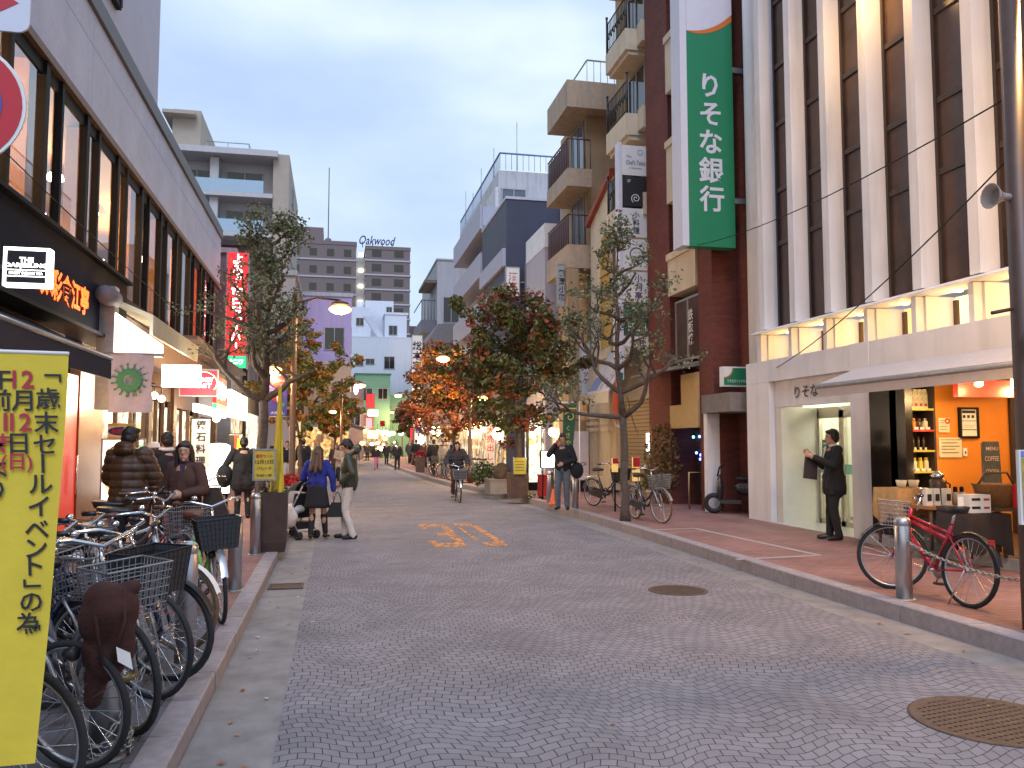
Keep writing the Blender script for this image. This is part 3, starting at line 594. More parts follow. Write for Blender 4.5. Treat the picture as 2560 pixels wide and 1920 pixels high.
def lip(parent, x0, x1, y0, y1, z, th=.18, m_=None, nm='parapet', o_=.1):
    mb = MB(); mb.box(x0 - o_, x1 + o_, y0 - o_, y1 + o_, z, z + th); return mb.build(nm, m_ or concrete, parent, True)
t = bldg('grey_building', 'narrow grey tiled building just behind the tall red lit sign', -11, -3.7, 31.2, 35, 8.6, brick('grey wall tiles', (.22, .22, .24), (.19, .19, .21), (.14, .14, .15), .2, .07, 'xyz', .008, .6, .3, .5, .1)); lip(t, -11, -3.7, 31.2, 35, 8.6); win_x(t, -3.7, 32, 34, 5, 6.6)
g = MB(); g.box(-3.69, -3.66, 31.4, 34.8, .3, 2.8); g.build('shop_window', shop_glow, t, True)
t = bldg('brown_building', 'dark brown narrow building behind the left pollard tree', -11, -3.5, 35.2, 40.8, 9.8, brown_wall); lip(t, -11, -3.5, 35.2, 40.8, 9.8, m_=brown_wall)
for zz in (4.2, 7): win_x(t, -3.5, 35, 39, zz, zz + 1.5)
g = MB(); g.box(-3.49, -3.46, 34.6, 39.6, .3, 2.9); g.build('shop_window', shop_white, t, True)
t = bldg('beige_building', 'plain beige blocky building beyond the left autumn tree', -10, -2.0, 41, 53, 9.8, mat('beige render', (.45, .39, .36), .8, var=.08, scale=.8, dirt=.15)); lip(t, -10, -2.0, 41, 53, 9.8, .25)
for zz in (4.3, 7):
    for yy in (42.5, 46, 49.5): win_x(t, -2.0, yy, yy + 2, zz, zz + 1.4)
g = MB(); g.box(-1.99, -1.95, 41.5, 52.5, .3, 2.9); g.build('shop_window', shop_glow, t, True)
win_y(t, 41, -7, -5, 5, 6.4)
t = bldg('lavender_building', 'lavender painted building with tall windows down the street', -8, 1.15, 66, 78, 13.2, mat('lavender paint', (.42, .32, .52), .75, var=.06, dirt=.15)); lip(t, -8, 1.15, 66, 78, 13.2, .3)
for zz in (3.6, 6.3, 9.0):
    for yy in (67, 70, 73, 75.6): win_x(t, 1.15, yy, yy + 1.6, zz, zz + 1.9)
for zz in (6.3, 9.0): win_y(t, 66, -.9, .6, zz, zz + 1.7)
# near corner shop with lit signs, beige
t = bldg('corner_shop', 'low beige corner building with lit shop below and bright white signs', -6, 1.0, 56, 65.6, 6.9, mat('warm beige tiles', (.46, .34, .25), .7, var=.08)); lip(t, -6, 1.0, 56, 65.6, 6.9, .2)
win_x(t, 1.0, 57, 58.6, 3.7, 5.1); win_x(t, 1.0, 62, 64, 3.4, 5.0)
g = MB(); g.box(1.0, 1.04, 56.5, 65, .3, 2.6); g.build('shop_window', shop_glow, t, True); win_y(t, 56, -.2, .7, 3.9, 5.2)
g = MB(); g.box(-2.4, .9, 55.97, 56.0, .3, 2.7); g.build('shop_window', shop_amber, t, True)
g = MB(); [g.box(1.02, 1.06, 59 + i * .4, 59.12 + i * .4, 3.0, 5.6) for i in range(6)]; g.build('shutter_slats', lit_warm, t, True)
mb = MB(); mb.prism([(1.0, 56.5, 3.05), (2.0, 56.5, 2.7), (2.0, 56.5, 2.62), (1.0, 56.5, 2.95)], (0, 8, 0)); mb.build('awning', mat('grey awning', (.2, .19, .2), .8, var=.1), t, True)
board('light_box', 'bright white square sign on the beige corner building', 838, 1022, 872, 1040, 55.6, lit_white); board('light_box', 'smaller bright white upright sign under the square one on the beige corner building', 838, 1042, 854, 1066, 55.6, lit_white)
p = PY(890, 973, 57); t = thing('oval_sign', 'small upright glowing oval sign high on a street corner', 'sign', p); mb = MB(); mb.ball((0, 0, 0), (.16, .06, .36)); mb.build('panel', lit_white, t); mb = MB(); mb.tube([(-.7, .02, 0), (-.1, .02, 0)], .02); mb.build('bracket', dark, t)
t = bldg('far_shop', 'low lit far shop at the left edge of the road bend', 1.0, 4.0, 88, 89.8, 4.6, mat('far brick render', (.25, .15, .11), .8)); g = MB(); g.box(1.2, 3.9, 87.94, 87.99, .3, 3.4); g.build('shop_window', shop_glow, t, True); lip(t, 1.0, 4.0, 88, 89.8, 4.6, .15)
t = bldg('pinkish_building', 'low pinkish brown building with one framed window past the beige corner', -4, 2.6, 78.5, 88, 7.2, mat('pinkish render', (.34, .26, .24), .8, var=.08)); lip(t, -4, 2.6, 78.5, 88, 7.2); win_y(t, 78.5, 1.3, 2.3, 3.3, 5); win_x(t, 2.6, 80, 82, 3.3, 5)
g = MB(); g.box(2.6, 2.64, 79, 87.5, .3, 2.6); g.build('shop_window', shop_glow, t, True)
# apartment block, far left
ap = mat('pale apartment wall', (.52, .50, .50), .75, var=.05, dirt=.15); X0, X1, YA = -12.5, -3.6, 62
t = thing('apartment_block', 'tall pale apartment block with glass balconies rising behind the left shops', 'building', (-8, 68, 0)); mb = MB(); mb.box(X0, -4.75, YA + 1.6, 76, 0, 22.6); mb.build('wall', ap, t, True)
mb = MB(); mb.box(-4.74, X1, YA, 76, 0, 23.0); mb.build('side_column', mat('beige apartment column', (.42, .35, .28), .75, var=.06, scale=2), t, True)
mb = MB(); mb.box(X0 - .4, -4.4, YA - .6, 76, 22.61, 23.05); mb.build('roof', ap, t, True)
mb = MB(); mb.box(-12.2, -10.2, 64, 72, 23.06, 26.6); mb.box(-12.8, -10.5, 63.2, 72, 26.0, 26.25); mb.build('roof_house', mat('beige apartment column'), t, True)
mb = MB(); mb.tube([(-9.6, 63, 23.95), (-6.6, 63, 23.95), (-6.6, 70, 23.95)], .04); [mb.tube([(x, 63, 23.05), (x, 63, 23.95)], .03) for x in (-9.6, -8.1, -6.6)]; mb.build('roof_railing', galv, t, True)
for k in range(7):
    z = 1.9 + 2.95 * k; g = MB(); g.box(X0, -4.75, YA - .2, YA + 1.59, z, z + .32); b_ = g.build('balcony', ap, t, True)
    r_ = MB(); r_.box(X0 + .1, -5.4, YA - .18, YA - .14, z + .33, z + 1.25); r_.build('glass_rail', mat('blue balcony glass', (.36, .50, .60), .2, var=.05, spec=.6), b_).data.transform(Matrix.Translation((8, -68, 0)))
    for xx in (-11.6, -8.2): win_y(t, YA + 1.6, xx, xx + 2.6, z + .35, z + 2.3, dark_glass)
    c = MB(); c.box(-9.2, -8.6, YA + .2, YA + 1.58, z + .33, z + 2.94); c.build('pier', ap, t, True)
    if k % 2 == 0: win_x(t, X1, 66, 68, z + .9, z + 2.2)
# far hotel towers
bt = mat('brown grey tower tile', (.19, .145, .14), .7, var=.06); stripe = mat('pale balcony edge', (.46, .44, .47), .7, var=.05)
def tower(label, xa, xb, ya, yb, h, fl, nwin):
    t = bldg('hotel_tower', label, xa, xb, ya, yb, h, bt); n = int(h / fl)
    for k in range(1, n + 1):
        z = k * fl - .4; g = MB(); g.box(xa - .15, xb + .15, ya - .15, yb + .1, z, z + .32)
        if z < h - .2: g.build('floor_band', stripe, t, True)
        if z + 2.4 > h: continue
        for i in range(nwin): x = xa + (xb - xa) * (i + .28) / nwin; g = MB(); g.box(x, x + (xb - xa) * .42 / nwin, ya - .04, ya + .05, z + .9, z + 2.4); g.build('window', dark_glass, t, True)
        for i in range(5 if nwin < 4 else 0): y = ya + (yb - ya) * (i + .2) / 5; g = MB(); g.box(xb - .05, xb + .04, y, y + 2.2, z + .9, z + 2.4); g.build('window', dark_glass, t, True)
    return t
tw = tower('wide brown grey hotel tower left of the sign lettering, far down the street', -13.5, 3.8, 172, 190, 42.5, 3.6, 5)
lip(tw, -13.5, 3.8, 172, 190, 42.5, .8, bt)
mb = MB(); mb.box(-8.5, -3, 176, 184, 43.3, 47); mb.box(-16, -10.5, 178, 188, 43.3, 48.5); mb.tube([(-2, 176, 43), (-2, 176, 60)], .12); mb.lathe([(.5, 0), (.7, 1.2), (.2, 1.6)], 10, c=(-2, 176, 43.3)); mb.build('roof_plant', bt, tw, True)
tw2 = tower('right hotel tower with lit stairwell lamps and rooftop lettering, far away', 5.6, 14.6, 168, 200, 41.0, 3.0, 2); lip(tw2, 5.6, 14.6, 168, 200, 41.0, .7, bt)
for k in range(1, 12): c = MB(); c.box(4.3, 5.2, 171.5, 171.9, k * 3.3 + 4, k * 3.3 + 4.6); c.build('stair_lamp', mat('greenish lit lamp', (.9, .9, .7), .4, var=0, emit=4, ecol=(.95, 1, .6)), tw2, True)
mb = MB(); mb.box(3.81, 5.59, 172, 186, 0, 40); mb.build('stair_shaft', mat('pale stair shaft', (.36, .33, .34), .7, var=.05), tw2, True)
mb = MB(); mb.box(14.62, 22, 186, 215, 0, 28); mb.build('rear_wing', bt, tw2, True)
t = thing('roof_sign', 'dark slanting rooftop letters Oakwood on a far tower', 'sign', (7, 170, 41.7)); mb = MB(); text(mb, 'Oakwood', (7.9, 169.5, 43.2), (1, 0, 0), (.22, 0, 1), 2.0, width=7.2, bold=.015); mb.build('letters', navy_ink, t, True)
mb = MB(); [mb.tube([(x, 169.8, 41.7), (x, 169.8, 43)], .08) for x in (5, 7, 9, 11)]; mb.build('supports', dark, t, True)
# white building closing the view, with outside stairs; green one before it
wb = mat('bright white wall', (.66, .68, .74), .7, var=.04, dirt=.12)
t = bldg('white_building', 'white building with small dark windows and an outside staircase closing the street view', 1.7, 9.3, 100, 114, 14.3, wb); lip(t, 1.7, 9.3, 100, 114, 14.3, .12, wb, o_=.02)
win_y(t, 100, 3.5, 4.5, 11.1, 11.7); win_y(t, 100, 5.7, 6.9, 10.6, 12.0); win_y(t, 100, 2.4, 3.2, 10.9, 11.6)
mb = MB(); mb.box(1.7, 4.2, 104, 112, 14.43, 18.6); mb.box(5.9, 8.6, 103, 112, 14.43, 17.6); mb.box(5.8, 8.8, 102.9, 112, 17.62, 17.9); mb.box(3.6, 7.2, 107, 113, 14.43, 20); mb.build('roof_house', wb, t, True)
for (xa, xb, za, zb, y_) in ((2.4, 3.3, 16.3, 17.2, 104), (6.4, 7.4, 15.1, 16.2, 103), (6.3, 7.0, 18.3, 19.2, 107)): win_y(t, y_, xa, xb, za, zb)
mb = MB(); mb.prism([(3.2, 101, 17.0), (4.1, 101, 17.0), (5.6, 101, 14.6), (5.0, 101, 14.45)], (0, .8, 0)); mb.build('staircase', mat('stair side white', (.58, .60, .66), .7, var=.05), t, True)
mb = MB(); mb.lathe([(.5, 0), (.55, 1.2), (.3, 1.4)], 12, c=(3.0, 108, 18.62)); mb.build('water_tank', paper, t, True)
gr = mat('sea green paint', (.13, .30, .225), .7, var=.06)
t = bldg('green_building', 'sea green painted building with two dark windows in front of the white building', 2.05, 5.8, 90, 99.5, 9.0, gr); lip(t, 2.05, 5.8, 90, 99.5, 9.0, .15, mat('dark green coping', (.03, .16, .1), .6, var=.05))
win_y(t, 90, 2.6, 3.9, 6.2, 7.5); win_y(t, 90, 4.5, 5.5, 6.4, 7.5); mb = MB(); mb.box(5.85, 9.2, 92, 99, 0, 6.9); mb.build('rear_wing', gr, t, True); win_y(t, 92, 6.5, 7.3, 4.6, 5.5); win_y(t, 92, 7.6, 8.4, 4.6, 5.5)
g = MB(); g.box(2.3, 5.6, 89.96, 89.99, .4, 3.0); g.build('shop_window', shop_glow, t, True)
# ================================================================ RIGHT: the bank with tall fins
fin_m = mat('off white precast fins', (.74, .74, .76), .6, var=.05, scale=1.2, bump=.05, dirt=.32)
t = thing('bank_building', 'white bank building on the right with tall vertical fins and brown glass', 'building', (8.4, 11, .158)); B = t
mb = MB(); mb.box(8.42, 20, 15.55, 15.8, .16, 16); mb.box(12.5, 20, 3.5, 15.5, .16, 16); mb.box(8.42, 8.95, 2.5, 15.55, 2.9, 3.2); mb.box(8.9, 8.98, 14.9, 15.55, .16, 2.9); mb.build('wall', white_wall, t, True)
for k in range(12):
    ya = 15.08 - 1.126 * k
    f = MB(); f.prism([(8.10, ya, 3.95), (8.10, ya - .19, 3.95), (8.42, ya - .23, 3.95), (8.42, ya, 3.95)], (0, 0, 11)); f.build('fin', fin_m, t, True)
    g = MB(); g.box(8.415, 8.45, ya - 1.126, ya, 3.95, 15); w = g.build('window', brown_glass, t, True)
    f = MB(); f.box(8.37, 8.43, ya - .29, ya - .235, 3.95, 15)
    for z in (5.62, 6.7, 8.05, 9.25, 10.6): f.box(8.38, 8.43, ya - 1.12, ya - .29, z, z + .09)
    f.build('frame', mat('dark bronze frame', (.06, .045, .04), .4, .3, var=.1), w).data.transform(Matrix.Translation((-8.4, -11, -.158)))
    s = MB(); s.prism([(7.92, ya - 1.01, 3.85), (7.92, ya - 1.01, 3.86), (8.0, ya - 1.01, 3.90), (8.42, ya - 1.01, 4.02), (8.42, ya - 1.01, 3.85)], (0, 1.116, 0)); s.build('ledge', white_wall, t, True)
    c = MB(); c.box(8.06, 8.20, ya - .10, ya + .0, 3.30, 3.84); c.box(8.2, 8.75, ya - .14, ya - .0, 3.30, 3.84); c.build('clerestory_pier', white_wall, t, True)
    lit = [2, 1, 2, 1.2, 2, 1, .9, .25, .2, .2, .2, .2][k]
    g = MB(); g.box(8.70, 8.73, ya - 1.12, ya - .15, 3.30, 3.84); w = g.build('window', mat('lit clerestory blind %d' % (k % 3), (.5, .42, .25), .4, var=0, emit=(.75, 1.1, 1.5)[k % 3] if k < 7 else .1, ecol=((1, .72, .30), (1, .88, .48), (1, .68, .24))[k % 3]), t, True)
    f = MB(); f.box(8.66, 8.70, ya - .22, ya - .14, 3.30, 3.79); f.box(8.66, 8.70, ya - .62, ya - .58, 3.30, 3.79); f.build('frame', brown_metal, w).data.transform(Matrix.Translation((-8.4, -11, -.158)))
    if k < 8:
        d_ = MB(); d_.lathe([(.05, -.012), (.05, 0)], 12, c=(8.38, ya - .6, 3.845)); d_.build('downlight', lit_warm, t, True)
        lamp(t, (8.36, ya - .58, 3.66), 5.0 if k != 7 else 2.5, (1, .60, .20), .06)
mb = MB(); mb.box(8.0, 8.98, 12.02, 15.5, 2.88, 3.298); mb.box(8.0, 8.98, 2.5, 11.5, 2.88, 3.298); mb.build('beam', white_wall, t, True)
mb = MB(); mb.box(7.985, 8.5, 11.51, 12.01, .16, 3.302); mb.build('column', white_wall, t, True)
mb = MB(); mb.box(8.0, 8.5, 14.62, 15.5, .16, 2.876); mb.build('column', white_wall, t, True)
mb = MB(); mb.lathe([(.36, .16), (.36, 15)], 24, c=(8.75, 16.0, 0)); mb.build('round_column', white_wall, t, True)
w_ = MB(); w_.tube([(8.1, 11.3, 9.1), (7.7, 11.3, 9.25)], .03); w_ = w_.build('wall_lamp', dark, t, True); b_ = MB(); b_.ball((7.62, 11.3, 9.2), .14); b_.build('bulb', lit_bulb, w_, True); lamp(t, (7.5, 11.2, 9.05), 90, (1, .55, .18), .12)
# entrance recess: sign band, glass doors, lit lobby
mb = MB(); mb.box(8.12, 8.3, 12.02, 14.61, 2.38, 2.876); mb.build('sign_band', white_wall, t, True)
mb = MB(); text(mb, 'りそな銀行', (8.105, 13.2, 2.63), (0, -1, 0), (0, 0, 1), .24, width=1.35, bold=.02); mb.build('bank_letters', mat('bronze letters', (.10, .085, .07), .4, .5, var=.1), t, True)
mb = MB(); mb.box(8.12, 8.9, 14.38, 14.61, .16, 2.375); mb.build('recess_wall', mat('cream recess wall', (.70, .67, .58), .6, var=.04), t, True)
mb = MB(); mb.box(8.0, 12.5, 12.02, 14.6, .155, .165); mb.build('lobby_floor', mat('pale lobby floor', (.55, .52, .45), .3, var=.05), t, True)
mb = MB(); mb.box(11.2, 11.3, 11.6, 15.5, .165, 2.75); mb.box(8.98, 11.2, 15.3, 15.4, .165, 2.75); mb.box(8.98, 11.2, 11.55, 11.62, .165, 2.75); mb.box(8.31, 11.2, 11.63, 15.3, 2.75, 2.82); mb.build('lobby_wall', mat('lobby cream wall', (.75, .74, .62), .6, var=.03), t, True)
for (x, y) in ((9.6, 12.9), (9.6, 14.4), (10.6, 12.4)):
    mb = MB(); mb.box(x - .15, x + .15, y - .5, y + .5, 2.73, 2.748); mb.build('ceiling_light', mat('lit lobby panel', (.9, .9, .8), .4, var=0, emit=9, ecol=(1, .96, .78)), t, True); lamp(t, (x, y, 2.55), 32, (1, .95, .74), .25)
al = mat('champagne aluminium', (.50, .46, .36), .35, .6, var=.05)
for (ya, yb) in ((13.62, 14.36), (12.82, 13.58), (12.03, 12.8)):
    g = MB(); g.box(8.90, 8.915, ya, yb, .2, 2.3); w = g.build('glass_door', clear, t, True)
    f = MB(); f.box(8.87, 8.95, yb - .06, yb + .0, .17, 2.3); f.box(8.87, 8.95, ya, ya + .045, .17, 2.3); f.box(8.87, 8.95, ya, yb, .165, .26); f.box(8.87, 8.95, ya, yb, 2.16, 2.37)
    f.build('frame', al, w).data.transform(Matrix.Translation((-8.4, -11, -.158)))
    h = MB(); h.box(8.885, 8.90, ya + .05, yb - .06, 1.12, 1.3); h.build('green_band', mat('mint band film', (.25, .62, .45), .5, var=0), w).data.transform(Matrix.Translation((-8.4, -11, -.158)))
mb = MB(); mb.box(8.86, 8.885, 13.9, 14.2, 1.42, 1.75); mb.build('door_notice', mat('bank green', (.02, .24, .12), .5, var=.04), t, True)
mb = MB(); [mb.box(8.852, 8.86, 13.95, 14.15, z, z + .04) for z in (1.47, 1.56, 1.66)]; mb.build('notice_lines', paper, t, True)
po = thing('poster_display', 'green edged lit poster display inside the bank lobby, behind the man in black', 'poster', (10.4, 13.6, .17)); mb = MB(); mb.box(10.35, 10.45, 12.6, 14.5, .55, 2.0); mb.build('panel', mat('bank green'), po, True)
mb = MB(); mb.box(10.33, 10.349, 12.68, 14.42, .63, 1.92); mb.build('sheet', mat('lit sheet', (.85, .88, .85), .5, var=0, emit=.6), po, True); mb = MB(); mb.ball((10.325, 13.9, 1.45), (.006, .2, .26), 0); mb.ball((10.325, 13.85, 1.15), (.006, .25, .12), 0); mb.box(10.32, 10.327, 13.3, 13.6, 1.0, 1.25, 1); mb.box(10.32, 10.328, 13.5, 13.7, 1.6, 1.75, 2); mb.build('picture', [mat('orange print', (.85, .28, .08), .5, var=0, emit=.3), mat('yellow print'), mat('bank green')], po, True)
mb = MB(); [mb.tube([(10.4, y, .17), (10.4, y, .55)], .02) for y in (12.9, 14.2)]; mb.build('legs', al, po, True)
for o in (B, po): o.location.x += .25
# vertical bank sign
green_s = mat('bank sign green', (.012, .21, .10), .4, var=.05, scale=1); sw = mat('sign white', (.62, .63, .72), .45, var=.03)
t = thing('vertical_sign', 'huge green vertical bank sign with white characters and an orange arc on the right', 'sign', (8.0, 16.6, 6.2)); yS = 16.5
zb, zt = PY(1725, 614, yS).z, 13.5; xa, xb = PY(1722, 500, yS).x, PY(1837, 500, yS).x
mb = MB(); mb.box(xa, xb, yS, yS + .28, zb, zt); mb.build('panel', green_s, t, True)
mb = MB(); mb.box(xa - .16, xa - .002, yS - .0, yS + .5, zb + .0, zt); mb.build('white_edge', sw, t, True)
zA, zM, zB = PY(1720, 76, yS).z, PY(1765, 78, yS).z, PY(1833, 38, yS).z
def arc(off): return [(xa + (xb - xa) * i / 12, yS, zA - off * (i / 12) ** .6 * .9 + (zB - zA + .0) * (i / 12) ** 2.3) for i in range(13)]
mb = MB(); a0 = arc(0); mb.prism([(x, yS - .003, z) for x, _, z in a0] + [(xb, yS - .003, zt), (xa, yS - .003, zt)], (0, -.006, 0)); mb.build('white_field', sw, t, True)
a1 = arc(.17); mb = MB(); [mb.quad((a1[i][0], yS - .006, a1[i][2]), (a1[i + 1][0], yS - .006, a1[i + 1][2]), (a0[i + 1][0], yS - .006, a0[i + 1][2]), (a0[i][0], yS - .006, a0[i][2])) for i in range(12)]; mb.build('orange_arc', mat('sign orange', (.62, .16, .015), .5, var=0), t, True)
mb = MB(); c1 = PY(1777, 355, yS); text(mb, 'りそな銀行', (c1.x, yS - .008, c1.z), (1, 0, 0), (0, 0, 1), .60, vertical=True, step=1.07, bold=.022); mb.build('letters', sw, t, True)
for z in (7, 10): mb = MB(); mb.box(xb, xb + .5, yS + .05, yS + .2, z, z + .12); mb.build('bracket', galv, t, True)
t = thing('box_sign', 'small green and white bank box sign with an orange curve above the concrete porch', 'sign', PY(1845, 966, 16.6)); a, b = PY(1806, 916, 16.6), PY(1885, 967, 16.6); mb = MB()
mb.box(a.x, b.x, 16.6, 16.75, b.z, a.z); mb.build('panel', paper, t, True); mb = MB(); e = .03; mb.box(a.x + e, b.x - e, 16.592, 16.599, b.z + e, a.z - e); mb.build('green_field', green_s, t, True)
mb = MB(); n = 10; pts = [(a.x + e + .2 * math.cos(-math.pi / 2 * i / n), 16.59, a.z - e + .2 * math.sin(-math.pi / 2 * i / n)) for i in range(n + 1)]; mb.add([(a.x + e, 16.59, a.z - e)] + pts, [(0, i + 1, i + 2)[::-1] for i in range(n)]); mb.build('white_corner', paper, t, True)
mb = MB(); ring(mb, a.x + e, a.z - e, 16.589, .2, .225, -math.pi / 2, 0, 10); mb.build('orange_arc', mat('sign orange'), t, True)
mb = MB(); text(mb, 'りそなクイックロビー', ((a.x + b.x) / 2, 16.588, b.z + .12), (1, 0, 0), (0, 0, 1), .075, width=.52, bold=.015); mb.build('letters', paper, t, True)
def shift_from(before, dy, dz=0):
    for o in set(COL.objects) - before:
        if o.parent is None: o.location.y += dy; o.location.z += dz
MARK = set(COL.objects)
# ---- coffee shop in the bank's ground floor
t = thing('shop_awning', 'pale grey canvas awning reaching out over the orange coffee shop', 'awning', (7.7, 10.5, 2.5)); mb = MB(); gc = mat('grey white canvas', (.44, .42, .44), .8, var=.06, scale=9, bump=.1)
mb.prism([(8.0, 6.0, 2.86), (7.3, 6.0, 2.60), (7.3, 6.0, 2.575), (8.0, 6.0, 2.83)], (0, 5.45, 0)); mb.build('canvas', gc, t, True)
mb = MB(); mb.box(7.285, 7.30, 6.0, 11.42, 2.40, 2.535); mb.build('valance', mat('pinkish valance canvas', (.50, .43, .40), .8, var=.06, scale=8), t, True); mb = MB(); mb.tube([(7.3, 5.98, 2.555), (7.3, 11.46, 2.555)], .035); mb.build('front_bar', galv, t, True)
YW = 10.9
C_ = lambda px, py, y=YW: PY(px, py, y)
t = thing('coffee_shop', 'coffee shop interior with an orange end wall and dark lacquer front beside the bank entrance', 'shop front', (9, 10, .158)); org = mat('orange plaster', (.70, .235, .022), .7, var=.06, scale=3)
xs0, xs1, xs2 = C_(2256, 1100).x, C_(2341, 1100).x, C_(2522, 1100).x
mb = MB(); mb.box(xs1, 13, YW, YW + .1, .16, 2.75); mb.box(12.5, 12.6, 3, YW, .16, 2.75); mb.build('wall', org, t, True); mb = MB(); mb.box(xs2, 13, YW - .06, YW - .01, .31, 2.6); mb.build('dark_curtain', brown_wall, t, True)
mb = MB(); mb.box(xs0 - .13, xs0 - .01, YW - .25, YW + .1, .31, 2.6); mb.box(8.27, xs0 - .13, YW - .05, 11.48, .31, 2.6); mb.build('dark_panel', mat('black brown lacquer', (.02, .014, .012), .2, var=.2), t, True)
mb = MB(); mb.box(8.0, 13, 3, 11.49, .155, .30); mb.build('step', concrete, t, True); mb = MB(); mb.box(8.05, 12.5, 3.0, YW - .02, .301, .305); mb.build('floor', wood, t, True); mb = MB(); mb.box(8.3, 12.5, 3, YW - .02, 2.66, 2.72); mb.build('ceiling', mat('dark ceiling', (.10, .05, .035), .7), t, True)
a, b = C_(2395, 962, 10.3), C_(2545, 982, 10.3); mb = MB(); mb.box(a.x, b.x, 10.3, 10.4, 2.36, 2.6); mb.build('red_board', mat('red board', (.5, .03, .02), .4, var=.08), t, True)
for (x, y, e_) in ((9.75, 10.25, 34), (9.0, 10.1, 15), (10.6, 9.6, 30), (8.9, 9.0, 26), (9.8, 8.6, 40)):
    s = MB(); s.lathe([(.03, -.16), (.06, -.14), (.05, 0)], 10, c=(x, y, 2.655)); s.build('spotlight', lit_warm, t, True)
    lamp(t, (x, y, 2.44), e_, (1, .62, .26), .08)
sh = thing('shelf_unit', 'tall dark shelf unit with coloured boards stacked with jars in the coffee shop', 'shelf', ((xs0 + xs1) / 2, YW, .305)); mb = MB()
mb.box(xs0 - .01, xs0 + .03, YW - .0, YW + .42, .31, 2.6); mb.box(xs1 - .04, xs1 - .002, YW + .0, YW + .42, .31, 2.6); mb.box(xs0 + .03, xs1 - .04, YW + .38, YW + .42, .31, 2.6); mb.build('carcass', brown_wall, sh, True)
SHZ = tuple(C_(2300, py).z for py in (1178, 1125, 1074, 1021)); shm = [mat('yellow shelf board', (.55, .45, .05), .5), mat('yellow shelf board'), mat('red shelf board', (.6, .04, .03), .5), mat('yellow shelf board')]
for z, m_ in zip(SHZ, shm): mb = MB(); mb.box(xs0 + .03, xs1 - .04, YW - .01, YW + .38, z - .03, z); mb.build('shelf_board', m_, sh, True)
lamp(sh, ((xs0 + xs1) / 2, YW - .45, 2.3), 9, (1, .72, .38), .08); lamp(sh, ((xs0 + xs1) / 2, YW - .5, 1.3), 6, (1, .7, .35), .08)
jm = {'cream': mat('cream jar', (.75, .68, .5), .4, var=.05), 'glass': mat('dark jar', (.08, .05, .03), .15, var=.2), 'red': mat('red flask', (.6, .02, .03), .25, var=0), 'bag': mat('shiny cream bag', (.72, .64, .42), .25, .2, var=.3, scale=30), 'amber': mat('amber jar', (.6, .25, .03), .2, var=.1), 'gold': mat('yellow tin', (.7, .55, .05), .3, var=0), 'steelj': steel}
SW = xs1 - xs0 - .08
def jar(kind, u, z, lab, r=.05, h=.16, capm='glass', grp_='jars on the coffee shop shelves'):
    x = xs0 + .03 + SW * u; y = YW + .12
    if kind == 'bag':
        t_ = thing('coffee_bag', lab, 'bag', (x, y, z), 0, grp_); m_ = MB(); m_.prism([(-r, -.03, 0), (r, -.03, 0), (r, -.02, h * .8), (r * .8, -.005, h), (-r * .8, -.005, h), (-r, -.02, h * .8)], (0, .06, 0)); m_.build('pouch', jm['bag'], t_)
        m_ = MB(); m_.box(-.022, .022, -.034, -.031, .04, .08); m_.build('print', red_ink, t_); return
    t_ = thing('storage_jar', lab, 'jar', (x, y, z), 0, grp_); m_ = MB(); m_.lathe([(r * .9, 0), (r, .01), (r, h * .72), (r * .7, h * .8)], 12); m_.build('body', jm[kind], t_)
    m_ = MB(); m_.lathe([(r * .72, h * .8), (r * .72, h), (r * .5, h * 1.02)], 12); m_.build('lid', jm[capm], t_)
    m_ = MB(); m_.box(-r * .8, r * .8, -r - .03, -r - .025, .0, .04); m_.build('price_card', paper, t_)
for i in range(6): jar('bag', .09 + i * .165, SHZ[3], 'shiny coffee bag with red print in the row on the top shelf', r=.042, h=.30, grp_='coffee bags on the top shelf')
for i, (k, c_) in enumerate((('cream', 'glass'), ('cream', 'glass'), ('amber', 'amber'), ('glass', 'glass'), ('cream', 'steelj'))): jar(k, .1 + i * .2, SHZ[2], ('leftmost cream canister on the red shelf', 'second cream canister from the left on the red shelf', 'bright amber jar in the middle of the red shelf', 'dark jar right of the amber jar on the red shelf', 'silver topped jar at the right end of the red shelf')[i], h=.17, capm=c_, r=.045)
for i, k in enumerate(('red', 'red', 'glass', 'glass', 'glass')): jar(k, .12 + i * .18, SHZ[1], 'slim red flask on the shelf below the red board' if k == 'red' else 'slim dark flask beside the red flasks on the shelf', h=.2, r=.022, capm=k, grp_='slim red flasks' if k == 'red' else 'slim dark flasks')
for i, (k, c_) in enumerate((('cream', 'glass'), ('glass', 'glass'), ('cream', 'gold'), ('gold', 'gold'), ('cream', 'gold'))): jar(k, .1 + i * .2, SHZ[0], ('cream jar at the left end of the lowest yellow shelf', 'dark jar second from the left on the lowest yellow shelf', 'cream jar with yellow lid in the middle of the lowest yellow shelf', 'all yellow tin on the lowest yellow shelf', 'cream jar with yellow lid at the right end of the lowest shelf')[i], h=.2, r=.04, capm=c_)
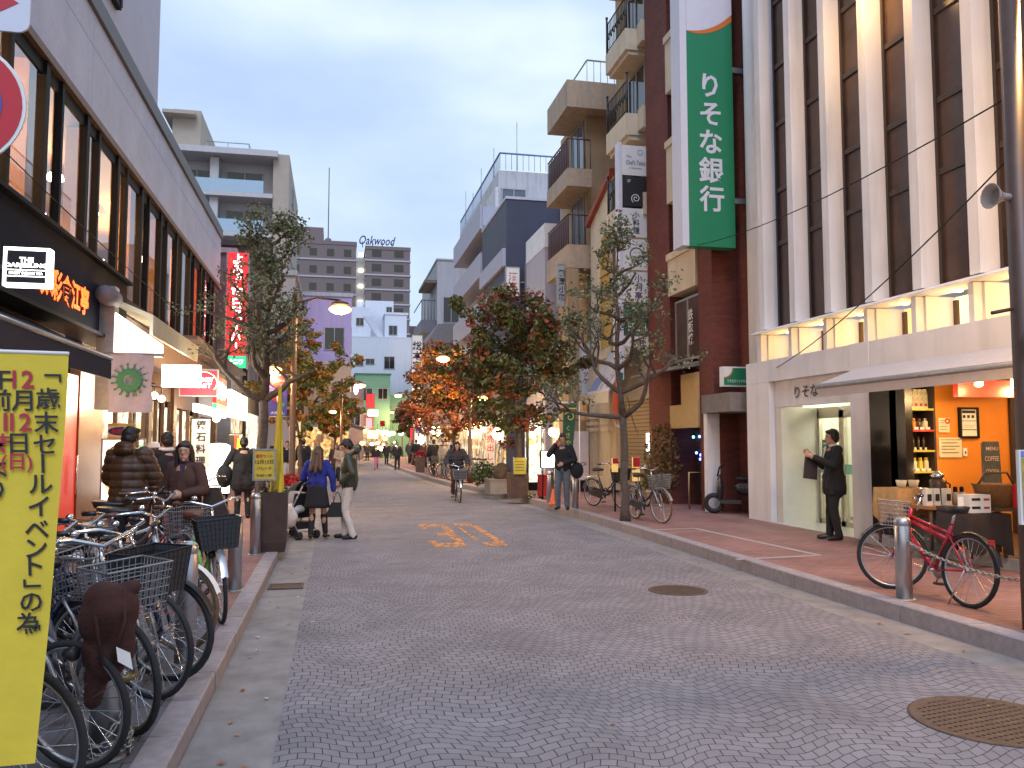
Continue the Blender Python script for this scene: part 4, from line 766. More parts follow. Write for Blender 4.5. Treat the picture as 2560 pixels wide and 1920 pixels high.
def wallsheet(name, label, px0, py0, px1, py1, m_, cat, frame=None, marks=()):
    a, b = C_(px0, py0), C_(px1, py1); x0, x1, z0, z1 = a.x, b.x, b.z, a.z; yy = YW - .03
    t_ = thing(name, label, cat, ((x0 + x1) / 2, yy, z0)); m2 = MB(); m2.box(x0, x1, yy, YW - .002, z0, z1); m2.build('sheet', m_, t_, True)
    if frame: m2 = MB(); e = .035; f0 = yy - .02; m2.box(x0 - e, x0, f0, YW - .001, z0 - e, z1 + e); m2.box(x1, x1 + e, f0, YW - .001, z0 - e, z1 + e); m2.box(x0, x1, f0, YW - .001, z0 - e, z0); m2.box(x0, x1, f0, YW - .001, z1, z1 + e); m2.build('frame', frame, t_, True)
    if marks:
        m2 = MB()
        for (a_, b_, c_, d_) in marks: m2.box(x0 + (x1 - x0) * a_, x0 + (x1 - x0) * b_, yy - .006, yy - .001, z0 + (z1 - z0) * c_, z0 + (z1 - z0) * d_)
        m2.build('print', ink, t_, True)
    return t_
wallsheet('framed_menu', 'black framed menu with three round pictures on the orange wall', 2398, 1024, 2439, 1090, paper, 'menu', dark, [(.08, .92, .86, .97)] + [(.12 + i * .28, .28 + i * .28, .68, .79) for i in range(3)] + [(.03, .97, .56, .58), (.1, .9, .4, .41), (.1, .8, .33, .34), (.03, .97, .22, .25)])
tt = wallsheet('paper_notice', 'cream certificate with a red seal by the shelf unit', 2343, 1045, 2371, 1081, mat('cream paper', (.75, .65, .45), .7), 'notice', None, [(.1, .55, .8, .83), (.1, .5, .65, .68), (.1, .8, .4, .43), (.1, .7, .2, .23)])
c = C_(2364, 1053); mb = MB(); ring(mb, c.x, c.z, YW - .037, .02, .045, n=16); mb.build('red_seal', red_ink, tt, True)
wallsheet('paper_notice', 'wide cream price list under the red seal certificate', 2344, 1094, 2402, 1143, mat('cream paper'), 'notice', None, [(.05, .95, .88, .9), (.1, .8, .72, .75), (.1, .9, .55, .58), (.1, .7, .4, .43), (.1, .85, .22, .25)])
wallsheet('wall_switch', 'small white switch box on the orange wall', 2405, 1120, 2415, 1140, paper, 'switch', None, [(.35, .65, .3, .6)])
def table(name, label, c, w, d, h, top, cloth=None, clab=None):
    x0, x1, y0, y1 = c[0] - w / 2, c[0] + w / 2, c[1] - d / 2, c[1] + d / 2
    t_ = thing(name, label, 'table', (c[0], c[1], .305)); m2 = MB(); m2.box(x0, x1, y0, y1, h - .04, h); m2.build('tabletop', top, t_, True)
    for x in (x0 + .05, x1 - .05):
        for y in (y0 + .05, y1 - .05): m2 = MB(); m2.tube([(x, y, .306), (x, y, h - .04)], .022); m2.build('leg', wood, t_, True)
    if cloth:
        m2 = MB(); n = 40; per = []
        for i in range(n):
            s_ = i / n * 4
            p_ = (x0 + w * s_, y0) if s_ < 1 else (x1, y0 + d * (s_ - 1)) if s_ < 2 else (x1 - w * (s_ - 2), y1) if s_ < 3 else (x0, y1 - d * (s_ - 3))
            k_ = 1.04 + .06 * math.sin(i * 1.9); per.append(((c[0] + (p_[0] - c[0]) * 1.01, c[1] + (p_[1] - c[1]) * 1.01, h + .006), (c[0] + (p_[0] - c[0]) * k_, c[1] + (p_[1] - c[1]) * k_, max(.33, h - .42 - .08 * math.sin(i * .8)))))
        m2.add([p_[0] for p_ in per] + [p_[1] for p_ in per], [tuple(range(n))] + [(i, i + n, (i + 1) % n + n, (i + 1) % n) for i in range(n)], 0, True)
        tag(m2.build('tablecloth', cloth, None, at=(c[0], c[1], h)), clab, 'tablecloth')
    return t_
cA, cB, cD, cE = PY(2262, 1235, 10.1), PY(2350, 1262, 9.6), PY(2432, 1282, 8.85), PY(2492, 1240, 8.9)
table('display_table', 'back display table under tan sackcloth next to the dark lacquer panel', cA, .62, .5, cA.z + .08, wood, mat('tan sackcloth', (.42, .24, .09), .9, var=.15, scale=20, bump=.3), 'tan sackcloth draped over the back coffee shop table')
table('display_table', 'orange wood table carrying packs and a coffee pot', cB, .75, .55, cB.z, warm_wood); table('display_table', 'front table under black cloth with a white box on it', cD, .58, .55, cD.z, wood, mat('black brown cloth', (.025, .016, .014), .85, var=.2), 'black cloth over the front coffee shop table')
table('display_table', 'plain low wooden table at the right side under the wicker basket', cE, .5, .5, cE.z - .13, wood)
def item(name, label, cat, x, y, z, fn, m_, part='body'): t_ = thing(name, label, cat, (x, y, z)); m2 = MB(); fn(m2); m2.build(part, m_, t_); return t_
cup = lambda m: m.lathe([(.05, 0), (.075, .10), (.07, .10), (.045, .02)], 14)
item('cup', 'cream cup standing left on the sackcloth table', 'cup', cA.x - .05, cA.y, cA.z + .09, cup, jm['cream']); item('cup', 'cream cup standing right on the sackcloth table', 'cup', cA.x + .16, cA.y + .02, cA.z + .09, cup, jm['cream'])
for i, dx in enumerate((-.26, -.14, .03)): t_ = item('coffee_pack', ('leftmost upright coffee pack on the orange wood table', 'second upright coffee pack on the orange wood table', 'upright coffee pack in front of the metal pot')[i], 'coffee pack', cB.x + dx, cB.y - .1, cB.z + .002, lambda m: m.prism([(-.05, -.03, 0), (.05, -.03, 0), (.045, -.02, .22), (-.045, -.02, .22)], (0, .07, 0)), paper); m2 = MB(); m2.box(-.03, .03, -.034, -.031, .06, .15); m2.build('print', ink, t_)
t_ = item('coffee_pot', 'shiny metal coffee pot among the packs in the coffee shop', 'pot', cB.x + .06, cB.y + .1, cB.z + .002, lambda m: m.lathe([(.12, 0), (.14, .1), (.10, .26), (.11, .32), (.06, .34)], 16), jm['glass']); m2 = MB(); m2.lathe([(.06, .34), (.09, .38), (.05, .42), (.02, .45)], 14); m2.build('lid', chrome, t_); m2 = MB(); m2.tube([(.11, 0, .3), (.19, 0, .26), (.17, 0, .12), (.1, 0, .08)], .012); m2.build('handle', dark, t_)
for i, dx in enumerate((.2, .3)): t_ = item('bottle', ('grey bottle nearer the pot on the orange wood table', 'grey bottle at the right end of the orange wood table')[i], 'bottle', cB.x + dx, cB.y - .05, cB.z + .002, lambda m: m.lathe([(.04, 0), (.045, .14), (.025, .17)], 10), mat('grey label', (.35, .34, .33), .5)); m2 = MB(); m2.lathe([(.027, .17), (.027, .23), (.01, .24)], 10); m2.build('cap', dark, t_)
t_ = item('tea_box', 'white box with dark lines standing on the black cloth table', 'box', cD.x - .02, cD.y - .05, cD.z + .01, lambda m: m.box(-.15, .15, -.1, .1, 0, .22), paper); m2 = MB(); [m2.box(-.12, .0, -.104, -.101, z, z + .03) for z in (.05, .15)]; [m2.box(.05, .13, -.104, -.101, z, z + .025, 1) for z in (.05, .15)]; m2.build('print', [ink, red_ink], t_)
item('price_sign', 'small bright slanting price card left of the white tea box', 'price card', cD.x - .26, cD.y - .12, cD.z + .012, lambda m: m.prism([(-.04, 0, 0), (.04, 0, 0), (.07, .05, .19), (-.01, .05, .19)], (0, .004, 0)), paper)
t_ = thing('wicker_basket', 'big tan wicker basket with a red ribbon beside the white tea box', 'basket', (cE.x, cE.y, cE.z - .128)); m2 = MB(); m2.lathe([(.2, 0), (.27, .26), (.29, .28), (.26, .28), (.19, .03)], 18); m2.build('body', mat('wicker', (.30, .15, .05), .8, var=.3, scale=40, bump=.6), t_); m2 = MB(); m2.tube([(-.27, 0, .26), (-.16, 0, .42), (.16, 0, .42), (.27, 0, .26)], .016); m2.build('handle', wood, t_); m2 = MB(); m2.box(-.02, .02, -.31, -.27, 0, .28); m2.build('ribbon', jm['red'], t_)
pE = PY(2488, 1215, 9.9); t_ = thing('menu_easel', 'dark chalkboard menu leaning at the right end of the orange wall', 'chalkboard', (pE.x, 9.9, .305)); zz = pE.z - .305; m2 = MB(); m2.prism([(-.17, 0, zz), (.12, 0, zz), (.2, .12, zz + .62), (-.06, .12, zz + .62)], (0, .02, 0)); m2.build('board', mat('slate', (.055, .065, .065), .7, var=.25, scale=9), t_); m2 = MB(); [m2.tube([(x, .04, 0), (x + .08, .15, zz + .6)], .015) for x in (-.14, .1)]; m2.build('legs', wood, t_)
m2 = MB(); text(m2, 'MENU', (.055, .088, zz + .52), (1, 0, 0), (.1, .12, .62), .05, width=.2); text(m2, 'COFFEE', (.02, .06, zz + .38), (1, 0, 0), (.1, .12, .62), .07, width=.23); text(m2, 'COCOA', (-.01, .025, zz + .2), (1, 0, 0), (.1, .12, .62), .07, width=.22); m2.build('chalk_letters', mat('pink chalk', (.55, .42, .42), .9), t_)
pB = PZ(2330, 1395, .16); t_ = thing('pavement_board', 'pale chalked menu board leaning on the pavement behind the red bicycle', 'chalkboard', (pB.x, pB.y, .16), -.5); m2 = MB(); m2.prism([(-.22, 0, 0), (.22, 0, 0), (.2, .2, .68), (-.2, .2, .68)], (0, .03, 0)); m2.build('board', mat('grey green slate', (.13, .15, .13), .7, var=.5, scale=14), t_)
m2 = MB(); text(m2, 'カフェ', (0, .125, .46), (1, 0, 0), (0, .2, .68), .11, width=.3); text(m2, 'ケーキ', (0, .06, .24), (1, 0, 0), (0, .2, .68), .1, width=.3); m2.build('chalk_letters', mat('pink chalk'), t_)
pM = PZ(2290, 1330, .305); t_ = thing('menu_stand', 'dark green menu stand with a pale badge in front of the sackcloth table', 'menu', (pM.x, pM.y, .305)); m2 = MB(); m2.box(-.16, .16, -.02, .02, .12, .75); m2.build('board', mat('dark green board', (.03, .07, .05), .6), t_); m2 = MB(); [m2.tube([(x, 0, 0), (x, 0, .12)], .015) for x in (-.12, .12)]; m2.build('legs', dark, t_); m2 = MB(); ring(m2, 0, .55, -.022, .03, .1); m2.build('badge', paper, t_)
MARK = set(COL.objects)
# ================================================================ concrete porch, brick building
brk = brick('dark red brick', (.19, .05, .035), (.14, .038, .03), (.10, .07, .06), .21, .065, 'xyz', .01, .75, .5, .5, .22)
t = thing('concrete_porch', 'low grey concrete porch with a dark doorway between the bank and brick building', 'porch', (8.6, 17.4, .158)); mb = MB(); mb.box(8.05, 9.6, 16.76, 18.1, 2.35, 2.75); mb.build('roof_slab', mat('porch concrete', (.22, .19, .17), .8, var=.15, dirt=.3), t, True)
mb = MB(); mb.box(8.1, 8.4, 17.95, 18.12, .16, 2.345); mb.build('pier', white_wall, t, True); mb = MB(); mb.box(9.4, 9.5, 16.8, 18.0, .16, 2.34); mb.build('rear_wall', mat('dim grey wall', (.2, .18, .17), .8), t, True)
t = thing('brick_building', 'dark red brick building with cream balcony fronts left of the bank', 'building', (8.6, 20, .158)); RB = t
mb = MB(); mb.box(8.9, 16, 17.5, 21.9, .16, 17); mb.build('wall', brk, t, True)
for ya, yb in ((18.0, 18.72), (20.4, 21.9)): mb = MB(); mb.box(8.3, 8.898, ya, yb, .16, 17); mb.build('brick_pier', brk, t, True)
for i, (za, zb_) in enumerate(((5.4, 6.42), (7.8, 9.36), (10.7, 12.15), (13.6, 15.1))):
    mb = MB(); ym = 18.76 if i == 0 else 18.76; mb.box(8.25, 8.898, ym, 20.39, za, zb_); mb.box(8.2, 8.9, ym, 20.39, zb_ - .12, zb_ + .05); b_ = mb.build('balcony_front', cream_wall, t, True)
    if i > 0: win_x(t, 8.88, 18.9, 20.3, zb_ - 3.05 if i > 1 else 6.35, za - .02, mat('curtained window', (.30, .26, .18), .3, var=.2, scale=8), -1)
win_x(t, 8.45, 18.85, 20.3, 3.75, 5.2, brown_glass, -1); mb = MB(); text(mb, '鉄板焼', (8.40, 19.4, 4.5), (0, -1, 0), (0, 0, 1), .3, vertical=True, step=1.0); mb.build('window_letters', paper, t, True)
mb = MB(); mb.box(8.5, 8.89, 18.76, 20.39, 3.72, 5.25); mb.build('bay_box', brown_wall, t, True)
mb = MB(); mb.prism([(8.9, 18.76, 3.75), (7.5, 18.76, 3.42), (7.5, 18.76, 3.36), (8.9, 18.76, 3.6)], (0, 2.4, 0)); mb.build('entrance_roof', mat('porch concrete'), t, True)
mb = MB(); mb.box(8.28, 8.45, 18.76, 19.75, 2.62, 3.35); mb.box(8.26, 8.46, 18.76, 20.4, 2.05, 2.618); mb.build('cream_panel', mat('warm cream render', (.52, .36, .16), .8, var=.08), t, True)
mb = MB()
rr = random.Random(9)
for i in range(16):
    y_, z_ = 18.3 + rr.uniform(.6, 1.15), 5.0 + rr.uniform(-.9, .7); mb.tube([(8.893, y_, z_), (8.893, y_ + rr.uniform(-.3, .3), z_ + rr.uniform(-.15, .2)), (8.893, y_ + rr.uniform(-.4, .4), z_ + rr.uniform(-.2, .2))], .018, 4)
mb.build('graffiti', mat('pale spray paint', (.34, .27, .25), .7, var=.2), t, True)
mb = MB(); mb.box(8.89, 8.899, 18.9, 20.3, .16, 2.04); mb.build('dark_recess', brown_wall, t, True)
ledb = mat('blue fairy light', (.1, .15, .9), .3, var=0, emit=9, ecol=(.12, .2, 1)); ledt = mat('cyan fairy light', (.1, .6, .9), .3, var=0, emit=9, ecol=(.1, .6, 1)); ledr = mat('pink fairy light', (.9, .2, .3), .3, var=0, emit=9, ecol=(1, .35, .4))
t = thing('fairy_lights', 'string of blue fairy lights on the dark brick recess', 'fairy lights', (8.8, 19.8, .3)); pts = [(1688, 1078), (1697, 1093), (1711, 1092), (1725, 1087), (1737, 1093), (1760, 1089), (1704, 1131), (1714, 1136), (1718, 1134), (1731, 1142), (1713, 1146), (1723, 1205), (1742, 1206)]
for i, (px, py) in enumerate(pts): mb = MB(); p = PX(px, py, 8.8); mb.ball(p, .035, n=6, k=4); mb.build('bulb', ledt if i % 4 == 1 else ledb, t, True)
mb = MB(); P_ = [PX(px, py, 8.82) for px, py in pts]; mb.tube(P_, .005, 4); mb.build('wire', dark, t, True)
t = thing('fairy_lights', 'cluster of red and pink fairy lights by the brick pier', 'fairy lights', (8.6, 18.9, .6)); mb2 = []
for px, py in ((1738, 1152), (1741, 1158), (1738, 1164), (1752, 1153), (1738, 1176), (1735, 1182), (1738, 1186), (1751, 1173), (1753, 1180), (1745, 1178)): mb = MB(); p = PX(px, py, 8.55); mb.ball(p, .035, n=6, k=4); mb.build('bulb', ledr, t, True)
mb = MB(); mb.tube([PX(1738, 1150, 8.56), PX(1741, 1186, 8.56), PX(1753, 1180, 8.56), PX(1752, 1150, 8.56)], .006, 4); mb.build('wire', dark, t, True)
t = thing('handrail', 'pale metal entrance handrail by the brick pier', 'railing', (8.2, 18.6, .16)); mb = MB(); mb.tube([(8.1, 18.95, .16), (8.1, 18.95, 1.0), (8.5, 18.95, 1.0), (8.5, 18.95, .16)], .025); mb.tube([(8.3, 18.4, .16), (8.3, 18.4, 1.2), (8.8, 18.4, 1.5)], .02); mb.build('rail', mat('brass rail', (.35, .27, .12), .35, .7), t, True)
shift_from(MARK, -.9); MARK = set(COL.objects)
# ================================================================ sign column, ochre balconies, gabled front
irn = mat('wrought iron', (.02, .02, .022), .5, var=.2)
t = thing('balcony_building', 'tall ochre building with stepped cream balconies and wrought iron rails', 'building', (8.8, 23.3, .158)); mb = MB(); mb.box(8.6, 16, 21.95, 25.2, .16, 17.5); mb.build('wall', ochre_wall, t, True)
for zt_ in (8.5, 10.98, 13.46, 15.94):
    mb = MB(); mb.box(7.9, 8.598, 22.4, 24.15, zt_ - .62, zt_); mb.box(8.24, 8.598, 22.0, 22.4, zt_ - .52, zt_ + .1); mb.box(8.0, 8.598, 22.45, 24.1, zt_ - .74, zt_ - .62); b_ = mb.build('balcony', cream_wall, t, True)
    mb = MB(); xr = 7.94
    for i in range(15): y = 22.45 + i * 1.68 / 14; mb.tube([(xr, y, zt_), (xr, y, zt_ + .95)], .012, 4)
    mb.tube([(xr, 22.42, zt_ + .95), (xr, 24.13, zt_ + .95)], .02, 5); mb.tube([(xr, 22.42, zt_ + .1), (xr, 24.13, zt_ + .1)], .015, 5)
    for i in range(7): y = 22.55 + i * .24; mb.tube([(xr, y + .1 * math.cos(q_) * (1 - q_ / 9), zt_ + .5 + .17 * math.sin(q_) * (1 - q_ / 9)) for q_ in [j * .7 for j in range(11)]], .012, 4)
    for y in (22.42, 24.13): mb.tube([(xr, y, zt_), (xr, y, zt_ + 1.12)], .03, 6); mb.ball((xr, y, zt_ + 1.17), .045)
    for i in range(4): x = xr + .02 + i * .09; mb.tube([(x, 22.42, zt_), (x, 22.42, zt_ + .95)], .012, 4)
    mb.build('iron_railing', irn, b_).data.transform(Matrix.Translation((-8.8, -23.3, -.158)))
    win_x(t, 8.58, 22.6, 23.9, zt_ + .1, zt_ + 1.6, dark_glass, -1)
mb = MB(); mb.box(8.5, 8.595, 22.0, 25.1, .16, 2.9); mb.build('roller_shutter', brick('tan roller shutter', (.30, .22, .13), (.27, .20, .12), (.13, .09, .05), 6, .11, 'yz', .03, .6, .8, .5, .1), t, True)
mb = MB(); mb.box(8.45, 8.6, 22.0, 25.1, 2.91, 4.6); mb.build('grey_panel', mat('grey beige panel', (.36, .32, .29), .75, var=.08), t, True)
shift_from(MARK, -.93); MARK = set(COL.objects)
t = thing('sign_column', 'white steel column carrying a stack of tenant signs beside the brick pier', 'sign', (8.2, 21.2, 3.2)); yC = 21.12; Pc = lambda px, py: PY(px, py, yC)
xa, xb = Pc(1556, 500).x, Pc(1624, 500).x; mb = MB()
mb.box(xa - .1, xa, yC, yC + .3, 3.4, Pc(1560, 355).z); mb.box(xb, xb + .06, yC, yC + .2, 3.4, Pc(1560, 360).z); mb.build('posts', sw, t, True)
def spanel(ya_, yb_, m_, lab): z1_, z0_ = Pc(1590, ya_).z, Pc(1590, yb_).z; m2 = MB(); m2.box(xa + .01, xb - .01, yC + .02, yC + .25, z0_ + .02, z1_ - .02); o_ = m2.build('sign_panel', m_, t, True); return (xa + xb) / 2, z0_, z1_, o_
T_ = lambda o_, mb_, m_: mb_.build('letters', m_, o_).data.transform(Matrix.Translation((-8.2, -21.2, -3.2)))
x_, z0, z1, o_ = spanel(362, 440, paper, ''); mb = MB(); text(mb, "The", (x_ - .2, yC + .01, z0 + .55), *q, .07); text(mb, "Chef's Table", (x_, yC + .01, z0 + .38), *q, .13, width=.56); text(mb, "at Azabujuban", (x_, yC + .01, z0 + .22), *q, .06, width=.36); ring(mb, x_ + .14, z0 + .68, yC + .012, .06, .075, n=14); T_(o_, mb, mat('grey ink', (.2, .2, .25), .6, var=0))
x_, z0, z1, o_ = spanel(442, 517, ink, ''); mb = MB()
for i in range(26): t0, t1 = i * .4, (i + 1) * .4; r0, r1 = .02 + i * .0045, .02 + (i + 1) * .0045; mb.quad(*[(x_ + r * math.cos(q_), yC + .01, z0 + .24 + r * math.sin(q_)) for r, q_ in ((r0 - .012, t0), (r0 + .012, t0), (r1 + .012, t1), (r1 - .012, t1))])
text(mb, '2F', (x_ - .2, yC + .01, z1 - .12), *q, .08); T_(o_, mb, paper)
x_, z0, z1, o_ = spanel(519, 594, paper, ''); mb = MB(); text(mb, '小料理', (x_, yC + .01, (z0 + z1) / 2), *q, .2, vertical=True); T_(o_, mb, ink)
x_, z0, z1, o_ = spanel(596, 676, paper, ''); mb = MB(); ring(mb, x_ + .0, (z0 + z1) / 2, yC + .012, .17, .2); T_(o_, mb, navy_ink)
x_, z0, z1, o_ = spanel(678, 757, paper, ''); mb = MB(); text(mb, '小月亭', (x_ + .05, yC + .01, (z0 + z1) / 2), *q, .24, vertical=True, step=1.0); T_(o_, mb, navy_ink)
x_, z0, z1, o_ = spanel(759, 837, mat('deep green panel', (.015, .09, .06), .5, var=.1), ''); mb = MB(); text(mb, 'Hathi', (x_, yC + .01, z0 + .22), *q, .24, width=.52, bold=.015); T_(o_, mb, paper)
x_, z0, z1, o_ = spanel(839, 868, paper, ''); mb = MB(); text(mb, 'ANNEX', (x_ + .02, yC + .01, (z0 + z1) / 2), *q, .11, width=.46, bold=.02); T_(o_, mb, ink)
mb = MB(); [mb.box(xb + .06, xb + .2, yC + .02, yC + .3, Pc(1640, py).z - .3, Pc(1640, py).z) for py in (408, 590, 805)]; mb.build('lamp_housing', galv, t, True)
MARK = set(COL.objects)
t = thing('gabled_building', 'narrow cream Mediterranean front with red tiled gable edge and arched ochre window', 'building', (8.8, 26.3, .158)); mb = MB(); xg = 8.35
gy0, gy1 = 25.25, 27.6; mb.prism([(xg, gy0, .16), (xg, gy1, .16), (xg, gy1, 8.9), (xg, gy0, 9.9)], (5, 0, 0)); mb.build('wall', cream_wall, t, True)
mb = MB(); mb.prism([(xg - .15, gy0 - .05, 9.9), (xg - .15, gy1 + .1, 8.85), (xg - .15, gy1 + .1, 9.05), (xg - .15, gy0 - .05, 10.1)], (5, 0, 0)); mb.build('tile_edge', red_tile, t, True)
mb = MB(); yc = 26.0; mb.prism([(xg - .02, yc - .55, 4.6), (xg - .02, yc + .55, 4.6), (xg - .02, yc + .55, 7.6)] + [(xg - .02, yc + .55 * math.cos(a_), 7.6 + .65 * math.sin(a_)) for a_ in [math.pi * i / 12 for i in range(13)]] + [(xg - .02, yc - .55, 7.6)], (.1, 0, 0)); w = mb.build('arched_window', mat('ochre arch recess', (.42, .26, .05), .7, var=.1), t, True)
mb = MB(); [mb.tube([(xg - .03, yc - .55, z), (xg - .03, yc + .55, z)], .025, 4) for z in (5.3, 6.1, 6.9, 7.6)]; mb.build('glazing_bars', brown_metal, w).data.transform(Matrix.Translation((-8.8, -26.3, -.158)))
mb = MB(); [mb.box(xg - .12, xg + .0, y - .3, y + .3, .3, 4.2) for y in (25.75, 27.2)]; [mb.box(xg - .2, xg, y - .38, y + .38, z, z + .12) for y in (25.75, 27.2) for z in (4.2, 2.35, 2.15, 1.95)]; mb.box(xg - .22, xg, gy0, gy1, .16, .55); mb.build('pilaster', cream_wall, t, True)
mb = MB(); mb.tube([(8.25, 25.1, 3), (8.25, 25.1, 9.6)], .06, 8); mb.build('downpipe', galv, t, True)
t = thing('shop_awning', 'white sloping canvas awning with a blue block over the cream gabled front', 'awning', (8, 24.3, 3)); mb = MB(); mb.prism([(8.3, 23.2, 4.5), (7.45, 23.2, 3.05), (7.45, 23.2, 2.99), (8.3, 23.2, 4.4)], (0, 2.1, 0)); mb.build('canvas', mat('white canvas', (.52, .50, .50), .8, var=.06), t, True)
mb = MB(); mb.box(7.43, 7.45, 23.2, 25.3, 2.72, 3.02); mb.build('valance', mat('beige canvas', (.46, .42, .38), .8, var=.05), t, True)
mb = MB(); d_ = Vector((-.85, 0, -1.45)).normalized(); nn = Vector((-1.45, 0, .85)).normalized() * .008; A_ = lambda u, v: Vector((8.3, v, 4.5)) + d_ * u + nn
mb.quad(A_(1.1, 25.25), A_(1.6, 25.25), A_(1.6, 24.4), A_(1.1, 24.4)); rr = random.Random(4)
for i in range(14): u, v = 1.05 + rr.random() * .5, 23.4 + rr.random() * .8; mb.quad(A_(u, v + .08), A_(u + .09, v + .08), A_(u + .09, v), A_(u, v))
mb.build('blue_print', mat('blue print', (.16, .20, .42), .7, var=.05), t, True)
shift_from(MARK, -1.35, .1); MARK = set(COL.objects)
# ochre concrete balcony building
t = thing('concrete_building', 'ochre concrete building with boxy projecting balconies and brown rails', 'building', (8.8, 29, .158)); mb = MB(); mb.box(8.5, 15, 27.7, 31, .16, 13.5); mb.build('wall', mat('ochre concrete', (.37, .26, .15), .8, var=.12, scale=1.2, bump=.15, dirt=.4), t, True)
mb = MB(); mb.box(7.62, 15, 27.0, 29.7, 13.2, 14.15); mb.build('roof_slab', mat('tan balcony concrete', (.43, .33, .24), .8, var=.1, dirt=.4), t, True)
mb = MB(); mb.tube([(8.4, 27.2, 15.0), (12, 27.2, 15.0)], .03); mb.tube([(8.4, 27.2, 15.0), (8.4, 29.5, 15.0)], .03); [mb.tube([(8.4 + i * .25, 27.2, 14.15), (8.4 + i * .25, 27.2, 15.0)], .012, 4) for i in range(15)]; mb.build('roof_railing', galv, t, True)
for zt_ in (11.05, 8.4):
    mb = MB(); mb.box(7.62, 8.498, 27.0, 29.8, zt_ - (.62 if zt_ > 10 else .8), zt_); b_ = mb.build('balcony', mat('tan balcony concrete'), t, True); mb = MB()
    for i in range(13): y = 27.05 + i * 2.7 / 12; mb.tube([(7.66, y, zt_), (7.66, y, zt_ + 1.05)], .016, 4)
    for i in range(5): x = 7.66 + i * .2; mb.tube([(x, 27.05, zt_), (x, 27.05, zt_ + 1.05)], .016, 4)
    mb.tube([(8.45, 27.05, zt_ + 1.05), (7.66, 27.05, zt_ + 1.05), (7.66, 29.75, zt_ + 1.05)], .03, 5); mb.box(7.67, 7.68, 27.1, 29.7, zt_ + .05, zt_ + .98); mb.build('railing', mat('brown railing', (.09, .045, .045), .5), b_).data.transform(Matrix.Translation((-8.8, -29, -.158)))
    win_x(t, 8.5, 27.9, 29.4, zt_ + .05, zt_ + 2.0, sky_glass, -1)
mb = MB(); mb.box(7.62, 8.0, 27.0, 28.2, .16, 7.58); mb.build('corner_pier', mat('ochre concrete'), t, True)
g = MB(); g.box(8.1, 8.15, 28.2, 31, .3, 2.6); g.build('shop_window', shop_glow, t, True)
shift_from(MARK, -.5, 0)
def vsign(label, px0, px1, py0, py1, y, m_, s_, lm, size, name='vertical_sign', step=1.08, cols=None, frame=None):
    a, b = PY(px0, py0, y), PY(px1, py1, y); t = thing(name, label, 'sign', ((a.x + b.x) / 2, y, b.z)); mb = MB(); mb.box(a.x, b.x, y, y + .2, b.z, a.z); mb.build('panel', m_, t, True); mb = MB()
    for i, ss in enumerate(s_ if isinstance(s_, (list, tuple)) else [s_]):
        n = len(s_) if isinstance(s_, (list, tuple)) else 1; text(mb, ss, (a.x + (b.x - a.x) * (i + .5) / n, y - .006, (a.z + b.z) / 2), (1, 0, 0), (0, 0, 1), size, vertical=True, step=step, bold=.02)
    mb.build('letters', lm, t, True); mb = MB(); e = .03; mb.box(a.x - e, a.x - .001, y - .02, y + .22, b.z, a.z); mb.box(b.x + .001, b.x + e, y - .02, y + .22, b.z, a.z); mb.box(a.x - e, b.x + e, y - .02, y + .22, a.z, a.z + e); mb.tube([(b.x, y + .1, (a.z + b.z) / 2), (b.x + .5, y + .1, (a.z + b.z) / 2)], .03); mb.build('frame', galv, t, True); return t
vsign('white sign with two columns of thick red characters over the beige arcade', 1430, 1476, 856, 992, 26.9, paper, ['スロージーン', 'コロッケ'], red_ink, .24)
vsign('pale sign with faded pink characters half hidden by the dark maple', 1398, 1427, 858, 985, 27.6, mat('pinkish white board', (.66, .58, .6), .6), 'お茶席', red_ink, .3)
vsign('white vertical sign with brush style ink characters on the navy building', 1316, 1351, 656, 745, 34.6, paper, '和菓子処', navy_ink, .34)
vsign('white vertical sign with two red characters beside the ink character sign', 1266, 1298, 668, 740, 35.0, paper, '酒亭', red_ink, .4)
vsign('grey slanted vertical sign under the ochre balcony', 1397, 1415, 662, 765, 26.95, mat('grey board', (.36, .38, .42), .6), '割烹小路', ink, .26)
# row behind: grey white, navy, white with blue rails, and further ones
t = bldg('parapet_building', 'small pale building with sloping white parapet before the navy building', 8.0, 14, 31.1, 34.3, 9.4, mat('pale lilac render', (.46, .43, .48), .8, var=.05, dirt=.2)); mb = MB(); mb.box(7.98, 14, 31.05, 34.32, 9.4, 10.35); mb.build('parapet', white_wall, t, True); g = MB(); g.box(7.9, 7.99, 31.3, 34.2, .3, 2.7); g.build('shop_window', shop_white, t, True); win_x(t, 8.0, 31.6, 33.8, 4, 6, dark_glass, -1)
t = bldg('navy_building', 'dark navy tiled building with grey banded street front', 7.3, 14, 35.2, 41.3, 12.5, navy_wall); lip(t, 7.3, 14, 35.2, 41.3, 12.5, .12, mat('pale coping', (.5, .5, .55), .6), o_=.04)
mb = MB(); mb.box(7.15, 7.298, 35.3, 41.3, 9.5, 10.3); mb.build('pale_band', mat('lilac grey panel', (.40, .40, .50), .6, var=.05), t, True)
for z in (7.3, 4.8): win_x(t, 7.3, 35.5, 40.5, z, z + 1.5, dark_glass, -1, n=5)
mb = MB(); [mb.tube([(9.8 + i * .18, 35.1, 3), (9.8 + i * .18, 35.1, 12.3)], .07, 8) for i in range(3)]; mb.build('downpipe', galv, t, True); g = MB(); g.box(7.2, 7.29, 35.2, 40.8, .3, 2.8); g.build('shop_window', shop_glow, t, True)
t = bldg('white_rail_building', 'white building with bluish roof railing and long lilac balconies above the navy one', 8.16, 15, 41.4, 55, 15.9, mat('stained white wall', (.52, .51, .53), .8, var=.06, scale=1, dirt=.5)); mb = MB()
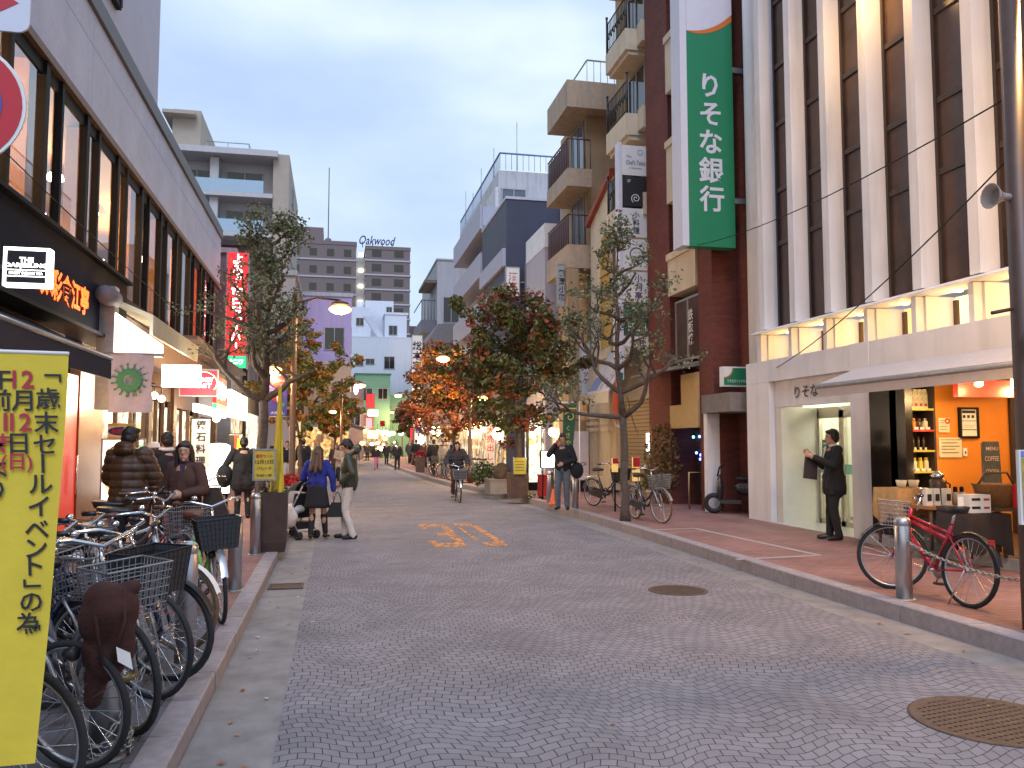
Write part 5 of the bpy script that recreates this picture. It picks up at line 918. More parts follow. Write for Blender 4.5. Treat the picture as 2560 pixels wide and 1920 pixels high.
for a_, b_ in (((8.2, 41.2), (15, 41.2)), ((8.2, 41.2), (8.2, 55))):
    L_ = math.dist(a_, b_); n = int(L_ / .3); [mb.tube([(a_[0] + (b_[0] - a_[0]) * i / n, a_[1] + (b_[1] - a_[1]) * i / n, 15.9), (a_[0] + (b_[0] - a_[0]) * i / n, a_[1] + (b_[1] - a_[1]) * i / n, 16.75)], .014, 4) for i in range(n + 1)]; mb.tube([(*a_, 16.75), (*b_, 16.75)], .05, 5)
mb.build('roof_railing', mat('blue grey railing', (.16, .22, .38), .5, .3), t, True)
mb = MB(); [mb.tube([(x, y, 15.9), (x, y, z + .4)], .02, 4) for x, y, z in ((9.5, 43, 18.8), (8.6, 45, 18), (8.4, 48, 17.8), (8.4, 51, 17.2), (8.4, 54, 18.2))]; mb.build('antenna', galv, t, True)
mb = MB(); mb.box(8.0, 8.158, 41.4, 44, 13.2, 15.0); mb.build('window_bay', mat('white bay', (.6, .6, .62), .6), t, True); win_y(t, 41.4, 8.35, 9.6, 13.2, 14.9, sky_glass); win_y(t, 41.4, 12.8, 14.2, 12.6, 13.8, sky_glass)
lil = mat('lilac balcony panel', (.40, .40, .48), .6, var=.05, dirt=.1)
for zt_ in (14.0, 11.5, 9.0, 6.5): mb = MB(); mb.box(7.2, 7.32, 41.42, 51.3, zt_ - 1.25, zt_); mb.box(7.32, 8.159, 41.42, 51.3, zt_ - 1.25, zt_ - 1.1); mb.box(7.33, 8.15, 41.3, 41.4, zt_ - 1.1, zt_ - .1); mb.build('balcony', lil, t, True); win_x(t, 8.16, 42, 49.5, zt_ - 1.0, zt_ + .9, dark_glass, -1, n=6)
g = MB(); g.box(8.05, 8.15, 41.3, 54.8, .3, 2.9); g.build('shop_window', shop_glow, t, True)
t = bldg('mansard_building', 'grey brown building with a mansard top behind the orange maple', 6.6, 14, 60, 72, 9.0, mat('brownish stone', (.27, .235, .22), .8, var=.1, dirt=.2)); mb = MB(); mb.prism([(6.5, 59.9, 9.0), (14, 59.9, 9.0), (14, 59.9, 10.4), (7.3, 59.9, 10.4)], (0, 12.2, 0)); mb.build('mansard_roof', mat('slate roof', (.16, .15, .16), .6, var=.1), t, True); win_y(t, 60, 7.6, 8.4, 7.2, 8.4); win_x(t, 6.6, 62, 64, 6, 7.6, dark_glass, -1); win_y(t, 60, 7.6, 8.6, 4.0, 5.4)
g = MB(); g.box(6.5, 6.59, 60.2, 71.8, .3, 2.8); g.build('shop_window', shop_white, t, True); g = MB(); g.box(6.7, 13, 59.93, 59.99, .3, 2.9); g.build('side_window', shop_glow, t, True)
t = bldg('grey_block', 'grey white block with jutting balcony and eaves farther along on the right', 9.4, 16, 78, 92, 19.2, mat('grey white concrete', (.38, .38, .40), .8, var=.06, dirt=.3)); mb = MB(); mb.box(8.2, 9.39, 78.2, 84, 17.0, 17.3); mb.build('eaves', mat('brown eaves', (.13, .10, .08), .7), t, True); lip(t, 9.4, 16, 78, 92, 19.2, .15)
mb = MB(); mb.box(7.9, 9.39, 78.2, 86, 12.2, 13.4); mb.tube([(7.95, 78.2, 15.3), (9.3, 78.2, 15.3)], .06); mb.tube([(7.95, 78.2, 15.3), (7.95, 86, 15.3)], .06); [mb.tube([(7.95 + i * .3, 78.2, 13.4), (7.95 + i * .3, 78.2, 15.3)], .04, 4) for i in range(5)]; mb.build('balcony', mat('dark balcony', (.12, .12, .14), .6), t, True); win_y(t, 78, 10, 11.5, 13.2, 15.6); win_y(t, 78, 10, 11.5, 9.8, 11.6)
g = MB(); g.box(9.3, 9.39, 78.2, 91, .3, 2.8); g.build('shop_window', shop_glow, t, True)
vsign('long white vertical shop banner with brush characters left of the orange maple', 1031, 1054, 838, 1040, 59.6, paper, '総本家永坂更科', ink, .68, step=1.06)
for nm, lb, x0, x1, y0, y1, h, m_ in (('far_building', 'far pale shop building past the mansard on the right', 9.9, 18, 94, 112, 12, mat('far pale wall', (.4, .36, .36), .8)), ('far_building', 'far brown shop building at the end of the left row', 3.4, 7.0, 116, 130, 7, mat('far brown wall', (.26, .2, .18), .8)), ('far_building', 'low far building between the shop lights at the road bend', 13, 24, 114, 140, 9, mat('far grey wall', (.3, .28, .3), .8))):
    t = bldg(nm, lb, x0, x1, y0, y1, h, m_); g = MB(); g.box(x0 + .1, x1, y0 - .06, y0 - .01, .3, 3.0); g.build('shop_window', shop_white if 'pale' in lb else shop_glow, t, True); lip(t, x0, x1, y0, y1, h, .2); win_y(t, y0, x0 + 1, x0 + 2.4, 4, 5.5)
# ================================================================ bicycles
rubber = mat('black rubber', (.018, .018, .02), .75, var=.2, scale=20); tan_rub = mat('brown tyre wall', (.16, .09, .04), .75, var=.2)
alu = mat('dull aluminium', (.50, .50, .52), .35, .9, var=.08); black_p = mat('black plastic', (.02, .02, .022), .4, var=.1); leather = mat('brown leather', (.14, .055, .03), .5, var=.15)
wire_d = mat('dark basket wire', (.03, .032, .036), .4, .5, var=.1); wire_l = mat('grey basket wire', (.35, .35, .36), .4, .8, var=.1); mesh_d = mat('charcoal mesh panel', (.035, .037, .042), .6, var=.3, scale=60)
orange_r = mat('orange reflector', (.8, .25, .03), .2, var=0, emit=.15)
def bike(label, loc, az, frame_m, r=.33, steer=0.0, basket='wire', bm=None, tyre=None, rim=None, fender=None, grip=None, style='city', lean=4, group=None, low=False, seat=None, rack=True, child=False):
    """az = heading of the front wheel in degrees clockwise from +y"""
    t = thing('bicycle', label, 'bicycle', loc, -rad(az), group); t.rotation_euler = (0, rad(lean), -rad(az))
    wb = 1.04 if r > .31 else .98; ns = 14 if low else 26; ny = 20 if low else 34
    St = Matrix.Translation((0, wb - .03, 0)) @ Matrix.Rotation(rad(steer), 4, 'Z') @ Matrix.Translation((0, -(wb - .03), 0)); I = Matrix.Identity(4)
    for y, T in ((0, I), (wb, St)):
        m = MB(); m.tube([(0, y + (r - .03) * math.cos(a), r + (r - .03) * math.sin(a)) for a in [2 * math.pi * i / ny for i in range(ny)]], .013, 5, 0, T, closed=True); m.tube([(-.045, y, r), (.045, y, r)], .022, 8, 0, T); w = m.build('wheel', rim or alu, t)
        m = MB(); m.tube([(0, y + (r - .012) * math.cos(a), r + (r - .012) * math.sin(a)) for a in [2 * math.pi * i / ny for i in range(ny)]], .024 if style == 'mtb' else .019, 6, 0, T, closed=True); m.build('tyre', tyre or rubber, w)
        m = MB()
        for i in range(ns): a = 2 * math.pi * i / ns; a2 = a + (.5 if i % 2 else -.5); m.tube([((-1) ** i * .03, y + .02 * math.cos(a2), r + .02 * math.sin(a2)), (0, y + (r - .04) * math.cos(a), r + (r - .04) * math.sin(a))], .0022, 3, 0, T, cap=False)
        m.build('spokes', chrome, w)
        if fender is not False:
            m = MB(); a0, a1 = (.15, 2.9) if y == 0 else (.35, 2.75); P = [(y + (r + .03) * math.cos(a), r + (r + .03) * math.sin(a)) for a in [a0 + (a1 - a0) * i / 12 for i in range(13)]]
            vs = [(x, p[0], p[1] - (.012 if x else 0)) for p in P for x in (-.028, 0, .028)]; m.add(vs, [(i * 3 + j, i * 3 + j + 1, i * 3 + j + 4, i * 3 + j + 3) for i in range(12) for j in range(2)], 0, True, T); m.build('mudguard', fender or alu, t)
    bb = (0, .44, .28); hd = (0, wb - .19, .62); ht = (0, wb - .24, .86); stp = (0, .24, .74); stt = (0, .20, .88)
    m = MB()
    if style == 'mtb': m.tube([hd, bb], .028, 8); m.tube([(0, wb - .2, .74), (0, .30, .60)], .026, 8); m.tube([(0, wb - .21, .78), (0, .27, .66)], .016, 6)
    else: m.tube([hd, (0, wb - .36, .40), (0, .56, .30), bb], .022, 8); m.tube([(0, wb - .2, .70), (0, wb - .38, .50), (0, .50, .40), (0, .40, .40)], .016, 6)
    m.tube([bb, stp], .018, 8)
    for s in (-1, 1): m.tube([(s * .05, 0, r), (s * .03, .38, .29)], .011, 5); m.tube([(s * .05, 0, r), (s * .02, .26, .66)], .009, 5)
    m.tube([hd, ht], .024, 8); m.build('frame', frame_m, t)
    m = MB()
    for s in (-1, 1): m.tube([(s * .05, wb, r), (s * .055, wb - .08, r + .22), (s * .03, wb - .17, .62), (0, wb - .19, .64)], .012, 6, 0, St)
    m.build('fork', frame_m if style == 'mtb' else alu, t)
    # bars
    hz = 1.0 if style != 'mtb' else .98; m = MB(); m.tube([(0, wb - .22, .84), (0, wb - .25, hz)], .014, 6, 0, St)
    if style == 'mtb': pts = [(-.29, wb - .25, hz + .02), (-.1, wb - .2, hz), (.1, wb - .2, hz), (.29, wb - .25, hz + .02)]
    else: pts = [(-.29, wb - .48, hz + .04), (-.26, wb - .34, hz + .05), (-.17, wb - .22, hz + .06), (0, wb - .22, hz), (.17, wb - .22, hz + .06), (.26, wb - .34, hz + .05), (.29, wb - .48, hz + .04)]
    m.tube(pts, .012, 6, 0, St)
    for s in (0, -1): p, q2 = Vector(pts[s]), Vector(pts[1 if s == 0 else -2]); m.tube([p + (q2 - p) * .35 + V(0, .05, -.01), p + (q2 - p) * .1 + V(0, .06, -.04)], .006, 4, 0, St)
    hb = m.build('handlebar', chrome, t)
    for s in (0, -1): m = MB(); p, q2 = Vector(pts[s]), Vector(pts[1 if s == 0 else -2]); m.tube([p, p + (q2 - p).normalized() * .12], .018, 8, 0, St); m.build('grip', grip or black_p, hb)
    m = MB(); m.ball((.14, wb - .25, hz + .09), (.028, .028, .02), 0, St, 8, 5); m.build('bell', chrome, hb)
    if basket:
        x0, x1, y0, y1, z0, z1 = -.15, .15, wb - .14, wb + .13, .66, .92; fl = .035; g = MB(); tubes = lambda a, b, rr_=.003: g.tube([a, b], rr_, 4, 0, St, cap=False)
        c0 = [(x0, y0, z0), (x1, y0, z0), (x1, y1, z0), (x0, y1, z0)]; c1 = [(x0 - fl, y0 - .01, z1), (x1 + fl, y0 - .01, z1), (x1 + fl, y1 + fl, z1), (x0 - fl, y1 + fl, z1)]
        L_ = lambda a, b, u: tuple(a[i] + (b[i] - a[i]) * u for i in range(3)); k1, k2 = (5, 3) if low else (10, 6)
        for s in range(4):
            a0, b0, a1, b1 = c0[s], c0[(s + 1) % 4], c1[s], c1[(s + 1) % 4]
            for i in range(k1 + 1): tubes(L_(a0, b0, i / k1), L_(a1, b1, i / k1))
            for j in range(k2 + 1): tubes(L_(a0, a1, j / k2), L_(b0, b1, j / k2), .006 if j == k2 else .003)
        for i in range(6): tubes(L_(c0[0], c0[1], i / 5), L_(c0[3], c0[2], i / 5))
        bk = g.build('basket', bm or wire_l, t)
        if basket == 'solid':
            g = MB()
            for s in range(4): g.quad(c0[s], c0[(s + 1) % 4], c1[(s + 1) % 4], c1[s], 0, St)
            g.quad(*c0, 0, St); g.build('liner', mesh_d, bk)
    m = MB(); m.add([(.0, .46, .90), (-.03, .42, .91), (-.075, .28, .915), (-.10, .16, .92), (-.07, .09, .93), (0, .07, .935), (.07, .09, .93), (.10, .16, .92), (.075, .28, .915), (.03, .42, .91)] + [(0, .44, .87), (-.02, .41, .86), (-.05, .28, .85), (-.08, .16, .85), (-.05, .1, .86), (0, .09, .86), (.05, .1, .86), (.08, .16, .85), (.05, .28, .85), (.02, .41, .86)], [tuple(range(9, -1, -1)), tuple(range(10, 20))] + [(i, (i + 1) % 10, 10 + (i + 1) % 10, 10 + i) for i in range(10)], 0, True); m.build('saddle', seat or black_p, t)
    m = MB(); m.tube([stp, stt], .014, 6); m.build('seat_post', chrome, t)
    m = MB(); m.tube([(-.07, bb[1], bb[2]), (.07, bb[1], bb[2])], .018, 6); m.lathe([(.085, 0), (.085, .006)], 16, 0, Matrix.Translation((.045, bb[1], bb[2])) @ Matrix.Rotation(math.pi / 2, 4, 'Y'))
    m.tube([(.07, .44, .28), (.09, .52, .14)], .009, 5); m.tube([(-.07, .44, .28), (-.09, .36, .42)], .009, 5); cr_ = m.build('crankset', alu, t)
    m = MB(); m.box(.09, .18, .48, .56, .125, .15); m.build('pedal', black_p, cr_); m = MB(); m.box(-.18, -.09, .32, .40, .41, .435); m.build('pedal', black_p, cr_)
    if style != 'mtb': m = MB(); m.prism([(.052, -.06, r - .05), (.052, -.06, r + .05), (.052, .40, .37), (.052, .53, .33), (.052, .53, .22), (.052, .40, .19)], (.02, 0, 0)); m.build('chain_case', black_p, t)
    if rack and style != 'mtb': m = MB(); [m.tube([(x, -.22, .70), (x, .2, .70)], .006, 4) for x in (-.06, 0, .06)]; [m.tube([(s * .06, -.2, .70), (s * .055, 0, r)], .006, 4) for s in (-1, 1)]; m.tube([(-.06, -.2, .70), (.06, -.2, .70)], .006, 4); m.build('rear_rack', alu, t)
    m = MB(); [m.tube([(s * .06, 0, r), (s * .10, -.06 + (.2 if style == 'mtb' else 0), .0)], .007, 5) for s in ((-1, 1) if style != 'mtb' else (-1,))]; m.build('kickstand', alu, t)
    m = MB(); m.lathe([(.025, 0), (.035, .04), (.03, .06)], 10, 0, St @ Matrix.Translation((.06, wb + .02, r + .28)) @ Matrix.Rotation(-math.pi / 2, 4, 'X')); m.build('headlight', black_p, t)
    m = MB(); m.box(-.03, .03, -.25, -.235, .60, .65); m.build('reflector', red_ink, t)
    return t
# ================================================================ people
SK = {}
def skin_mat(): return mat('skin', (.50, .29, .20), .55, var=.05, scale=20), mat('dark eye', (.02, .015, .015), .4, var=0), mat('lips', (.36, .13, .11), .5, var=0)
def fab(name, col, rough=.85, **k): return mat(name, col, rough, var=k.get('var', .14), scale=k.get('scale', 25), bump=k.get('bump', .12), bscale=160)
def person(label, loc, rz, h=1.70, top=None, legs=None, shoe=None, hair=None, pose=None, vox=.012, group=None, hairstyle='short', skirt=None, coat_len=None, bare_leg=False, puffer=0, girth=1.0, hood=None, collar=None, boots=None, scarf=None, seated=None, hat=None, coatw=1.0):
    """faces local +y; pose gives joints in metres for a 1.70 m figure: elR wrR elL wrL knR anR knL anL, head = (yaw, pitch)"""
    s = h / 1.70; P = dict(elR=(.27, -.02, 1.14), wrR=(.27, .08, .90), elL=(-.27, -.02, 1.14), wrL=(-.27, .08, .90), knR=(.10, .03, .49), anR=(.11, -.02, .085), knL=(-.10, .03, .49), anL=(-.11, -.02, .085), head=(0, 0), lean=0.0, pelvis=(0, 0, .93), toeR=None, toeL=None)
    P.update(pose or {}); Pv = Vector(P['pelvis']); ln = P['lean']
    t = thing('person', label, 'person', loc, rz, group); g = girth
    W_ = lambda p: Vector((p[0] * s, p[1] * s, p[2] * s)); up = lambda x, y, z: V(Pv.x + x, Pv.y + y + ln * (z - .93), Pv.z + z - .93)
    sh = {'R': up(.175 * g, -.01, 1.385), 'L': up(-.175 * g, -.01, 1.385)}; hipj = {'R': Pv + V(.085, 0, -.03), 'L': Pv + V(-.085, 0, -.03)}
    ch = up(0, .0, 1.22); nk = up(0, -.01, 1.42); hc = up(0, .02, 1.585); HY, HP = P['head']
    HM = Matrix.Translation(hc) @ Matrix.Rotation(rad(HY), 4, 'Z') @ Matrix.Rotation(rad(HP), 4, 'X'); hp = lambda *a: HM @ Vector(a)
    def sc(mb): mb.v = [(x * s, y * s, z * s) for x, y, z in mb.v]; return mb
    # --- body, one skin surface
    b = MB(); near = vox <= .013
    def ball(c, r, T=None): b.ball(c, r, 0, T, 14, 9)
    ball((0, 0, .02), (.075, .092, .105), HM); ball((0, .03, -.055), (.055, .06, .06), HM); ball((0, .098, -.012), (.013, .02, .022), HM)
    for q_ in (-1, 1): ball((q_ * .076, -.005, -.005), (.012, .02, .03), HM)
    ball((0, .085, -.062), (.026, .014, .014), HM); ball((0, .08, -.098), (.022, .018, .018), HM); ball((0, .082, .035), (.05, .014, .012), HM)
    capsule(b, nk + V(0, 0, -.04), hp(0, -.01, -.06), .055, .052)
    capsule(b, up(0, 0, 1.33), up(0, 0, 1.05), .12 * g, .11 * g); ball(up(-.06, 0, 1.25), (.11 * g, .10 * g, .16)); ball(up(.06, 0, 1.25), (.11 * g, .10 * g, .16)); ball(Pv + V(0, 0, 0), (.16 * g, .11 * g, .12))
    hand_dir = {}
    for q_, x in (('R', 1), ('L', -1)):
        e, w = Vector(P['el' + q_]), Vector(P['wr' + q_]); capsule(b, sh[q_], e, .05 * g, .038); capsule(b, e, w, .038, .026)
        d = (w - e).normalized(); hand_dir[q_] = d; pal = w + d * .05
        side = d.cross(V(0, 0, 1)); side = side.normalized() if side.length > .3 else V(0, 1, 0); side = side if abs(d.z) > .7 else side
        fwd = V(0, 1, 0) if abs(d.z) > .7 else V(0, 0, 1); fwd = (fwd - d * fwd.dot(d)).normalized(); palm_n = d.cross(fwd).normalized() * (-x)
        ball(pal, (.026, .03, .045)); capsule(b, w, w + d * .085, .022, .028)
        if near:
            for i, L_ in enumerate((.07, .08, .075, .058)):
                r0 = w + d * .085 + fwd * (.03 - .02 * i); k1 = r0 + d * L_ * .55 + palm_n * .006; k2 = k1 + (d * .75 + palm_n * .66).normalized() * L_ * .5; capsule(b, r0, k1, .0105, .0098, 8); capsule(b, k1, k2, .0098, .0085, 8)
            capsule(b, w + d * .035 + fwd * .025, w + d * .075 + fwd * .058, .012, .011, 8); capsule(b, w + d * .075 + fwd * .058, w + d * .105 + fwd * .062 + palm_n * .01, .011, .009, 8)
        else:
            for i in range(4): r0 = w + d * .08 + fwd * (.03 - .02 * i); capsule(b, r0, r0 + d * .07, .011, .009, 6)
            capsule(b, w + d * .03 + fwd * .02, w + d * .08 + fwd * .055, .012, .010, 6)
    ft = {}
    for q_, x in (('R', 1), ('L', -1)):
        k, a = Vector(P['kn' + q_]), Vector(P['an' + q_]); capsule(b, hipj[q_], k, .085 * g, .055); capsule(b, k, a, .055, .036); ball(k + (a - k) * .3 + V(0, -.015, 0), (.05, .055, .11))
        td = Vector(P['toe' + q_] or (x * .03, .16, -.055)); ft[q_] = (a, td); capsule(b, a + V(0, 0, -.03), a + td, .036, .03)
    me = remesh(sc(b), vox * s if near else vox, 1)
    sk, ey, lp = skin_mat(); o = meshobj('body', me, [sk, ey, lp], t)
    eyes = [W_(hp(q_ * .031, .085, .012)) for q_ in (-1, 1)]; brow = [W_(hp(q_ * .032, .092, .036)) for q_ in (-1, 1)]; mo = W_(hp(0, .10, -.062))
    for p in me.polygons:
        c = p.center
        if any(near and ((c - e_).length < .0085 * s) for e_ in eyes) or any(near and abs((c - e_).z) < .003 * s and (c - e_).length < .015 * s for e_ in brow): p.material_index = 1
        elif near and abs(c.z - mo.z) < .007 * s and (c - mo).length < .022 * s: p.material_index = 2
    # --- hair
    hm = hair or mat('black hair', (.014, .011, .011), .5, var=.3, scale=40)
    if hat:
        m = MB(); m.lathe([(.17, .05), (.10, .07), (.09, .13), (.03, .15)], 16, 0, Matrix.Scale(s, 4) @ HM); m.build('hat', hat, t)
    if hairstyle != 'none':
        m = MB(); m.ball((0, -.022, .045), (.088, .098, .098), 0, HM, 14, 9); m.ball((0, -.05, -.01), (.082, .075, .085), 0, HM, 14, 9)
        for q_ in (-1, 1): m.ball((q_ * .07, -.01, .02), (.022, .05, .06), 0, HM, 10, 7)
        m.ball((.02, .045, .088), (.062, .045, .03), 0, HM, 10, 7); m.ball((-.03, .048, .082), (.045, .042, .03), 0, HM, 10, 7)
        if hairstyle == 'long':
            for q_ in (-1, 0, 1): capsule(m, hp(q_ * .05, -.05, .0), hp(q_ * .09, -.10, -.33 if q_ else -.38), .06, .035)
            for q_ in (-1, 1): capsule(m, hp(q_ * .075, .0, .05), hp(q_ * .095, .0, -.25), .032, .022)
        if hairstyle == 'bob':
            for q_ in (-1, 1): capsule(m, hp(q_ * .07, -.01, .04), hp(q_ * .08, .0, -.13), .036, .032)
            capsule(m, hp(-.04, -.06, -.05), hp(.04, -.06, -.1), .06, .06)
        me = remesh(sc(m), max(vox, .009), 1, .006 * s, 55); meshobj('hair', me, hm, t)
    # --- top garment
    if top:
        m = MB(); pr = .022 + (.03 if puffer else 0); cl = coat_len if coat_len else .86
        for q_ in ('R', 'L'):
            e, w = Vector(P['el' + q_]), Vector(P['wr' + q_]); capsule(m, sh[q_] + V(0, 0, .005), e, .058 * g + pr, .044 + pr); capsule(m, e, w - hand_dir[q_] * .01, .044 + pr, .034 + pr * .8)
        for x in (-1, 1): m.ball(up(x * .065, 0, 1.24), (.115 * g + pr, .105 * g + pr, .19), 0, None, 16, 10)
        capsule(m, up(-.13 * g, -.01, 1.385), up(.13 * g, -.01, 1.385), .062 + pr * .5, .062 + pr * .5)
        m.ball(up(0, 0, 1.24), (.13 * g + pr, .118 * g + pr, .2), 0, None, 16, 10); capsule(m, up(0, 0, 1.2), up(0, 0, max(cl + .14, .98)), .122 * g + pr, .125 * g + pr)
        n = 6; zc = [1.2 + (cl - 1.2) * i / n for i in range(n + 1)]
        for z0, z1 in zip(zc, zc[1:]):
            for x in (-1, 1): w0 = .10 * g + pr + (.01 if z1 < 1.0 else 0) * coatw + max(0, .85 - z1) * .14 * coatw; capsule(m, up(x * .062 * coatw, 0, z0), up(x * .066 * coatw, 0, max(z1 + w0 * .7, z1)), w0, w0)
        if seated is None and not puffer and coat_len and coat_len < .8: m.box(Pv.x - .17 * coatw, Pv.x + .17 * coatw, Pv.y - .12 * coatw, Pv.y + .12 * coatw, cl, cl + .3)
        m.lathe([(.075, 0), (.072, .06)], 14, 0, Matrix.Translation(nk + V(0, 0, -.03)))
        if hood: capsule(m, hp(-.06, -.11, -.13), hp(.06, -.11, -.13), .075, .075); m.ball(hp(0, -.10, -.11), (.12, .08, .08))
        sc(m); fn = None
        if puffer: fn = lambda co: .014 * (abs(math.sin(co.z * puffer)) ** .6 - .6)
        me = remesh(m, max(vox, .011) * (s if near else 1), 3, .009 * s, 9, fn); meshobj('jacket', me, top, t)
        if hood and hood is not True: m = MB(); m.tube([hp(.1 * math.cos(a), -.06 + .10 * math.sin(a), -.115 - .02 * math.sin(a)) for a in [math.pi * 2 * i / 16 for i in range(16)]], .036, 7, closed=True); sc(m); me = remesh(m, .011, 1, .012, 60); meshobj('fur_trim', me, hood, t)
    if collar: m = MB(); m.lathe([(.07, 0), (.066, .045)], 14, 0, Matrix.Scale(s, 4) @ Matrix.Translation(nk + V(0, .01, .015))); m.prism([hp(-.035, .09, -.14), hp(.035, .09, -.14), hp(.0, .14, -.32)], (0, .012, 0), 0, Matrix.Scale(s, 4)); m.build('collar', collar, t)
    if scarf: m = MB(); m.tube([hp(.085 * math.cos(a), .0 + .085 * math.sin(a), -.125) for a in [2 * math.pi * i / 14 for i in range(14)]], .03, 7, closed=True, T=Matrix.Scale(s, 4)); m.build('scarf', scarf, t)
    # --- trousers / skirt
    if legs and not bare_leg:
        m = MB(); m.ball(Pv + V(0, 0, .0), (.175 * g, .125 * g, .13), 0, None, 16, 10)
        for q_ in ('R', 'L'): k, a = Vector(P['kn' + q_]), Vector(P['an' + q_]); capsule(m, hipj[q_], k, .10 * g, .072); capsule(m, k, a + V(0, 0, -.02), .072, .058)
        me = remesh(sc(m), max(vox, .011), 2, .010 * s, 11); meshobj('trousers', me, legs, t)
    if skirt:
        m = MB(); zt, zb, r1, m_ = skirt; n = 22; prof = []
        for i in range(7):
            u = i / 6; z = zt + (zb - zt) * u; r = .165 + (r1 - .165) * u
            prof.append([(Pv.x + (r + .012 * u * math.sin(j * 2.1)) * math.cos(2 * math.pi * j / n) * s, (Pv.y * s + (r * .78 + .012 * u * math.sin(j * 1.7)) * math.sin(2 * math.pi * j / n) * s), z * s) for j in range(n)])
        vs = [p for row in prof for p in row]; m.add(vs, [(i * n + j, (i + 1) * n + j, (i + 1) * n + (j + 1) % n, i * n + (j + 1) % n) for i in range(6) for j in range(n)] + [tuple(range(n)), tuple(range(7 * n - 1, 6 * n - 1, -1))], 0, True); m.build('skirt', m_, t)
    if boots:
        bm_, bz = boots
        for q_ in ('R', 'L'): k, a = Vector(P['kn' + q_]), Vector(P['an' + q_]); m = MB(); u = (bz - a.z) / max(.01, k.z - a.z); top_ = a + (k - a) * u; capsule(m, a, top_, .046, .066); me = remesh(sc(m), .01, 1); meshobj('boot', me, bm_, t)
    # --- shoes
    for q_, x in (('R', 1), ('L', -1)):
        a, td = ft[q_]; m = MB(); d = V(td.x, td.y, 0).normalized(); capsule(m, a + V(0, 0, -.038) - d * .03, a + td + V(0, 0, .002), .046, .036); m.ball(a + td - d * .03 + V(0, 0, 0), (.045, .06, .035)); sc(m)
        zmin = (a.z - .085) * s; m.v = [(x_, y_, max(z_, zmin)) for x_, y_, z_ in m.v]; me = remesh(m, .01, 1)
        meshobj('shoe', me, shoe or mat('black leather', (.016, .015, .015), .35, var=.1), t)
    return t
# ================================================================ trees
def leafmats(nm, cols): return [mat(nm + ' %d' % i, c, .6, var=.25, scale=3) for i, c in enumerate(cols)]
def leaf_cloud(mb, c, r, n, rr, size, nm_, flat=1.0, wts=None):
    main = rr.choices(range(nm_), wts)[0] if wts else rr.randrange(nm_)
    for i in range(n):
        while True:
            p = V(rr.uniform(-1, 1), rr.uniform(-1, 1), rr.uniform(-1, 1))
            if p.length < 1: break
        p = Vector((c[0] + p.x * r, c[1] + p.y * r, c[2] + p.z * r * flat)); L_ = size * rr.uniform(.6, 1.25)
        a = V(rr.gauss(0, 1), rr.gauss(0, 1), rr.gauss(-.2, .7)).normalized(); b = a.cross(V(rr.gauss(0, 1), rr.gauss(0, 1), rr.gauss(0, 1))).normalized()
        w = b * L_ * .30; nn = a.cross(b) * L_ * .12
        mb.add([p - a * L_ * .5, p - w + nn, p + a * L_ * .5, p + w + nn], [(0, 1, 2), (0, 2, 3)], main if rr.random() < .72 else rr.randrange(nm_))
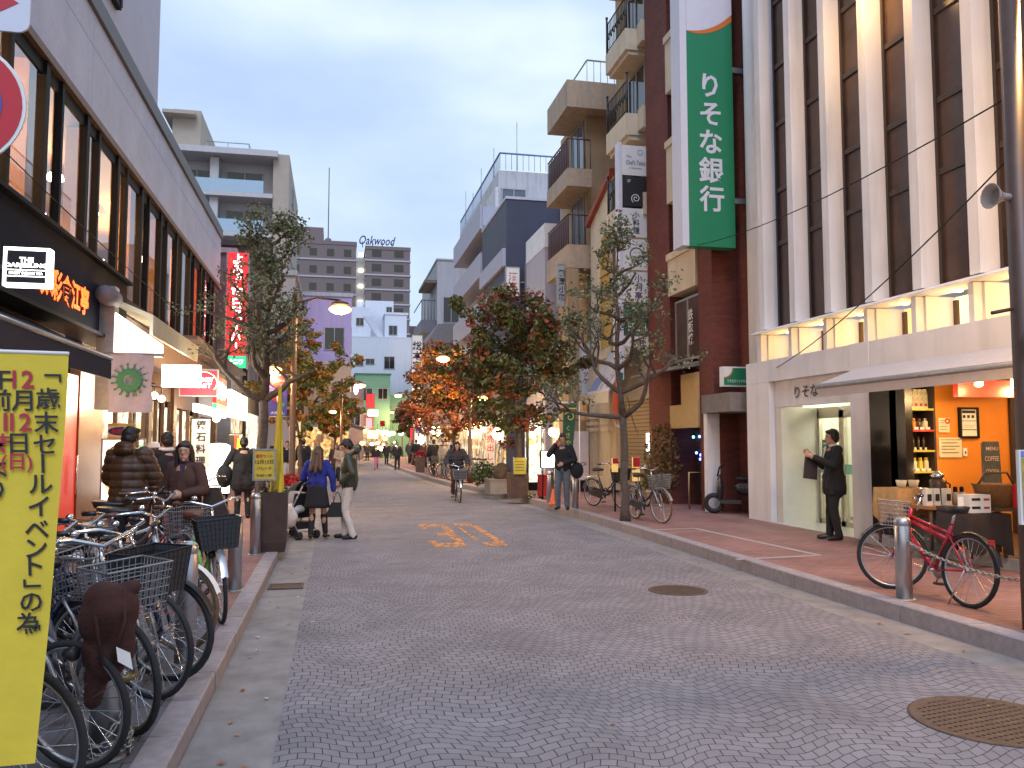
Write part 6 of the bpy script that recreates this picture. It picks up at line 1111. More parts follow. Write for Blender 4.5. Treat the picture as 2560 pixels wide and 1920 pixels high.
def tree(name, label, base, H, spread, lm, bark, seed, kind='pollard', trunk_r=.11, leaf=.09, nleaf=26, fork=.45, crown_c=None, group=None, wts=None, levels=3, redtop=False):
    rr = random.Random(seed); t = thing(name, label, 'tree', base, 0, group); tr = MB(); lv = MB(); tips = []
    def limb(p, d, L_, r, lev):
        n = 5; P = [p]; rs = [r]
        for i in range(n):
            if kind == 'pollard': d = (d + V(rr.uniform(-.5, .5), rr.uniform(-.5, .5), rr.uniform(-.25, .55))).normalized()
            else: d = (d + V(rr.uniform(-.25, .25), rr.uniform(-.25, .25), rr.uniform(-.1, .25))).normalized()
            p = p + d * L_ / n; P.append(p); rs.append(r * (1 - .55 * (i + 1) / n) * (1 + (.25 if kind == 'pollard' and i == n - 1 else 0)))
            if lev >= levels - 1 and i >= 2: tips.append(p)
        tr.tube(P, rs, 6 if lev else 9)
        if lev < levels:
            k = rr.choice((2, 3, 3)) if lev else 3
            for j in range(k):
                a = rr.uniform(0, 6.28); q_ = V(math.cos(a), math.sin(a), rr.uniform(-.15, .75)).normalized(); idx = rr.choice((2, 3, 4, 5)) if lev else 5
                limb(P[idx], (d * .35 + q_).normalized(), L_ * rr.uniform(.5, .75), rs[idx] * .70, lev + 1)
        else: tips.append(p)
    # trunk
    th = H * fork; n = 8; P = [V(0, 0, 0)]; rs = [trunk_r * 1.35]
    for i in range(n): P.append(V(rr.uniform(-.025, .025), rr.uniform(-.025, .025), th * (i + 1) / n)); rs.append(trunk_r * (1 - .25 * (i + 1) / n))
    tr.tube(P, rs, 10)
    if kind == 'pollard':
        lead = P[-1]; m_ = 7; Q = [lead]; rq = [rs[-1]]
        for i in range(m_): Q.append(Q[-1] + V(rr.uniform(-.05, .05), rr.uniform(-.05, .05), (H - th) * .85 / m_)); rq.append(rs[-1] * (1 - .8 * (i + 1) / m_))
        tr.tube(Q, rq, 8)
        for i, q_ in enumerate(Q):
            for j in range(2 if i < m_ else 3): a = i * 2.4 + j * 3.1 + rr.uniform(-.5, .5); u = 1 - .6 * i / m_; limb(q_, V(math.cos(a), math.sin(a), .25).normalized(), spread * rr.uniform(.75, 1.1) * max(.4, u), rq[i] * .62 + .022, 1)
    else:
        for j in range(4): a = j * 1.57 + rr.uniform(-.4, .4); limb(P[-1 - (j % 2)], V(math.cos(a) * .55, math.sin(a) * .55, 1).normalized(), (H - th) * .55, trunk_r * .6, 1)
    tr.build('trunk', bark, t)
    for p in tips: leaf_cloud(lv, p, spread * (.13 if kind == 'pollard' else .2), nleaf, rr, leaf, len(lm), .75, wts)
    if kind != 'pollard' and crown_c:
        cx, cz, rx, rz = crown_c
        for i in range(150):
            while True:
                p = V(rr.uniform(-1, 1), rr.uniform(-1, 1), rr.uniform(-1, 1))
                if .35 < p.length < 1: break
            w = (1 - .35 * max(0, p.z)) * (1 + .22 * noise.noise(p * 1.7 + V(seed, 0, 0))); leaf_cloud(lv, (cx + p.x * rx * w, p.y * rx * w, cz + p.z * rz * (1 + .15 * noise.noise(p * 2 + V(0, seed, 0)))), rx * rr.uniform(.12, .24), nleaf, rr, leaf, len(lm), .7, [a_ * (1 if i_ < len(lm) - 2 else (3.5 if p.z > .45 else .5)) for i_, a_ in enumerate(wts)] if redtop else wts)
    lv.build('crown', lm, t); return t
def bx(n, l, x0, x1, y0, y1, *a, **k): return board(n, l, x0, y0, x1, y1, *a, **k)
# ================================================================ pole, road sign and yellow banner at the left edge
t = thing('no_parking_sign', 'round red and blue no parking sign with an arrow plate on a grey pole', 'road sign', (PY(-112, 258, 4.15).x, 4.2, .12)); mb = MB(); SZ = PY(-112, 258, 4.15).z - .12; mb.tube([(0, 0, 0), (0, 0, SZ + .9)], .035, 10); mb.build('pole', galv, t)
mb = MB(); M_ = Matrix.Translation((0, -.05, SZ)) @ Matrix.Rotation(math.pi / 2, 4, 'X'); mb.lathe([(.30, 0), (.30, .012)], 40, 0, M_, False); mb.build('rim', paper, t)
mb = MB(); M_ = Matrix.Translation((0, -.0635, SZ)) @ Matrix.Rotation(math.pi / 2, 4, 'X'); mb.lathe([(.285, 0), (.285, .002)], 40, 0, M_, False); d_ = mb.build('red_disc', mat('sign red', (.50, .012, .03), .4, var=.04), t)
mb = MB(); M_ = Matrix.Translation((0, -.0665, SZ)) @ Matrix.Rotation(math.pi / 2, 4, 'X'); mb.lathe([(.20, 0), (.20, .002)], 40, 0, M_, False); mb.build('blue_field', mat('sign blue', (.02, .09, .40), .4, var=.04), d_)
mb = MB(); mb.prism([(-.19, -.069, SZ + .17), (-.16, -.069, SZ + .2), (.19, -.069, SZ - .17), (.16, -.069, SZ - .2)], (0, -.002, 0)); mb.build('red_bar', mat('sign red'), d_)
mb = MB(); pts = [(sx * (.30 - .05) + .05 * math.cos(a) , -.05, SZ + .5 + (.14 - .05) * sz + .05 * math.sin(a)) for sx, sz, a0 in ((1, -1, -90), (1, 1, 0), (-1, 1, 90), (-1, -1, 180)) for a in [rad(a0 + k * 22.5) for k in range(5)]]; mb.prism(pts, (0, -.012, 0)); pl = mb.build('arrow_plate', sw, t)
mb = MB(); mb.prism([(-.2, -.0625, SZ + .48), (.14, -.0625, SZ + .48), (.14, -.0625, SZ + .43), (.25, -.0625, SZ + .5), (.14, -.0625, SZ + .57), (.14, -.0625, SZ + .52), (-.2, -.0625, SZ + .52)], (0, -.002, 0)); mb.build('red_arrow', mat('sign red'), pl)
bY = 3.45; yel = mat('yellow banner cloth', (.66, .50, .04), .75, var=.08, scale=4, bump=.1)
t = thing('event_banner', 'big yellow cloth banner announcing the year end sale at the left edge', 'banner', (-1.5, bY, .35)); mb = MB(); n = 24
er = lambda v: PY(172 - 84 * v ** 1.25, 884 + 1024 * v, bY)
for j in range(n):
    for i in range(6):
        def bp(i, j): e_ = er(j / n); u = i / 6; return (-1.86 + (e_.x + 1.86) * u, bY + .004 * math.sin(j * .55 + i * .9) * (1 - abs(u - .6)), e_.z + (-.01 * (1 - u) if j else .012 * (1 - u)))
        mb.quad(bp(i, j + 1), bp(i + 1, j + 1), bp(i + 1, j), bp(i, j))
mb.sm = [True] * len(mb.sm); mb.build('cloth', yel, t, True)
q = ((1, 0, 0), (-.075, 0, 1))
mk = MB(); mr = MB()
for ch, x, y in (('「', 132, 945), ('歳', 120, 997), ('末', 116, 1057), ('セ', 111, 1111), ('ー', 107, 1158), ('ル', 102, 1210), ('イ', 97, 1266), ('ベ', 92, 1323), ('ン', 91, 1370), ('ト', 88, 1414), ('」', 80, 1458), ('の', 78, 1504), ('為', 71, 1560), ('月', 55, 1001), ('日', 47, 1108), ('午', 2, 947), ('前', -2, 1001), ('よ', -8, 1170), ('り', -10, 1225)):
    text(mk, ch, PY(x, y, bY - .008), (1, 0, 0), (-.06, 0, 1), .088, vertical=True, bold=.016)
for ch, x, y, sz in (('12', 58, 948, .068), ('12', 52, 1055, .068), ('11', -4, 1055, .068), ('(日)', 42, 1158, .072)): text(mr, ch, PY(x, y, bY - .008), (1, 0, 0), (-.04, 0, 1), sz, bold=.02)
text(mr, '時', PY(-3, 1112, bY - .008), (1, 0, 0), (-.04, 0, 1), .088, vertical=True, bold=.016)
mk.build('black_characters', ink, t, True); mr.build('red_characters', mat('banner red', (.42, .03, .05), .7, var=.05), t, True)
mb = MB(); a = er(0); mb.tube([(-1.88, bY, a.z + .012), (a.x, bY, a.z)], .008); mb.build('top_rod', paper, t, True)
# ================================================================ bollards, chains, planters
def bollard(label, x, y, z, h=.80, r=.075, grp_='steel bollards along the kerb'):
    t = thing('bollard', label, 'bollard', (x, y, z), R.uniform(-.5, .5), grp_); mb = MB(); mb.lathe([(r, .004), (r, h - .09), (r * .97, h - .085), (r * .97, h - .078), (r, h - .073), (r, h - .035), (r * .85, h - .012), (r * .45, h + .004), (.001, h + .008)], 24); mb.build('post', steel, t)
    mb = MB(); mb.lathe([(r + .03, 0), (r + .03, .008), (r, .012)], 24); mb.build('base_ring', galv, t); return t
bollard('steel post wrapped with chain under the brown bag in front', -1.11, 4.6, .12, .83); bollard('domed steel bollard beside the dark basket between the parked bicycles', -1.03, 6.4, .12, .86); bollard('steel bollard behind the green bicycle', -1.03, 9.4, .118, .8)
bollard('steel bollard standing in front of the tall brown planter', -1.08, 12.3, .118, .86); bollard('thick steel bollard beside the red bicycle, chained', 5.51, 7.25, .16, .80, .078); bollard('steel bollard next to the orange traffic cone', 5.36, 20.4, .16, .8); bollard('steel bollard behind the man on the phone', 5.50, 18.6, .16, .78)
def chain(name, label, pts, link=.05, wr=.006, m_=galv):
    mb = MB(); L_ = [0]
    for a, b in zip(pts, pts[1:]): L_.append(L_[-1] + (Vector(b) - Vector(a)).length)
    n = int(L_[-1] / (link * .72))
    for i in range(n):
        d = (i + .5) / n * L_[-1]; k = max(j for j in range(len(L_)) if L_[j] <= d); k = min(k, len(pts) - 2); a, b = Vector(pts[k]), Vector(pts[k + 1]); p = a + (b - a) * ((d - L_[k]) / (L_[k + 1] - L_[k])); dr = (b - a).normalized(); s = dr.cross(V(0, 0, 1)); s = s.normalized() if s.length > .05 else V(1, 0, 0); u = s if i % 2 else dr.cross(s)
        mb.tube([p + dr * math.cos(q_) * link * .5 + u * math.sin(q_) * link * .27 for q_ in [2 * math.pi * j / 8 for j in range(8)]], wr, 4, closed=True)
    return tag(mb.build(name, m_, at=pts[0]), label, 'chain')
sag = lambda a, b, s, n=10: [tuple(Vector(a).lerp(Vector(b), i / n) - V(0, 0, s * 4 * (i / n) * (1 - i / n))) for i in range(n + 1)]
chain('chain', 'steel chain hung from the bollard past the red bicycle to the right pole', sag((5.51, 7.17, .72), (5.64, 5.94, .55), .06), .045, .006)
chain('chain', 'loose steel chain coiled round the foot of the front left post', [(-1.11 + .12 * math.cos(i * .5), 4.6 + .12 * math.sin(i * .5), .14 + .0035 * i) for i in range(30)], .05, .006)
chain('chain', 'steel chain strung from the brown bag down to the front left post', sag((-.96, 4.72, .52), (-1.08, 4.5, .25), .03), .05, .006)
def planter(label, x, y, z, prof, m_, n=4, rot=0.8, name='planter'):
    t = thing(name, label, 'planter', (x, y, z), rot); mb = MB(); mb.lathe(prof, n, 0, None, n > 8); mb.build('pot', m_, t); return t
def bush(parent, c, r, n, cols, size, seed, flat=.8, nm='foliage', wts=None):
    rr = random.Random(seed); mb = MB(); leaf_cloud(mb, c, r, n, rr, size, len(cols), flat, wts); return mb.build(nm, cols, parent)
mat('yellow notice', (.62, .47, .05), .4, var=.15, scale=12); gl = leafmats('green shrub leaf', [(.05, .10, .03), (.08, .14, .035), (.03, .07, .025)]); soil = mat('dark soil', (.03, .022, .016), .95, var=.3)
t = planter('tall square dark brown planter behind the bollard by the left kerb', -.86, 12.65, .118, [(.24, 0), (.27, .14), (.28, .86), (.26, .86), (.25, .80)], mat('dark brown planter', (.055, .03, .024), .6, var=.2)); bush(t, (0, 0, .88), .2, 90, gl, .09, 3)
t, a, b = bx('notice_board', 'yellow notice with red and black characters beside the yellow pennant', 637, 685, 1126, 1197, 12.45, mat('yellow notice'), 'notice', .02, galv); q0 = (1, 0, 0), (0, 0, 1); c = (a + b) / 2
mb = MB(); text(mb, '歳末セール', (c.x, 12.443, a.z - .08), *q0, .06, width=.24); m2 = MB(); text(m2, '12月12日', (c.x, 12.443, c.z + .04), *q0, .06, width=.25); text(m2, 'パレード', (c.x, 12.443, c.z - .05), *q0, .05, width=.2); text(m2, '午前11時', (c.x, 12.443, b.z + .05), *q0, .04, width=.22); mb.build('red_letters', red_ink, t, True); m2.build('black_letters', ink, t, True)
mb = MB(); [mb.tube([(x, 12.47, .9), (x, 12.47, a.z)], .01) for x in (a.x + .02, b.x - .02)]; mb.build('posts', galv, t, True)
t = thing('pennant', 'tall limp yellow pennant drooping on its pole over the square brown planter', 'pennant', PY(692, 1225, 12.5)); mb = MB(); n = 16
for j in range(n):
    for i in range(6):
        def pf(i, j): v = j / n; l_, r_ = PY(696 - 22 * v ** 1.3, 966 + 262 * v, 12.5), PY(704 + 6 * v, 966 + 268 * v, 12.5); u = i / 6; return (l_.x + (r_.x - l_.x) * u, 12.5 + .035 * math.sin(u * 9 + j * .3) * (.3 + v), l_.z + (r_.z - l_.z) * u)
        mb.quad(pf(i, j + 1), pf(i + 1, j + 1), pf(i + 1, j), pf(i, j))
mb.sm = [True] * len(mb.sm); mb.build('cloth', yel, t, True); mb = MB(); p0, p1 = PY(702, 1235, 12.56), PY(702, 960, 12.56); mb.tube([p0, p1], .012); mb.build('pole', paper, t, True)
t = planter('low grey stone planter with red poinsettias by the left kerb', -.95, 19.0, .118, [(.20, 0), (.24, .62), (.22, .62), (.21, .57)], concrete, 16, 0); red_l = leafmats('poinsettia bract', [(.55, .02, .03), (.42, .015, .025), (.06, .1, .03)]); bush(t, (0, 0, .74), .24, 220, red_l, .11, 4, .6, 'poinsettia', [5, 4, 1])
t = planter('square dark timber planter carrying a yellow notice by the right kerb', 4.98, 22.5, .16, [(.34, 0), (.36, .7), (.33, .7), (.32, .64)], wood); bush(t, (0, -.45, .06), .14, 60, gl, .07, 8)
t = thing('notice_board', 'yellow notice in clear plastic standing in the timber planter', 'notice', (4.98, 22.2, .8)); mb = MB(); mb.box(-.17, .17, -.01, .01, .03, .48); mb.build('sheet', mat('yellow notice'), t); mb = MB(); [mb.box(-.13, .13, -.014, -.011, z, z + .03) for z in (.12, .2, .28, .36)]; mb.build('print', mat('olive print', (.3, .22, .03), .6), t); mb = MB(); [mb.tube([(x, 0, -.1), (x, 0, .5)], .01) for x in (-.18, .18)]; mb.build('posts', galv, t)
t = thing('planter', 'pale concrete box planter under a brown boulder by the right kerb', 'planter', (4.85, 24.6, .16), .1); mb = MB(); mb.box(-.34, .34, -.3, .3, 0, .40); mb.box(-.36, .36, -.32, .32, .40, .44); mb.build('box', mat('beige concrete', (.33, .28, .23), .85, var=.1, bump=.2), t)
t = thing('boulder', 'tilted brown boulder resting on the concrete box planter', 'boulder', (4.85, 24.6, .60)); mb = MB(); rr = random.Random(6); mb.ball((0, 0, .22), (.28, .22, .30), 0, Matrix.Rotation(.5, 4, 'Y'), 9, 6); mb.v = [tuple(Vector(v) * (1 + .18 * noise.noise(Vector(v) * 5))) for v in mb.v]; mb.sm = [False] * len(mb.sm); mb.build('stone', mat('brown rock', (.12, .085, .06), .85, var=.25, bump=.4), t)
t = thing('shrub', 'low dark green shrub by the right kerb in front of the parked bicycle row', 'shrub', (4.95, 27.5, .16)); bush(t, (0, 0, .45), .5, 700, gl, .11, 12, .95); mb = MB(); [mb.tube([(0, 0, 0), (.2 * math.cos(a), .2 * math.sin(a), .5)], .012) for a in (0, 2, 4)]; mb.build('stem', wood, t)
t = thing('pale_rock', 'small pale rock lying next to the shrub', 'rock', (4.75, 26.2, .16)); mb = MB(); mb.ball((0, 0, .08), (.26, .18, .14), 0, None, 8, 5); mb.build('stone', concrete, t)
t = thing('traffic_cone', 'small orange traffic cone on the right pavement edge', 'cone', (5.32, 19.9, .16)); mb = MB(); mb.lathe([(.11, .02), (.10, .03), (.03, .38), (.02, .39)], 16); mb.build('cone', mat('orange plastic', (.75, .12, .02), .45, var=.05), t); mb = MB(); mb.box(-.15, .15, -.15, .15, 0, .025); mb.build('base', mat('orange plastic'), t)
for (px, py, lab, c_, r, h, fm) in ((1633, 1256, 'white pot with a yellow green bush before the shutter', paper, .17, .32, leafmats('yellow leaf', [(.30, .26, .03), (.20, .22, .04), (.10, .15, .03)])), (1702, 1256, 'terracotta pot with a round green bush by the brick recess', mat('terracotta', (.30, .11, .05), .8, var=.1), .24, .40, gl)):
    p = PZ(px, py, .16); p = p * ((7.7) / p.x) if False else p; t = planter(lab, p.x, p.y, .16, [(r * .75, 0), (r, h), (r * 1.06, h), (r * 1.06, h - .05), (r * .9, h - .06)], c_, 18, 0, 'flower_pot'); bush(t, (0, 0, h + .22), .30, 420, fm, .085, int(px), .9)
p = PZ(1660, 1250, .16); t = thing('bin', 'dark blue plastic bin between the white and terracotta pots', 'bin', (p.x, p.y, .16)); mb = MB(); mb.lathe([(.20, 0), (.23, .42)], 18); mb.build('body', mat('blue plastic', (.02, .06, .2), .5, var=.1), t); mb = MB(); mb.lathe([(.25, .42), (.25, .46), (.1, .5)], 18); mb.build('lid', mat('dark blue lid', (.015, .03, .10), .5), t)
p = PZ(1668, 1245, .16); t = thing('bamboo_hedge', 'tall thin bamboo hedge by the glowing menu box', 'plant', (8.1, 19.6, .16)); bush(t, (0, 0, 1.1), .5, 900, leafmats('bamboo leaf', [(.12, .10, .025), (.09, .11, .03), (.16, .10, .03)]), .12, 33, 1.9); mb = MB(); [mb.tube([(x, y_, 0), (x * 1.6, y_ * 1.4, 2.0)], .012) for x, y_ in ((-.2, 0), (-.05, .1), (.1, -.1), (.25, .05))]; mb.build('canes', warm_wood, t)
t, a, b = bx('lit_menu_box', 'glowing white upright menu box on the pavement edge of the brick building', 1620, 1641, 1083, 1136, 21.4, lit_white, 'sign', .14); mb = MB(); mb.tube([((a.x + b.x) / 2, 21.45, .16), ((a.x + b.x) / 2, 21.45, b.z)], .03); mb.build('post', dark, t, True); lamp(t, ((a.x + b.x) / 2, 21.1, 1.7), 14, (1, .85, .6), .1)
t, a, b = bx('box_sign', 'small glowing green and yellow sign in front of the bamboo', 1661, 1689, 1099, 1123, 20.2, lit_green, 'sign', .1, mat('lit yellow edge', (.8, .7, .05), .4, var=0, emit=1.2, ecol=(1, .85, .1))); mb = MB(); mb.ball(((a.x + b.x) / 2, 20.19, (a.z + b.z) / 2), (.09, .006, .05)); mb.build('bright_centre', lit_white, t, True)
t = thing('lantern', 'pale paper lantern hanging by the glowing menu box', 'lantern', PY(1658, 1090, 20.8)); mb = MB(); mb.ball((0, 0, 0), (.10, .10, .2)); mb.build('shade', mat('paper shade', (.6, .5, .45), .8, var=.05, emit=.1), t); mb = MB(); mb.tube([(0, 0, .2), (0, 0, .4)], .008); mb.build('cord', dark, t)
for (px0, px1, py0, py1, lb) in ((1531, 1545, 1145, 1180, 'small red topped lit upright sign left of the right tree trunk'), (1582, 1600, 1143, 1203, 'small orange topped lit upright sign right of the right tree trunk')):
    t, a, b = bx('stand_sign', lb, px0, px1, py0, py1, 17.6, mat('lit amber label', (.8, .6, .2), .4, var=.3, scale=30, emit=.35, ecol=(1, .55, .15)), 'sign', .06); zc = a.z - (a.z - b.z) * .4; mb = MB(); mb.box(a.x + .004, b.x - .004, 17.585, 17.598, zc, a.z - .004); mb.build('red_top', mat('sign red'), t, True); mb = MB(); mb.tube([((a.x + b.x) / 2, 17.63, .16), ((a.x + b.x) / 2, 17.63, b.z)], .02); mb.build('post', dark, t, True)
# scooter in the porch
t = thing('scooter', 'parked dark scooter with a red tail in the doorway of the concrete porch', 'scooter', (8.7, 16.45, .16), rad(60)); mb = MB(); mb.ball((0, -.1, .55), (.14, .38, .16)); mb.ball((0, .55, .55), (.16, .08, .3)); mb.box(-.12, .12, .1, .55, .22, .30); mb.build('body', mat('dark scooter paint', (.03, .03, .035), .3, coat=.5), t)
for y_ in (-.3, .68): mb = MB(); mb.tube([(0, y_ + .17 * math.cos(a), .22 + .17 * math.sin(a)) for a in [2 * math.pi * i / 18 for i in range(18)]], .055, 7, closed=True); mb.build('wheel', rubber, t)
mb = MB(); mb.tube([(0, .6, .8), (0, .55, 1.0)], .02); mb.tube([(-.3, .48, 1.03), (0, .55, 1.0), (.3, .48, 1.03)], .016); mb.build('handlebar', dark, t); mb = MB(); mb.ball((0, -.08, .76), (.13, .32, .06)); mb.build('seat', black_p, t); mb = MB(); mb.box(-.08, .08, -.5, -.44, .5, .6); mb.build('tail_light', mat('red tail light', (.5, .02, .02), .3, var=0, emit=.3), t); mb = MB(); mb.box(-.1, .1, -.53, -.5, .32, .44); mb.build('number_plate', paper, t)
# ================================================================ street lamps
def street_lamp(label, x, y, z, side, head=4.94, low=3.46, reach=1.05, banner=None, power=70):
    """side +1: road lies towards +x"""
    t = thing('street_lamp', label, 'street lamp', (x, y, z), 0, 'brown street lamps'); mb = MB(); mb.lathe([(.12, 0), (.12, .5), (.075, .56), (.065, head + .25 - z), (.03, head + .35 - z)], 14); mb.build('pole', brown_metal, t)
    for s, zz, L_, k in ((side, head, reach, 1.0), (-side, low, .48, .8)):
        zz -= z; mb = MB(); mb.tube([(0, 0, zz + .05), (s * L_ * .5, 0, zz + .2), (s * L_, 0, zz + .16)], .028); arm = mb.build('arm', brown_metal, t)
        mb = MB(); mb.lathe([(.03, .16), (.19 * k, .10), (.22 * k, .05), (.20 * k, .05)], 18, c=(s * L_, 0, zz)); mb.build('shade', brown_metal, arm)
        mb = MB(); mb.ball((s * L_, 0, zz - .065), (.27 * k, .27 * k, .11 * k)); mb.build('bulb', lit_bulb, arm); lamp(t, (x + s * L_, y, zz + z - .26), power * k * 3, (1, .58, .22), .12)  # bulb is oversized: its shape stands in for the lamp's glare
    if banner:
        mb = MB(); x0, x1 = (-side * .55, -side * .14); x0, x1 = min(x0, x1), max(x0, x1); mb.box(x0, x1, -.005, .005, 2.2, 3.15); bn = mb.build('street_banner', mat('violet banner', (.07, .06, .30), .7, var=.1), t); mb = MB(); xm = (x0 + x1) / 2
        mb.ball((xm, -.012, 3.0), (.2, .004, .14), 0); mb.ball((xm - .02, -.012, 2.65), (.12, .004, .14), 0); mb.box(xm - .17, xm - .06, -.012, -.008, 2.72, 2.8, 1); mb.box(xm + .05, xm + .15, -.012, -.008, 2.42, 2.5, 1); mb.ball((xm + .02, -.016, 2.6), (.05, .004, .1), 2); text(mb, '歳末セール', (xm, -.02, 3.02), (1, 0, 0), (0, 0, 1), .07, 2, width=.3); text(mb, '大売出し', (xm, -.012, 2.27), (1, 0, 0), (0, 0, 1), .07, 2, width=.32)
        mb.build('print', [mat('banner print red', (.5, .04, .05), .7, var=.05), mat('banner print green', (.06, .3, .1), .7, var=.05), paper], bn); mb = MB(); [mb.tube([(0, 0, z_), (-side * .6, 0, z_)], .014) for z_ in (3.17, 2.18)]; mb.build('banner_rods', galv, t)
    return t
street_lamp('brown lamp post on the left pavement with a violet sale banner under its lower lamp', -.97, 20.0, .118, 1, banner=True, power=75)
street_lamp('brown lamp post behind the dark maple with its lamp over the road', 5.05, 31.2, .16, -1, banner=None, power=80); street_lamp('brown lamp post on the right past the bicycle row, carrying a violet banner', 5.25, 56.6, .16, -1, banner=True, power=120)
street_lamp('distant lamp post on the left beyond the beige corner building', .35, 47, .118, 1, power=110); street_lamp('small far lamp post on the right at the road bend', 7.0, 88, .16, -1, power=150); street_lamp('farthest lamp post on the left among the glowing shop signs', 4.6, 98, .118, 1, power=150)
# near right pole with horn, plates and yellow board
t = thing('street_lamp', 'thick brown pole at the right edge with a horn speaker high up', 'street lamp', (5.66, 5.84, .16), 0, 'brown street lamps'); mb = MB(); mb.lathe([(.10, 0), (.10, 1.2), (.09, 1.25), (.08, 6.2)], 18); mb.build('pole', brown_metal, t)
mb = MB(); mb.tube([(0, 0, 5.9), (.3, 0, 6.15), (.75, .1, 6.1)], .03); ar = mb.build('arm', brown_metal, t); mb = MB(); mb.lathe([(.03, .16), (.2, .1), (.22, .05)], 18, c=(.75, .1, 5.95)); mb.build('shade', brown_metal, ar); mb = MB(); mb.ball((.75, .1, 5.97), (.14, .14, .07)); mb.build('bulb', lit_bulb, ar); lamp(t, (6.41, 5.95, 5.8), 300, (1, .55, .2), .1); mb = MB(); mb.tube([(0, 0, 3.3), (.3, 0, 3.45), (.5, 0, 3.42)], .025); ar = mb.build('arm', brown_metal, t); mb = MB(); mb.lathe([(.03, .16), (.2, .1), (.22, .05)], 18, c=(.5, 0, 3.24)); mb.build('shade', brown_metal, ar); mb = MB(); mb.ball((.5, 0, 3.24), (.15, .15, .08)); mb.build('bulb', lit_bulb, ar); lamp(t, (6.3, 6.2, 3.1), 120, (1, .56, .2), .35)
mb = MB(); T_h = Matrix.Translation((-.14, 0, 3.62)) @ Matrix.Rotation(-math.pi / 2, 4, 'Y'); mb.lathe([(.03, -.1), (.035, .0), (.06, .06), (.11, .13), (.10, .13), (.04, .02)], 14, 0, T_h); mb.build('horn_speaker', mat('grey beige horn', (.40, .33, .29), .5, var=.1), t)
mb = MB(); mb.tube([(-.1, 0, 2.66), (-.3, -.0, 2.62)], .018); mb.build('bracket', brown_metal, t); mb = MB(); mb.box(-.10, .25, -.11, -.10, 2.27, 2.46); mb.build('small_plate', mat('olive plate', (.09, .085, .055), .6, var=.2), t)
t = thing('notice_board', 'crinkled yellow notice board strapped to the right edge pole', 'notice', (5.52, 5.70, .98)); mb = MB(); mb.box(-.12, .42, -.03, .0, .06, .66); mb.build('board', paper, t); mb = MB(); rr = random.Random(8); nx, nz = 9, 14
P_ = [[(-.10 + .48 * i / nx, -.036 - .006 * rr.random(), .09 + .5 * j / nz) for j in range(nz + 1)] for i in range(nx + 1)]
for i in range(nx):
    for j in range(nz): mb.quad(P_[i][j], P_[i + 1][j], P_[i + 1][j + 1], P_[i][j + 1])
mb.build('plastic_sheet', mat('crinkled yellow sheet', (.48, .40, .06), .16, var=.3, scale=18, bump=.4), t); mb = MB(); mb.box(-.10, .4, -.04, -.036, .60, .65); mb.build('blue_stripe', mat('blue stripe', (.2, .25, .55), .5), t)
def cable(label, a, b, s): mb = MB(); mb.tube(sag(a, b, s, 16), .008, 5); tag(mb.build('cable', dark, at=a), label, 'cable')
cable('thin dark cable running from the right pole down along the bank front to the porch', (5.6, 5.85, 4.12), tuple(PY(1880, 950, 16.6)), .25); cable('upper thin cable crossing the bank fins from the right pole to the brick building', (5.6, 5.85, 4.65), (8.5, 20.5, 6.9), .35)
cable('thin cable drooping along the left window band', (-3.7, 5.5, 5.2), (-3.2, 28.0, 4.6), .3); cable('green cord slanting from the right pollard tree down to the lantern', (5.7, 15.6, 2.6), (7.9, 20.8, 1.95), .1)
# ================================================================ trees
bark = mat('grey brown bark', (.10, .075, .06), .9, var=.35, scale=14, bump=.6); oak = leafmats('holm oak leaf', [(.10, .135, .06), (.14, .17, .085), (.19, .22, .13), (.07, .095, .05)])
tl = tree('pollard_tree', 'gnarled pollard street tree on the left in front of the red vertical sign', (-1.36, 16.6, .118), 6.0, 1.45, oak, bark, 5, trunk_r=.115, fork=.40, leaf=.085, nleaf=7); tl.rotation_euler.z = 2.3
tree('pollard_tree', 'gnarled pollard street tree on the right with a bicycle at its foot', (5.60, 15.5, .16), 6.0, 1.4, oak, bark, 12, trunk_r=.085, fork=.34, leaf=.085, nleaf=5)
aut = leafmats('turning leaf', [(.13, .15, .025), (.28, .11, .02), (.36, .15, .025), (.08, .11, .025), (.24, .17, .03)]); dk = leafmats('dark maple leaf', [(.085, .10, .024), (.11, .125, .03), (.06, .075, .022), (.20, .05, .028), (.25, .075, .03)]); org_l = leafmats('orange maple leaf', [(.38, .12, .02), (.26, .07, .025), (.42, .20, .03), (.12, .09, .02), (.20, .05, .035)])
tree('autumn_tree', 'green and orange autumn tree behind the left lamp post', (-.95, 24, .118), 4.9, .85, aut, bark, 21, 'round', .07, .14, 26, .36, (-.1, 3.4, .98, 1.75), wts=[4, 2, 2, 3, 2])
tree('maple_tree', 'dense dark green and red maple filling the middle right', (5.35, 24, .16), 6.2, 1.2, dk, bark, 22, 'round', .10, .16, 54, .33, (-.1, 3.95, 1.9, 2.5), wts=[4, 4, 4, 2, 2], redtop=True)
tree('maple_tree', 'glowing orange maple in the middle distance right of the road', (4.85, 34, .16), 5.8, 1.2, org_l, bark, 23, 'round', .09, .19, 38, .36, (-.35, 3.75, 1.9, 2.1), wts=[3, 3, 2, 3, 3])
tree('street_tree', 'small dark street tree far down on the right among lamps', (6.4, 70, .16), 5.2, 1.3, dk, bark, 24, 'round', .09, .4, 14, .36, (0, 3.6, 1.6, 1.6)); tree('street_tree', 'tiny far street tree on the left past the low pinkish building', (3.3, 92, .118), 5, 1.3, dk, bark, 25, 'round', .09, .45, 12, .36, (0, 3.4, 1.5, 1.4)); tree('street_tree', 'thin autumn street tree on the left by the beige corner shop', (.0, 53, .118), 4.8, 1.0, aut, bark, 26, 'round', .07, .3, 14, .36, (0, 3.2, 1.2, 1.3))
